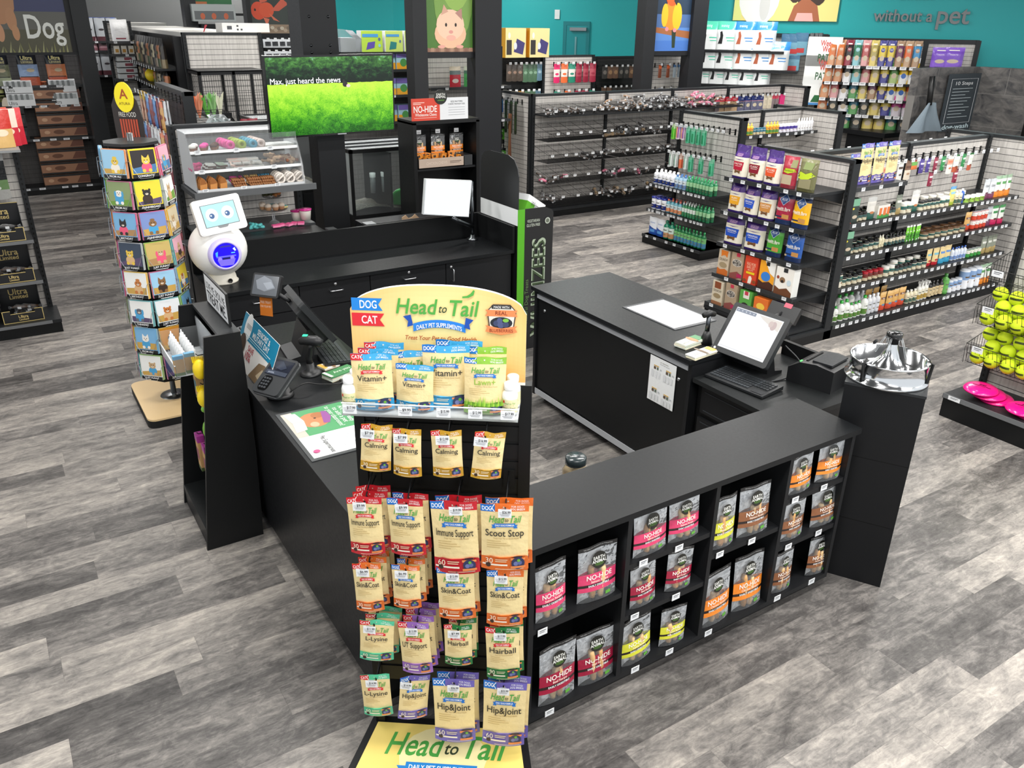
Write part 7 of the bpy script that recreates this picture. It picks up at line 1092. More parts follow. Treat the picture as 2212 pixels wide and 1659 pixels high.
p = PY(1400, 118, 13.5); g = gondola('gondola_shelving', 'white slatted shelving of bird supplies under the parrot poster', (p.x, 13.5, 0), 0, 1.25, p.z, .3)
hp_('y1', .1, .24, [(1, '8a4a30')], [('r', -.4, .7, .4, 1, 'd8602c')], 'brown packet with orange top', 'brown packets'); hp_('y2', .09, .24, [(.8, 'c8d8e4'), (1, '4a80b8')], [], 'pale blue packet', 'blue packets'); hp_('y3', .18, .26, [(.8, 'a8b09c'), (1, 'd8e0c8')], [('e', 0, .4, .3, .2, '6a8a5a')], 'grey green packet', 'grey packets')
pegs(g, [(.2, 'y1'), (.42, 'y1'), (.6, 'y2'), (.72, 'y2'), (.84, 'y2'), (1.08, 'y3')], p.z-.2, 'bird supply hooks'); pegs(g, [(.25, 'y2'), (.5, 'y3'), (.7, 'y3'), (.95, 'y3')], p.z-.65, 'lower bird supply hooks')
# peg fixtures between the portals
p0, p1 = PY(1076, 116, 14), PY(1175, 122, 14)
g = gondola('gondola_shelving', 'dark peg shelving of hanging packs under the yellow boxes', (p0.x, 14.0, 0), 0, p1.x-p0.x, p1.z, .4, slat='slatblack')
hp_('x1', .13, .3, [(1, '4a4038')], [('e', 0, .5, .3, .2, '8a7060')], 'dark brown pet pack', 'dark packs'); hp_('x2', .13, .32, [(1, '4a6a50')], [('e', 0, .5, .3, .2, '7a9a80')], 'muted green pet pack', 'green packs'); hp_('x3', .13, .3, [(1, '5a7a8c')], [('e', 0, .5, .3, .2, '90a8b4')], 'muted blue pet pack', 'blue packs'); hp_('x4', .13, .25, [(1, 'b0843a')], [('e', 0, .5, .3, .2, '8a5a2c')], 'amber pet pack', 'amber packs')
pegs(g, [(.08, 'x1'), (.2, 'x1'), (.32, 'x1'), (.44, 'x2'), (.56, 'x2'), (.66, 'x2'), (.76, 'x3')], p1.z-.12, 'upper row under the yellow boxes', L=.3); pegs(g, [(.08, 'x4'), (.22, 'x4'), (.36, 'x4'), (.5, 'x2'), (.62, 'x2'), (.74, 'x3')], p1.z-.6, 'lower row under the yellow boxes', L=.3)
boxp('yb', .44, .5, .35, 'd8c88c', [('r', -.45, .1, -.2, .6, '2c2826'), ('e', -.32, .75, .06, .12, 'e8e0c8'), ('p', [(-.1, .2), (.35, .1), (.45, .5), (.05, .65)], '3a3468'), ('e', -.02, .4, .08, .14, 'c8ccd0')], 'large yellow pet kennel box', 'yellow kennel boxes', side='e0a428')
for i, px in enumerate((1099, 1150)): q = PY(px, 116, 13.75); inst('yb', Matrix.Translation((q.x+.04, 13.75, p1.z+.005)), f'{["left", "right"][i]} large yellow kennel box on top of the dark peg shelving', 'yellow kennel boxes')
q0, q1 = PY(1178, 120, 13.7), PY(1290, 120, 13.7)
g = gondola('end_panel', 'white slatted panel of hanging treats right of the yellow boxes', (q0.x, 13.8, 0), 0, q1.x-q0.x, q0.z, .3)
for k, c, d in (('s1', 'e0306c', 'hot pink'), ('s2', 'e8703c', 'orange and white'), ('s3', '2a8a70', 'sea green'), ('s4', '9a2a40', 'wine red')): hp_(k, .15, .34, [(.3, c), (.7, 'e8e0d8' if k != 's4' else 'b04a58'), (1, c)], [('e', 0, .45, .3, .14, c)], f'{d} treat pouch', f'{d} pouches')
pegs(g, [(.27, 's1'), (.45, 's2'), (.63, 's3'), (.8, 's4'), (.97, 's4'), (1.14, 's4')], q0.z-.16, 'upper white panel hooks', L=.14); pegs(g, [(.3, 's3'), (.55, 's2'), (.8, 's4'), (.97, 's4'), (1.15, 's3')], q0.z-.66, 'lower white panel hooks', L=.14)
q2, q3 = PY(1285, 122, 15.0), PY(1392, 118, 15.0)
g = gondola('gondola_shelving', 'dark peg shelving of toys left of the bird poster', (q2.x, 15.0, 0), 0, q3.x-q2.x-.05, q2.z, .4, slat='slatblack')
hp_('r1', .14, .24, [(1, '6a5040')], [('e', 0, .5, .35, .3, '9a7a5a')], 'brown plush toy pack', 'plush packs'); hp_('r2', .14, .24, [(1, '3c3a38')], [('e', 0, .5, .35, .3, '76706a')], 'dark grey toy pack', 'grey toy packs')
for z_, nm in ((.2, 'upper'), (.62, 'middle'), (1.0, 'lower')): pegs(g, [(.08+.15*i, random.choice(('r1', 'r2'))) for i in range(6)], q2.z-z_, nm+' dark toy hooks', L=.3)
# long worktop with cleaning bottles
p0, p1 = PY(1195, 98, 19), PY(1395, 110, 17)
r = thing('long_worktop', 'long grey green worktop on dark shelving in front of the teal wall', 'worktop', (0, 0, 0)); MB().prism([(p0.x, 19), (p1.x+.3, 19), (p1.x+.3, 17.3), (p0.x, 17.3)], p0.z-.07, p0.z-.02, 'lam', '4a6a68', ax='z').build('top', r); MB().box(p0.x+.05, 17.6, 0, p1.x+.25, 18.7, p0.z-.07, 'lam', '26282a').build('body', r)
for i, px in enumerate((1306, 1314, 1322, 1332, 1342, 1350, 1358, 1366, 1374)): q = PY(px, 100, 18.0); k = ('b5', 'b5', 'b4', 'bb', 'b3', 'b5', 'bb', 'b5', 'b3')[i]; inst(k, Matrix.Translation((q.x, 18.0, p0.z-.02)) @ Matrix.Scale(1.9, 4), f'{PR[k][4]} on the long worktop, {ORD[i]} from left', 'cleaning bottles on the long worktop')
p = PY(1337, 62, 21); q = PY(1385, 62, 21); gondola('end_panel', 'small white slatted panel behind the worktop bottles', (p.x, 21, 0), 0, q.x-p.x, p.z, .2, base=0)
# ================================================================ teal wall: door, poster, lettering
DR = WD*-1   # left to right along the wall as seen from the shop
def wallM(px, py, off=.0): p = PW(px, py, off); return Matrix((DR, -WN, Vector((0, 0, 1)))).transposed().to_4x4().copy(), p
def wallobj(b, px, py, off, name, **k): R_, p = wallM(px, py, off); R_.translation = p; return b.build(name, M=R_, **k)
pa, pb = PW(1225, 54), PW(1268, 57); dw = (pb-pa).length
b = MB(); b.box(0, -.03, -pa.z, dw, 0, 0, 'satin', '0c8a90'); R_, _ = wallM(1225, 54); R_.translation = pa; o = b.build('door_1', kind='structure', M=R_); MB().box(.1, -.1, -.12, .5, -.03, -.05, 'metal', '9aa0a4').build('door_closer', o); MB().box(.22, -.05, -1.6, .26, -.03, -.25, 'metal', '8ac0c4').build('door_handle', o)
MB().box(-.08, -.04, -pa.z, 0, .0, .08, 'satin', '0a7a80').box(dw, -.04, -pa.z, dw+.08, 0, .08, 'satin', '0a7a80').box(0, -.04, 0, dw, 0, .08, 'satin', '0a7a80').build('door_frame', o)
wallobj(MB().box(-.06, -.02, -.1, .06, 0, .1, 'satin', 'dfe8e8'), 1204, 31, .01, 'light_switch', label='white switch plate on the teal wall left of the door', cat='switch')
pc, pd_ = PW(1583, 44, .03), PW(1807, 47, .03); pw = (pd_-pc).length; b = MB(); b.box(0, -.04, 0, pw, 0, 2.0, 'satin', 'f2e48c'); R_, _ = wallM(1583, 44); R_.translation = pc
art(b, lambda x, z, off: (pw*(x+.5), -.04-off, z), 1, 1, [('r', -.5, 0, -.42, 2, 'e4ea90'), ('e', -.26, .5, .2, .6, 'f2f2ee'), ('e', -.15, .7, .1, .3, 'e8e8e6'), ('e', -.2, .3, .05, .3, 'd8d8d4'), ('e', .18, .9, .13, .62, '3a2418'), ('e', .3, .8, .1, .5, '3a2418'), ('e', .08, .8, .09, .45, '3a2418'), ('p', [(.04, .0), (.34, 0), (.3, .3), (.22, .42), (.15, .42), (.08, .3)], 'a8603c'), ('p', [(.1, 0), (.28, 0), (.26, .16), (.12, .16)], 'f0b0a8'), ('e', .19, .78, .07, .34, 'b46c48'), ('e', .19, .6, .04, .05, 'f4f0ec')], off=.004); o = b.build('wall_poster', M=R_); o['label'] = 'yellow wall poster of a curly haired girl beside a white dog'; o['category'] = 'poster'
R_, _ = wallM(1880, 45); px_ = PW(1985, 28, .02); R_.translation = px_; r = thing('wall_lettering', 'raised grey lettering reading a home without a pet on teal wall', 'lettering', M=R_)
def letters(txt, x, z, h, w, bold=.02, th=.03):
    vs, fs, gw = glyphs(txt, bold); s_ = w/gw; b = MB(); n = len(vs); b.add([(x+vx*s_, -th, z+vy*h) for vx, vy in vs], fs, 'satin', '7a7e80'); b.add([(x+vx*s_, 0, z+vy*h) for vx, vy in vs], [f[::-1] for f in fs], 'satin', '7a7e80')
    ed = {}
    for f in fs:
        for a, c in zip(f, f[1:]+f[:1]): ed[(a, c)] = 1
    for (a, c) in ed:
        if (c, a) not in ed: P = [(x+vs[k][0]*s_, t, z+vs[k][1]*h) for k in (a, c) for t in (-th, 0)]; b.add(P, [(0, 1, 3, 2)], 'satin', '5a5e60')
    b.build('letters', r)
wu = (PW(2093, 40)-PW(1885, 36)).length; letters('without a', -wu*.16, -.16, wu*.125, wu*.62, .015); letters('pet', wu*.36, -.19, wu*.19, wu*.33, .03); letters('a home', -wu*.08, wu*.14, wu*.1, wu*.34, .01); letters('"', wu*.58, wu*.05, wu*.16, wu*.06)
# ================================================================ treat wall and training pads (fixtures standing on the teal wall)
def wallfix(name, lb, pxa, pxb, pytop, off, H=None, slat='slat', posts=3):
    a, c = PW(pxa, pytop, off), PW(pxb, pytop+ (pxb-pxa)*.04, off); L = (Vector((c.x, c.y, 0))-Vector((a.x, a.y, 0))).length; z = a.z
    R_ = Matrix((DR, -WN, Vector((0, 0, 1)))).transposed().to_4x4(); R_.translation = Vector((a.x, a.y, 0)); r = thing('shelving_unit', lb, 'shelving', M=R_)
    MB().box(0, 0, .1, L, .08, z, slat, 'ffffff').build('back_panel', r); MB().box(-.02, -.03, z-.05, L+.02, .1, z+.03, 'lam', '2a2c2e').build('top_rail', r)
    for i in range(posts): x = L*i/(posts-1)-.04; MB().box(x, -.05, 0, x+.09, .1, z+.02, 'lam', '232527').build('post', r)
    return r, L, z
g_tw, LT, ZT = wallfix('wall_shelving', 'wall shelving full of treat bags along the teal wall', 1790, 2112, 84, .5, posts=4)
def onfix(g, px, py, yl):   # local x, z on the plane y = yl of a fixture
    Mi = g.matrix_basis.inverted(); o = Mi @ Vector((0, 0, HC)); d = Mi.to_3x3() @ ray(px, py); t = (yl-o.y)/d.y; q = o+d*t; return q.x, q.z
TB = [('a1', 'c8703c', 'c8906a', 'copper'), ('a2', '2c2426', '8a3040', 'black and maroon'), ('a3', '3a7a5c', '8ac0c8', 'green and blue'), ('a4', 'b05a5a', 'd8a0a0', 'dusty rose'), ('a5', 'a89a5c', 'd8c470', 'khaki'), ('a6', 'd8c04a', '4a4a90', 'yellow and violet'), ('a7', '6a3a5a', 'a8886a', 'brown violet'), ('a8', 'd86a3a', 'b89878', 'tan orange'), ('a9', '3a88b8', 'a8886a', 'tan blue'), ('b0', '7a50c0', '8a60d0', 'bright purple'), ('bx', '1c1c1e', 'e8e8ea', 'black and white'), ('bg', '4a8a3a', 'a8c07a', 'leaf green'), ('by', 'f0c828', 'f0f0ee', 'white and yellow'), ('bp', 'd0509a', 'd8d0d8', 'grey and pink'), ('bt', '2a6a80', '5a9a5a', 'teal green'), ('bn', '5a5e5c', '3a3e3c', 'charcoal')]
for k, c1, c2, d in TB: bagp(k, .32, .5, .12, [(.35, c2), (.8, c1), (1, c2)], [('e', 0, .3, .28, .16, 'c8b8a0' if k != 'by' else '3a6ab8'), ('e', 0, .62, .26, .13, c2), ('r', -.25, .82, .25, .87, 'f0ece4'), ('t', 'TREATS', 0, .63, .07, 'f4f0e8', {'w': .4})], f'{d} treat bag', f'{d} bags')
TROW = [(135.5, 148.9, ['a1', 'a1', 'a2', 'a3', 'a4', 'a5', 'a6', 'a6', 'a7', 'a8', 'a9'], (1786, 1985)), (171, 185, ['a1', 'a1', 'bx', 'a3', 'a4', 'a5', 'a6', 'bg', 'by', 'by'], (1778, 1980)), (205, 222, ['a1', 'a4', 'bx', 'bt', 'a5', 'a7', 'a6', 'by', 'by', 'a8'], (1770, 1975)), (238, 257, ['a1', 'bn', 'bx', 'bt', 'bn', 'a5', 'a6', 'bp', 'bp'], (1763, 1968)), (272, 292, ['bt', 'bn', 'a5', 'a5', 'bt', 'bn'], (1810, 1960))]
for i, (ya, yb, ks, (xa, xb)) in enumerate(TROW):
    l0, z0 = onfix(g_tw, xa, ya, -.55); l1, z1 = onfix(g_tw, xb, yb, -.55); z = (z0+z1)/2; s_ = MB().box(l0, -.55, z-.06, l1, 0, z-.02, 'lam', BK2).build('shelf', g_tw)
    for x in autotags(l0, l1, 10): link('price_tag', tagmesh(.12, .06), s_, loc=(x, -.56, z-.035))
    sc = min(1.0, (l1-l0)/(len(ks)*.34)); num = {}; seen = {}
    for k in ks: num[k] = num.get(k, 0)+1
    for j, k in enumerate(ks):
        seen[k] = seen.get(k, 0)+1; x = l0+(l1-l0)*(j+.5)/len(ks); sx = (l1-l0)/len(ks)/.34
        inst(k, g_tw.matrix_basis @ Matrix.Translation((x, -.4, z-.018)) @ Matrix.Diagonal((sx, 1, .98, 1)) @ Matrix.Rotation(-.08, 4, 'X'), f'{PR[k][4]}{", "+ORD[seen[k]-1]+" from left" if num[k] > 1 else ""} on wall treat shelf {["one", "two", "three", "four", "five"][i]}', f'{PR[k][5]} on wall treat shelf {i+1}')
for j, px in enumerate((2026, 2054)):
    x, z = onfix(g_tw, px, 145, -.4); inst('b0', g_tw.matrix_basis @ Matrix.Translation((x, -.4, z)) @ Matrix.Diagonal((.95+.2*j, 1, .72, 1)), f'{["left", "right"][j]} bright purple treat bag at the right end of treat wall', 'bright purple bags')
    MB().box(x-.3, -.5, z-.04, x+.3, 0, z, 'lam', BK2).build('shelf', g_tw)
g_pw, LP, ZP = wallfix('wall_shelving', 'wall shelving of puppy training pads behind the bird poster', 1506, 1786, 72, .5)
for k, c, d, ac in (('pg', '5ad0b0', 'mint green training pad pack with spotted dog', '1c1c1e'), ('pb', '3a8ad0', 'blue training pad pack with brown dog', 'b05c3c')):
    bagp(k, .8, .62, .3, [(.7, 'f0f4f4'), (1, c)], [('p', [(-.28, .2), (-.1, .2), (-.08, .5), (-.14, .66), (-.22, .62), (-.2, .45)], ac), ('r', .05, .4, .4, .44, c), ('r', .1, .3, .4, .33, c), ('t', 'training', -.05, .85, .1, 'e8f8f4', {'w': .5})], d, d.split(' training')[0]+' packs', name='pad_pack', cat='pack')
for i, (py, xs2, keys) in enumerate(((105, [1528, 1564, 1603, 1646], 'ggbb'), (146, [1526, 1560, 1601, 1640, 1674], 'ggbbb'), (180, [1515, 1545, 1577, 1608, 1640], 'ggggg'))):
    zs = [onfix(g_pw, x, py+(x-1528)*.04, -.5) for x in xs2]; z = sum(q[1] for q in zs)/len(zs); MB().box(zs[0][0]-.5, -.62, z-.06, zs[-1][0]+.45, 0, z-.01, 'lam', BK2).build('shelf', g_pw)
    for j, (q, kk) in enumerate(zip(zs, keys)):
        k = 'pg' if kk == 'g' else 'pb'; nn = keys[:j+1].count(kk); sc = 1.0 if i < 2 else .82; inst(k, g_pw.matrix_basis @ Matrix.Translation((q[0], -.42, z)) @ Matrix.Diagonal((sc*.6, 1, sc*.88, 1)), f'{PR[k][4]}, {ORD[nn-1]} on the {["top", "second", "third"][i]} pad shelf', f'{PR[k][5]} on the {["top", "second", "third"][i]} pad shelf')
x_, z_ = onfix(g_pw, 1705, 150, -.2); hp_('lt', .26, .42, [(.6, '6a9cb0'), (1, '3a6a8a')], [('r', -.3, .1, .3, .3, 'b83a3a')], 'blue blister pack', 'blue blister packs')
for i, (px, py) in enumerate(((1697, 120), (1712, 120), (1727, 118), (1694, 156), (1710, 156))): x, z = onfix(g_pw, px, py, -.2); inst('lt', g_pw.matrix_basis @ Matrix.Translation((x, -.2, z)), f'blue blister pack, {ORD[i]} of those hanging right of the training pads', 'blue blister packs')
for i, (px, lb) in enumerate(((1742, 'left'), (1752, 'middle'), (1760, 'right'))): x, z = onfix(g_pw, px, 150, -.25); b = MB(); b.tube([(0, 0, 1.0), (.03, 0, .3), (-.02, 0, .0), (.05, 0, .35), (.03, 0, 1.0)], .03, 6, 'satin', '4a4c50'); o = b.build('lead', M=g_pw.matrix_basis @ Matrix.Translation((x, -.25, z-.3))); o['label'] = f'{lb} grey dog lead hanging between pads and treat bags'; o['category'] = 'lead'
for i, (px, py) in enumerate(((1782, 110), (1776, 150), (1770, 195))):
    x, z = onfix(g_pw, px, py, -.5); b = MB(); b.box(-.33, -.1, 0, .33, .1, .56, 'satin', 'eef0ee'); art(b, flatS(.66, .56, -.1), .66, .56, [('t', 'Wee-', .05, .8, .2, 'd03a30', {'w': .35, 'b': .02}), ('t', 'Wee', .1, .6, .2, 'd03a30', {'w': .3, 'b': .02}), ('t', 'PATCH', .15, .3, .26, '2a5a34', {'w': .6, 'b': .03})] if i < 2 else [('p', [(-.2, .1), (.3, .1), (.4, .35), (-.1, .35)], '2a6a3c'), ('e', .1, .5, .08, .2, '8a7a6a'), ('r', -.5, 0, .5, .08, '4a90d0')]); o = b.build('patch_box', M=g_pw.matrix_basis @ Matrix.Translation((x-.02, -.3, z-.3))); o['label'] = f'large white indoor grass patch box, {["top", "middle", "bottom"][i]} one beside the treat wall'; o['category'] = 'box'
# ================================================================ tiled dog wash corner
yT = PW(2117, 144, 1.0).y; pt0 = PY(1988, 150, yT); zT = pt0.z
pcn = PY(2117, 144, yT); wt = wallseg((pt0.x, yT), (pcn.x, yT), pcn.z, 'tile', 'wall_dog_wash'); pr_ = PX(2330, 175, pcn.x); wallseg((pcn.x, yT), (pcn.x, yT-6), pcn.z, 'tile', 'wall_dog_wash_side')
yS = yT-.05; A = PY(2028, 285, yS); B_ = PY(2077, 290, yS); D_ = PY(2058, 160, yS); dx_ = B_.x-A.x; zA = A.z; zB = D_.z; r_ = .25
sgn = MB(); x0 = D_.x-.1; sgn.box(x0, yS-.02, zA, x0+dx_+.25, yS, zB, 'satin', '3a4248'); SS = lambda x, z, off: (x0+(dx_+.25)*(x+.5), yS-.02-off, zA+(zB-zA)*z); IT = [('t', '10 Steps', .0, .84, .06, 'dce0e2', {'w': .7, 'b': .01, 'sx': 2}), ('t', 'dog-wash', 0, .08, .08, 'cfe4ea', {'w': .85, 'b': .02, 'sx': 2}), ('r', -.42, .91, .42, .915, 'c8ccd0'), ('r', -.42, .14, .42, .145, 'c8ccd0'), ('r', -.42, .14, -.405, .915, 'c8ccd0'), ('r', .405, .14, .42, .915, 'c8ccd0')]+[('r', -.34, .74-.055*i, .3-.1*(i % 3), .75-.055*i, 'b8c4c8') for i in range(10)]; art(sgn, SS, 1, 1, IT, off=.006); o = sgn.build('instruction_board'); o['label'] = 'dark board of 10 steps lettered dog-wash on the tiled wall'; o['category'] = 'sign'
p0 = PY(2020, 165, yS-.15); p1 = PY(1998, 285, yS-.15); b = MB(); b.tube([(p0.x, yS-.1, p0.z), (p0.x, yS-.15, p0.z-.5)], .05, 8, 'satin', '141516')
b.surf(lambda u, v: (lerp(p1.x-.05, p0.x+.02, v)+u*lerp(.95, .25, v**.8), yS-.16+.06*math.sin(u*9+v*2), lerp(p1.z, p0.z-.45, v)), lin(-.5, .5, 12), lin(0, 1, 10), '7e8c96', 'matte'); o = b.build('apron'); o['label'] = 'grey apron hanging on the tiled wall beside the instruction board'; o['category'] = 'apron'
p0 = PY(2168, 245, yT-2.5); b = MB(); b.tube([(0, 0, 0), (0, 0, .9)], .04, 8, 'satin', '141516'); b.sphere((-.1, -.05, .95), .13, 12, 'gloss', '1c1d1f'); o = b.build('shower_head', loc=(pcn.x-.15, yT-1.2, PX(2175, 290, pcn.x-.15).z)); o['label'] = 'black wash shower head on the tiled side wall'; o['category'] = 'shower head'
ry = 13.0; r = thing('railing', 'black railing round the wash area beyond the grey shelving', 'railing', (0, 0, 0)); a, c = PY(1890, 278, ry), PY(1975, 262, ry); b = MB(); b.tube([(a.x, ry, a.z), (c.x, ry, a.z)], .035, 8, 'lam', '161718'); b.tube([(a.x, ry, a.z-.5), (c.x, ry, a.z-.5)], .03, 8, 'lam', '161718'); b.build('rails', r)
for i in range(9): x = lerp(a.x, c.x, i/8); MB().tube([(x, ry, 0), (x, ry, a.z)], .022, 6, 'lam', '161718').build('upright', r)
a, c = PY(1838, 276, 11), PY(1985, 300, 11); r = thing('grooming_table', 'long black table edge beyond the supplement shelving', 'table', (0, 0, 0)); MB().box(a.x, 10.2, a.z-.12, c.x+.3, 11.2, a.z-.03, 'lam', '17181a').build('top', r)
for x in (a.x+.05, c.x+.1): MB().box(x, 10.3, 0, x+.06, 11.1, a.z-.12, 'lam', '17181a').build('leg', r)
# ================================================================ left side: racks and far aisles
random.seed(33)
UB = [('Ultra', '8a8a4c', 'a8a050', 'olive'), ('Ultra', '6c7058', '8c9478', 'grey green'), ('Ultra', '8aa0c0', 'b0563c', 'blue and rust'), ('Ultra', 'c07850', 'a04c34', 'copper')]
g_dr = gondola('gondola_shelving', 'dark slatted shelving of dog food under the dog poster', (-.9, 17.5, 0), 0, 2.75, 2.6, .5, slat='slatdark', posts=[0, 2.7])
for i, (t, c1, c2, nm) in enumerate(UB):
    bagp(f'ub{i}', .3, .62, .1, [(.22, c2), (.55, c1), (1, '16181c')], [('t', 'Ultra', 0, .72, .1, 'd8cc8c', {'w': .75, 'b': .03}), ('t', 'Limited', 0, .62, .07, 'd8cc8c', {'w': .75, 'b': .02}), ('r', -.45, .22, .45, .24, '1a1a1c'), ('e', .1, .4, .2, .1, 'b8a888')], f'black dog food bag with {nm} picture', f'{nm} bags')
boxp('lg', .75, .2, .26, 'a07458', [('r', -.5, .82, .5, 1, '1c1a1a'), ('r', -.5, 0, .5, .14, '1c1a1a'), ('e', -.1, .5, .12, .05, '6a4430'), ('p', [(.2, .2), (.5, .2), (.5, .8), (.3, .8)], '6a4030'), ('e', -.35, .5, .06, .04, 'c8a080')], 'long brown flat dog food bag', 'long brown bags', name='food_bag', cat='bag'); boxp('lh', .6, .2, .24, '1a1b1d', [('t', 'Ultra', -.25, .5, .4, 'b8b48c', {'w': .3}), ('e', .1, .5, .12, .3, 'd8ccb8'), ('r', .22, .3, .45, .7, '3a3c40')], 'long black flat dog food bag', 'long black bags', name='food_bag', cat='bag')
boxp('cn', .42, .2, .25, 'e6e8e8', [('r', -.45, .5, .45, .9, 'b4b8b8'), ('t', 'Ultra', -.3, .25, .3, '2c2e30', {'w': .3})]+[('r', -.4+.2*i, .5, -.3+.2*i, .95, '787c7c') for i in range(4)], 'white tray of small food tubs', 'white tub trays', name='tub_tray', cat='tray'); jarp('co', .05, .18, '9aa06c', 'b0b070', '8a8c5a', 'olive food can stack', 'olive can stacks', lidh=.03, name='food_can', cat='can'); jarp('cp', .05, .18, 'c8744c', 'd8845c', 'a86040', 'orange food can stack', 'orange can stacks', lidh=.03, name='food_can', cat='can')
def zat(py, Y=17.0, px=100): return PY(px, py, Y).z
for z_, dep in ((zat(185), .45), (zat(228), .45), (zat(300), .5), (zat(405), .5)): shelf(g_dr, z_, dep, 0, 2.65, autotags(.6, 2.6, 8), tagw=.1)
row(g_dr, .35, 2.65, zat(185), -.35, [('ub1', 1), ('ub0', 1), ('ub1', 1), ('ub2', 1), ('ub3', 1)], 'top dog food shelf', gap=.13)
for zz, nm in ((0, 'lower'), (.21, 'upper')): row(g_dr, .75, 2.65, zat(228)+.002+zz, -.34, [('cn', 1), ('co', 2), ('cn', 1), ('co', 1), ('cp', 1), ('cn', 1)], nm+' tier of white trays', gap=.02)
for z0, n, ks in ((zat(300), 4, [(.55, 'lh'), (1.35, 'lh'), (2.2, 'lg')]), (zat(405), 4, [(1.1, 'lh'), (2.1, 'lg')])):
    for x, k in ks:
        for i in range(n-1 if k == 'lh' else n): inst(k, fixM(g_dr, x, -.33, z0+.205*i*1.04+.002), f'{PR[k][4]} in the {"third" if len(ks) > 2 else "bottom"} shelf stack {"at right" if k == "lg" else "at left" if x < 1 else "at middle"}, {["bottom", "second", "third", "top"][i]} one', f'{PR[k][5]} stacked flat')
dogp = [('r', -.5, 0, .5, .35, '4c4a34'), ('r', -.5, .35, .5, .62, '5a5a54'), ('r', -.5, .62, .5, 1.0, '2e3560'), ('r', -.5, 1.0, .5, 1.6, '6878a4'), ('p', [(-.5, .1), (-.42, .0), (-.2, .1), (-.2, .9), (-.5, 1.2)], '4a3a30'), ('e', -.14, .78, .16, .36, 'b48058'), ('e', -.08, 1.25, .16, .26, 'bd8a60'), ('e', -.21, .52, .045, .16, 'c08c62'), ('e', -.17, .3, .04, .14, 'c4906a'), ('e', -.04, .5, .05, .18, 'b8845c'), ('e', -.02, .3, .035, .12, 'bd8a60'), ('p', [(-.2, 1.06), (.0, .92), (.0, .98), (-.2, 1.14)], '1c1a1a'), ('t', 'Dog', .27, .4, .36, 'e4e6e0', {'w': .38, 'b': .03})]+[('p', [(-.48+.04*i, 0), (-.46+.04*i, 0), (-.465+.04*i+.02*math.sin(i*3), .12+.06*math.sin(i*2.3))], ['7c7c48', '98986a'][i % 2]) for i in range(24)]
Y = 16.6; xa, xb = PY(-70, 100, Y).x, PY(163, 100, Y).x; zf = PY(80, 113, Y).z; r = thing('portal_frame', 'wide dark grey post and beam framing the dog food aisle', 'frame', (0, 0, 0)); part('post', r, (xb+.02, Y-.1, 0, PY(194, 60, Y).x, Y+.2, 4.6), col='2c2e30'); part('cross_bar', r, (xa, Y-.04, zf-.04, xb+.02, Y+.04, zf), col='232527'); part('inner_post', r, (xb-.06, Y-.05, zf, xb+.02, Y+.05, 4.6), col='1a1b1d')
b = MB(); b.box(xa, Y-.03, zf, xb-.06, Y, zf+1.9, 'satin', '5a6a98'); art(b, lambda x, z, off: (xa+(xb-.06-xa)*(x+.5), Y-.03-off, zf+z), 1, 1, dogp, off=.004); o = b.build('poster'); o['label'] = 'large poster of a tan dog on grass lettered Dog'; o['category'] = 'poster'
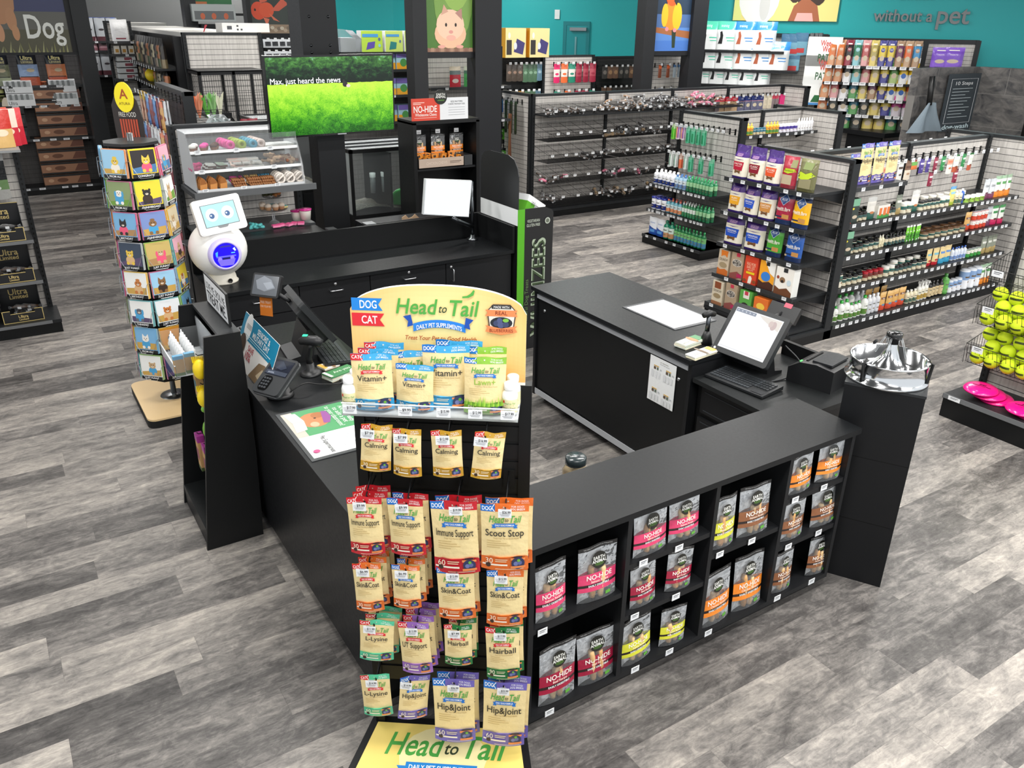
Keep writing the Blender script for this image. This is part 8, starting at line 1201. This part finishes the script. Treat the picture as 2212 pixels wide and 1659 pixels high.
# near left rack of chews in black boxes
g_lf = gondola('endcap_shelving', 'near left shelving of open black chew boxes beside the aisle', (-1.9, 9.62, 0), 0, 2.22, 1.82, .5, slat='slat', posts=[2.14, .9], base=.14)
for z in (.14, .55, .96): 
    if z > .2: shelf(g_lf, z, .45, 0, 2.14)
    MB().box(0, -.52 if z < .2 else -.465, z-.03, 2.14, -.505 if z < .2 else -.452, z+.0, 'satin', '6c6e70').build('shelf_edge', g_lf)
    b = MB(); c = '17181b'; gd = 'd8c07c'; w, d, h = .36, .3, .13
    b.box(-w/2, -d/2, 0, w/2, d/2, .004, 'satin', c); b.prism([(-w/2, 0), (w/2, 0), (w/2, h), (w*.3, h), (w*.3, h*.75), (-w*.3, h*.75), (-w*.3, h), (-w/2, h)], -d/2, -d/2+.004, 'satin', c); b.box(-w/2, d/2-.004, 0, w/2, d/2, .32, 'satin', c)
    for x in (-w/2, w/2-.004): b.prism([(-d/2, 0), (d/2, 0), (d/2, .3), (d*.2, .28), (0, h+.02), (-d/2, h)], x, x+.004, 'satin', c, ax='x')
    SSb = lambda x, z_, off: (x, -d/2-off, z_); art(b, SSb, 1, 1, [('t', 'Ultra', 0, .06, .03, gd, {'w': .12, 'b': .03}), ('t', 'Limited', 0, .03, .02, gd, {'w': .12, 'b': .02})]+[('r', -w/2, 0, w/2, .006, gd), ('r', -w/2, 0, -w/2+.006, h, gd), ('r', w/2-.006, 0, w/2, h, gd), ('r', -w/2, h-.006, -w*.3, h, gd), ('r', w*.3, h-.006, w/2, h, gd), ('r', -w*.3, h*.75-.006, w*.3, h*.75, gd)])
    art(b, lambda x, z_, off: (x, d/2-.004-off, z_), 1, 1, [('t', 'Ultra', 0, .24, .06, gd, {'w': .2, 'b': .03}), ('t', 'Limited', 0, .185, .04, gd, {'w': .2, 'b': .02}), ('r', -w/2, .314, w/2, .32, gd)]); bm = b.mesh('chew_box')
    for i in range(4):
        x = 1.9-.41*i; M = fixM(g_lf, x, -.29, z+.003); link('chew_box', bm, None, label=f'open black chew box with gold trim, {ORD[i]} from the aisle on {["bottom", "middle", "top"][[.14, .55, .96].index(z)]} shelf', cat='box', group='black chew boxes on the near left shelving', M=M)
        for k in range(4): link('wrapped_chew', CM[random.choice((0, 2, 4, 5))], None, label=f'wrapped chew in an open black box on the near left {["bottom", "middle", "top"][[.14, .55, .96].index(z)]} shelf', cat='dog chew', group=f'wrapped chews in the {["bottom", "middle", "top"][[.14, .55, .96].index(z)]} black boxes', M=M @ Matrix.Translation((random.uniform(-.08, .08), random.uniform(-.06, .08), .05+.02*k)) @ Matrix.Rotation(random.uniform(-.6, .6), 4, 'Z'))
hp_('ul', .3, .42, [(.2, 'a8a8a4'), (.42, '6a8a5a'), (.85, '1c1e20'), (1, 'b8bab8')], [('t', 'Ultra', 0, .68, .12, 'e0dcc0', {'w': .5, 'b': .02}), ('t', 'Limited', 0, .56, .09, 'e0dcc0', {'w': .5, 'b': .02})]+[('e', -.2+.2*i, .24, .07, .05, 'd8dcd4') for i in range(3)], 'black and silver chew bag', 'black silver bags'); pegs(g_lf, [(1.9, 'ul'), (1.5, 'ul')], 1.74, 'near left shelving hooks', L=.2)
for i, (px, py, c, c2) in enumerate(((2, 245, 'd8b070', 'c83a30'), (18, 250, 'c83040', 'e8d8c8'), (34, 262, 'c02838', 'd8484c'), (10, 285, '6a90b0', 'd8603c'))):
    bagp(f'rb{i}', .2, .34, .06, [(.5, c), (1, c2)], [('e', 0, .4, .3, .16, 'e8d4b8')], 'shiny bag '+str(i), 'bags', 'stand'); q = PY(px, py+40, 9.3); inst(f'rb{i}', Matrix.Translation((q.x, 9.3+.08*i, 1.825)) @ Matrix.Rotation(.2, 4, 'Z'), ['tan and red', 'crimson and cream', 'dark red', 'blue and orange'][i]+' shiny bag standing on the near left shelving', 'bags on the near left shelving')
MB().box(.0, -.5, 1.8, 2.2, .07, 1.822, 'lam', '8a8c8c').build('top_board', g_lf)
# treat rack with many hooks behind the spinner
g_tr = gondola('end_panel', 'slatted end wing of hanging jerky packs between spinner and bakery case', (1.74, 10.0, 0), R90, 1.45, 2.33, .2, slat='slatdark', posts=[1.4])
for k, c1, c2, d in (('m1', 'd8a88c', 'f0cc28', 'yellow topped jerky'), ('m2', '4a78b8', '5a9ad8', 'blue jerky'), ('m3', 'd8dce0', 'e8eaec', 'white and red jerky'), ('m4', '7a2430', '9a3440', 'dark red jerky'), ('m5', 'd8a04c', 'e8783c', 'orange jerky')): hp_(k, .14, .3, [(.75, c1), (1, c2)], [('e', 0, .45, .3, .16, '8a3a2c'), ('r', -.5, .68, -.2, .75, 'b82c34')], d+' pack', d+' packs')
for z, ks, nm in ((2.24, ['m1', 'm1', 'm2', 'm4', 'm2', 'm4', 'm5', 'm3'], 'top'), (1.94, ['m2', 'm4', 'm3', 'm3', 'm3', 'm5', 'm4', 'm5'], 'second'), (1.62, ['m5', 'm3', 'm4', 'm3', 'm2', 'm5', 'm4', 'm2'], 'third'), (1.3, ['m4', 'm2', 'm3', 'm5', 'm4', 'm3', 'm2', 'm4'], 'fourth'), (.98, ['m2', 'm5', 'm4', 'm2', 'm5', 'm3', 'm4', 'm2'], 'fifth')): pegs(g_tr, [(.1+.18*i, k) for i, k in enumerate(ks)], z, nm+' row of jerky wing', L=.22, n_deep=2)
# low partition with rail running away behind the bakery case
g1 = gondola('gondola_shelving', 'low pale slatted partition with sloping view of its grey rail', (2.62, 15.4, 0), R90, 6.8, 1.8, .1, base=0, posts=[0, 2.2, 4.4, 6.7])
g2 = gondola('gondola_shelving', 'pale slatted cross panel left of the low partition', (2.02, 15.45, 0), 0, .58, 1.8, .1, base=0); g3 = gondola('gondola_shelving', 'pale slatted cross panel right of the low partition', (2.7, 15.45, 0), 0, .52, 1.8, .1, base=0)
hp_('n1', .14, .3, [(.7, '8a86a8'), (1, '3a3a90')], [('e', 0, .4, .3, .2, 'd8d8e0')], 'violet and silver cat pack', 'violet packs'); pegs(g2, [(.06, 'n1')], 1.7, 'left cross panel'); pegs(g2, [(.08, 'n1')], 1.3, 'lower left cross panel')
# far gondola with slatted end panel and its long dark side
Y = 13.9; pA, pB = PY(392, 70, Y), PY(562, 66, Y)
g = gondola('end_panel', 'tall pale slatted end panel behind the black cat cage', (pA.x, Y, 0), 0, pB.x-pA.x, pA.z, .1, base=0)
r = thing('gondola_shelving', 'long white topped shelving running away left of the pale end panel', 'shelving', (0, 0, 0)); q0, q1 = PZ(258, 46, pA.z), pA
bx0 = q0; L_ = Vector((bx0.x-pA.x, bx0.y-Y, 0))
dirv = Vector((-.32, .95, 0)).normalized(); Ls = 7.0; sd = Vector((dirv.y, -dirv.x, 0)); w_ = pB.x-pA.x
P0 = Vector((pA.x, Y+.1, 0)); P1 = P0+dirv*0; 
yE = 21.5; xE = PY(258, 50, yE).x; zt = pA.z
MB().prism([(pA.x, Y+.08), (pB.x, Y+.08), (xE+w_*1.0, yE), (xE, yE)], zt-.06, zt, 'satin', 'd4d2cc', ax='z').build('top_board', r)
side = lambda u, v: (lerp(pA.x, xE, u), lerp(Y+.08, yE, u), lerp(0, zt-.06, v))
MB().surf(side, lin(1, 0, 2), lin(0, 1, 2), '17181a', 'lam', False).build('dark_side', r)
for u in (0.01, .48, .97): a = side(u, 0); MB().box(a[0]-.12, a[1]-.06, 0, a[0]+.0, a[1]+.06, zt-.06, 'lam', '1a1b1d').build('post', r)
lv = [zt-.52, zt-.8]; dxy = Vector((xE-pA.x, yE-Y-.08, 0)).normalized(); nrm = Vector((-dxy.y, dxy.x, 0)); nrm = nrm if nrm.x < 0 else -nrm
for li, z in enumerate(lv):
    a, c = Vector(side(0.02, 0)), Vector(side(.98, 0)); b = MB(); P = [a, c, c+nrm*.4, a+nrm*.4]; b.prism([(p.x, p.y) for p in P], z-.03, z, 'lam', BK2, ax='z'); s_ = b.build('shelf', r)
    Mt = Matrix((-dxy, -nrm, Vector((0, 0, 1)))).transposed().to_4x4()
    for i in range(26): q = a.lerp(c, (i+.5)/26)+nrm*.41; M = Mt.copy(); M.translation = Vector((q.x, q.y, z-.01)); link('price_tag', tagmesh(.1, .045), s_, M=M)
    for i in range(26):
        q = a.lerp(c, (i+.5)/26)+nrm*.25; M = Mt.copy(); M.translation = Vector((q.x, q.y, z+.002)); k = f'fa{(i*7+li*3) % 4}'
        M = M @ Matrix.Diagonal((1, 1, .86 if li == 0 else .46, 1))
        if k not in PR:
            cc1, cc2, nm = [('3a342e', '8a7a5c', 'dark brown'), ('c8bc9c', '2a2826', 'cream and black'), ('2c2c2e', '9a8a78', 'black and tan'), ('b0704a', '4a5a3c', 'rust')][int(k[2])]; bagp(k, .24, .5, .08, [(.3, cc2), (.75, cc1), (1, '1e1e20')], [('e', 0, .5, .3, .12, cc2)], f'{nm} cat food bag', f'{nm} cat food bags')
        inst(k, M, f'{PR[k][4]}, {ORD[i]+" from" if i < 20 else ORD[i-20]+" past twenty from"} near end, {["upper", "lower"][li]} far shelf', f'{PR[k][5]} on the {["upper", "lower"][li]} far shelf')
for i, (px, py) in enumerate(((268, 137), (328, 162))): q = PY(px, py, 18.5-3*i); o = MB().sphere((0, 0, 0), .11, 16, 'satin', 'e8cc28').build('price_ball', loc=tuple(q)); o['label'] = f'{["far", "near"][i]} round yellow price disc on the long far shelving'; o['category'] = 'price marker'
# second white top behind, boxes on top
zt2 = zt+.06; MB().prism([(PY(192, 34, 24).x-1.5, 22.5), (PY(355, 34, 22).x, 21.9), (PY(355, 34, 22).x, 23.6), (PY(192, 20, 26).x-1.5, 23.6)], zt2-.06, zt2, 'satin', 'cfcdc8', ax='z').build('top_board').__setitem__('label', 'white top board of the farthest left shelving'); bpy.context.scene.collection.objects[-1]['category'] = 'shelving'
q = PY(470, 64, 14.4); b = MB(); b.box(0, -.2, 0, .74, .2, .13, 'satin', 'eceae6'); art(b, flatS(.74, .13, -.2), .74, .13, [('p', [(-.4, 0), (-.35, .8), (-.3, .8), (-.38, 0)], 'a82c3a'), ('r', .1, .3, .2, .7, '4a4c50'), ('r', .3, .2, .34, .4, '4a4c50'), ('r', .38, .2, .42, .4, '4a4c50'), ('r', .3, .6, .34, .8, '4a4c50')]); o = b.build('flat_box', loc=(q.x, 14.3, zt+.002)); o['label'] = 'long flat white box lying on the white shelving top'; o['category'] = 'box'
# left end of far gondola: white bag shelf
q0, q1 = PY(226, 45, 17.2), PY(262, 45, 17.2); g = gondola('end_panel', 'narrow end shelving with a white bag and stacked packets', (q0.x, 17.4, 0), 0, max(.45, q1.x-q0.x), q0.z, .3, shelves=[(PY(245, 90, 17).z, .3, 0, .5, 2), (PY(245, 118, 17).z, .3, 0, .5, 1), (PY(250, 172, 17).z, .3, 0, .5, 1)])
bagp('wb', .28, .36, .1, [(1, 'e8e8e8')], [('r', -.3, .1, .3, .16, '8a3040')], 'white glossy food bag', 'white bags'); inst('wb', fixM(g, .22, -.15, PY(245, 90, 17).z), 'white glossy food bag on the narrow end shelving', 'white bags'); boxp('pk', .32, .08, .2, 'd8dcdc', [('r', -.1, .2, .3, .8, '8a3a48')], 'silver packet', 'silver packets'); boxp('pm', .09, .14, .1, 'e4e0d4', [('r', -.3, .2, .3, .6, 'c8943c')], 'small cream tub', 'cream tubs')
for i in range(4): inst('pk', fixM(g, .24, -.15, PY(250, 172, 17).z+.1*i), f'silver packet in the stack, {["bottom", "second", "third", "top"][i]} one, on the narrow end shelving', 'silver packets')
for i in range(3): inst('pm', fixM(g, .12+.12*i, -.15, PY(245, 118, 17).z), f'small cream tub, {ORD[i]} from left on the narrow end shelving', 'cream tubs')
# goldfish poster + far aisle frames
fish = [('r', -.5, 0, .5, .2, 'a89078'), ('e', -.1, .8, .38, .35, '2a3430'), ('e', -.3, .5, .18, .2, 'e8502c'), ('e', -.1, .52, .18, .17, 'ea5a32'), ('p', [(.0, .5), (.3, .78), (.45, .66), (.2, .5)], 'e0644a'), ('p', [(-.24, .66), (-.28, .9), (-.06, .72)], 'e0644a'), ('p', [(-.05, .45), (.2, .26), (.05, .3)], 'e87a5a'), ('p', [(-.2, .36), (-.12, .16), (-.05, .32)], 'e87a5a'), ('e', -.38, .52, .025, .03, '2a1410')]+[('e', -.4+.08*i, .1+.03*math.sin(i*4), .05, .04, ['c8b49c', '8a7a68', 'dcd0bc'][i % 3]) for i in range(11)]
portal('dark portal frame round the fish aisle above the screen', 17.0, 530, 540, 628, 648, 30, 72, lambda w, h: fish, '3a4440', 'poster of an orange goldfish over pebbles')
hp_('f1', .2, .16, [(1, 'c4c8cc')], [('r', -.3, .2, .3, .7, '3a3c40')], 'small silver fish pack', 'silver fish packs'); q = PY(575, 80, 18); g = gondola('gondola_shelving', 'dark peg shelving of fish supplies under the goldfish poster', (q.x-.1, 18, 0), 0, .8, q.z+.05, .3, slat='slatblack'); pegs(g, [(.1+.15*i, 'f1') for i in range(5)], q.z-.05, 'upper fish pegs', L=.1); pegs(g, [(.1+.15*i, 'f1') for i in range(5)], q.z-.28, 'lower fish pegs', L=.1)
q = PY(395, 0, 20); r = thing('portal_frame', 'dark grey post standing in the far left aisle', 'frame', (0, 0, 0)); part('post', r, (q.x, 20, 0, PY(422, 0, 20).x, 20.3, 4.5), col='2a2c2e')
boxp('gr', .9, .45, .3, '1f6a3a', [('r', -.45, .1, -.1, .5, 'c8703c'), ('t', 'HABITAT', .1, .8, .2, 'b8d8a0', {'w': .6}), ('r', -.5, .3, -.42, .9, 'e8e8e8')], 'dark green habitat box', 'green habitat boxes'); q = PY(455, 28, 20.5); inst('gr', Matrix.Translation((q.x, 20.5, q.z)), 'dark green habitat box on far shelving between posts', 'green habitat boxes')
boxp('gl', .42, .34, .3, '9aa0a0', [('r', -.4, .1, .4, .6, '5a5e60'), ('e', 0, .3, .12, .15, 'b05a3c')], 'small glass betta tank', 'betta tanks')
for i, px in enumerate((436, 460, 486)): q = PY(px, 46, 20.0); inst('gl', Matrix.Translation((q.x, 20.0, q.z)), f'small grey display tank, {ORD[i]} from left beneath the green habitat box', 'betta tanks')
q = PY(470, 50, 20.2); r = thing('gondola_shelving', 'dark far shelving carrying small tanks beside the goldfish poster', 'shelving', (0, 0, 0)); part('body', r, (PY(425, 48, 20.2).x, 19.8, 0, PY(530, 48, 20.2).x, 20.6, q.z-.02), col='1b1c1e'); part('shelf', r, (PY(425, 28, 20.2).x, 20.2, PY(455, 28, 20.5).z-.05, PY(530, 28, 20.2).x, 20.7, PY(455, 28, 20.5).z), col='1b1c1e')
q0, q1 = PY(192, 22, 25), PY(640, 22, 25); r = thing('gondola_shelving', 'grey far back shelving with pet carriers on top', 'shelving', (0, 0, 0)); part('body', r, (q0.x-.5, 25, 0, q1.x, 25.6, q0.z), col='2c2e30'); part('back_board', r, (q0.x-.5, 25.5, q0.z, PY(650, 10, 25.5).x, 25.6, 5.1), mat='satin', col='707374')
boxp('pa', 1.0, .5, .5, '3c4048', [('e', 0, .5, .25, .3, '2a2c30')], 'dark grey pet carrier', 'carriers'); boxp('pc2', .8, .4, .3, 'e8e8e6', [('r', -.4, .5, .4, 1, 'a88a6a'), ('r', -.4, .1, .3, .25, 'c86a5a')], 'white box with brown picture', 'white boxes')
for i, (px, k, lb) in enumerate(((212, 'pa', 'dark grey pet carrier on the far back shelving'), (258, 'pc2', 'white picture box on the far back shelving'), (286, 'pc2', 'second white picture box right of the first, far back'))): q = PY(px, 20, 25.2); inst(k, Matrix.Translation((q.x, 25.2, q0.z+.01)), lb, PR[k][5])
o = MB().box(0, 0, 0, .62, .3, .1, 'satin', '2c5ac0').build('blue_box', loc=(PY(188, 22, 22.3).x, 22.7, zt2+.0)); o['label'] = 'flat bright blue box on the farthest white top'; o['category'] = 'box'
# cat cage
Y = 12.9; c0, c1 = PY(427, 155, Y), PY(572, 155, Y); r = thing('cat_cage', 'large black wire cat cage with shelf and ramp', 'cage', (c0.x, Y, 0)); w, d, h = c1.x-c0.x, .7, c0.z
for x in (0, w*.5, w-.04): part('frame_post', r, (x, 0, 0, x+.04, .04, h)); part('frame_post', r, (x, d-.04, 0, x+.04, d, h))
for z in (0, h*.42, h-.05): part('frame_rail', r, (0, 0, z, w, .04, z+.05)); part('frame_rail', r, (0, d-.04, z, w, d, z+.05)); part('frame_rail', r, (0, 0, z, .04, d, z+.05)); part('frame_rail', r, (w-.04, 0, z, w, d, z+.05))
part('roof', r, (0, 0, h-.01, w, d, h+.01), col='1d1e20')
b = MB()
for i in range(30): x = w*(i+.5)/30; b.box(x, .018, .04, x+.005, .022, h, 'lam', '1c1d1f')
for i in range(26): z = h*(i+.5)/26; b.box(0, .018, z, w, .022, z+.005, 'lam', '1c1d1f')
b.build('wire_front', r); b = MB()
for i in range(18): y = d*(i+.5)/18; b.box(.018, y, .04, .022, y+.005, h, 'lam', '1c1d1f')
b.build('wire_side', r); part('perch_shelf', r, (.04, .1, h*.72, w*.45, d-.05, h*.74), col='26282a'); M = Matrix.Translation((w*.45, .4, h*.73)) @ Matrix.Rotation(1.0, 4, 'Y'); MB().box(0, -.1, -.01, .75, .1, .01, 'lam', '1f2022', M=M).build('ramp', r); part('pan', r, (.0, .0, .36*h, w, d, .4*h), col='17181a')
# glass bowls and plants on the counter between cage and bakery case
g = thing('gondola_shelving', 'shelf unit with glass jars in front of the cat cage', 'shelving', (2.3, 10.3, 0)); part('top', g, (0, 0, 1.62, 1.3, .9, 1.66), mat='satin', col='5a5c5e'); part('body', g, (.05, .05, 0, 1.25, .85, 1.62), col='1c1d1f')
for i, (px, py, s_) in enumerate(((466, 268, 1.0), (480, 272, .8), (498, 275, .7))): q = PY(px, py, 10.5); b = MB(); b.lathe([(0, 0), (.07*s_, 0), (.12*s_, .05*s_), (.13*s_, .14*s_), (.09*s_, .2*s_), (.07*s_, .22*s_), (.09*s_, .25*s_)], 20, 'glass', 'ffffff'); o = b.build('glass_bowl', loc=(q.x, 10.5+.1*i, 1.662)); o['label'] = f'{["left tall", "middle", "right small"][i]} empty glass fish bowl in front of the cat cage'; o['category'] = 'bowl'; 
q = PY(469, 225, 10.9); b = MB(); b.lathe([(0, 0), (.07, 0), (.12, .05), (.13, .14), (.08, .2)], 20, 'glass', 'ffffff'); o = b.build('glass_bowl', loc=(q.x, 10.95, 1.662)); o['label'] = 'glass bowl standing behind the other fish bowls'; o['category'] = 'bowl'
bagp('ys', .13, .2, .05, [(.8, 'd8d03c'), (1, '8a2030')], [('e', 0, .4, .25, .25, 'a08a4c')], 'yellow pouch with dark red top', 'yellow pouches', 'stand')
for i, px in enumerate((532, 546)): q = PY(px, 270, 10.4); inst('ys', Matrix.Translation((q.x, 10.4, 1.662)), f'{["left", "right"][i]} yellow pouch with dark red top beside the glass bowls', 'yellow pouches')
q = PY(412, 235, 11.2); r = thing('plant_rack', 'wire rack of plastic aquarium plants beside the low partition', 'rack', (q.x, 11.2, 1.662)); b = MB()
for i in range(9): b.tube([(0, 0, .03*i), (.4, 0, .03*i)], .003, 4, 'metal', '8a8c8e')
b.build('wire_frame', r)
for i, (x, c) in enumerate(((.02, 'e8703c'), (.1, 'd88a6a'), (.2, '5aa040'), (.28, '8ab878'), (.36, 'd8d8c0'))):
    b = MB(); rr = random.Random(i)
    for k in range(9): a = rr.uniform(0, 6.28); b.add([(0, 0, 0), (.06*math.cos(a)-.01, .06*math.sin(a), .2+.1*rr.random()), (.06*math.cos(a)+.02, .06*math.sin(a), .22+.12*rr.random()), (.015, 0, 0)], [(0, 1, 2, 3)], 'satin', c)
    o = b.build('plastic_plant', loc=(q.x+x, 11.25, 1.8)); o['label'] = ['orange', 'salmon', 'green', 'pale green', 'white'][i]+' plastic aquarium plant on the wire rack'; o['category'] = 'plastic plant'

# dark aisle shelving between the dog frame and the pale end panels
Y = 19.5; q0, q1 = PY(186, 60, Y), PY(236, 60, Y); g = gondola('gondola_shelving', 'dark far shelving of silver and pink bags right of the dog frame', (q0.x-.3, Y, 0), 0, q1.x-q0.x+.35, PY(200, 38, Y).z, .4, slat='slatblack', shelves=[(PY(210, 88, Y).z, .38, 0, .8, 3), (PY(216, 108, Y).z, .38, 0, .8, 3), (PY(222, 160, Y).z, .38, 0, .8, 3)])
for j, (py, kk) in enumerate(((88, 'sv'), (108, 'sp'), (160, 'sv'))):
    if kk not in PR: bagp(kk, .2, .42 if kk == 'sv' else .24, .08, [(.2, '5a3038' if kk == 'sv' else '8a5a64'), (1, 'b8bcc0' if kk == 'sv' else 'b08890')], [('e', 0, .5, .25, .1, '3a3438')], 'silver food bag' if kk == 'sv' else 'pink food bag', ('silver' if kk == 'sv' else 'pink')+' food bags')
    row(g, .2, .85, PY(216, py, Y).z+.002, -.3, [(kk, 3)], ['top', 'middle', 'low'][j]+' shelf right of dog frame')
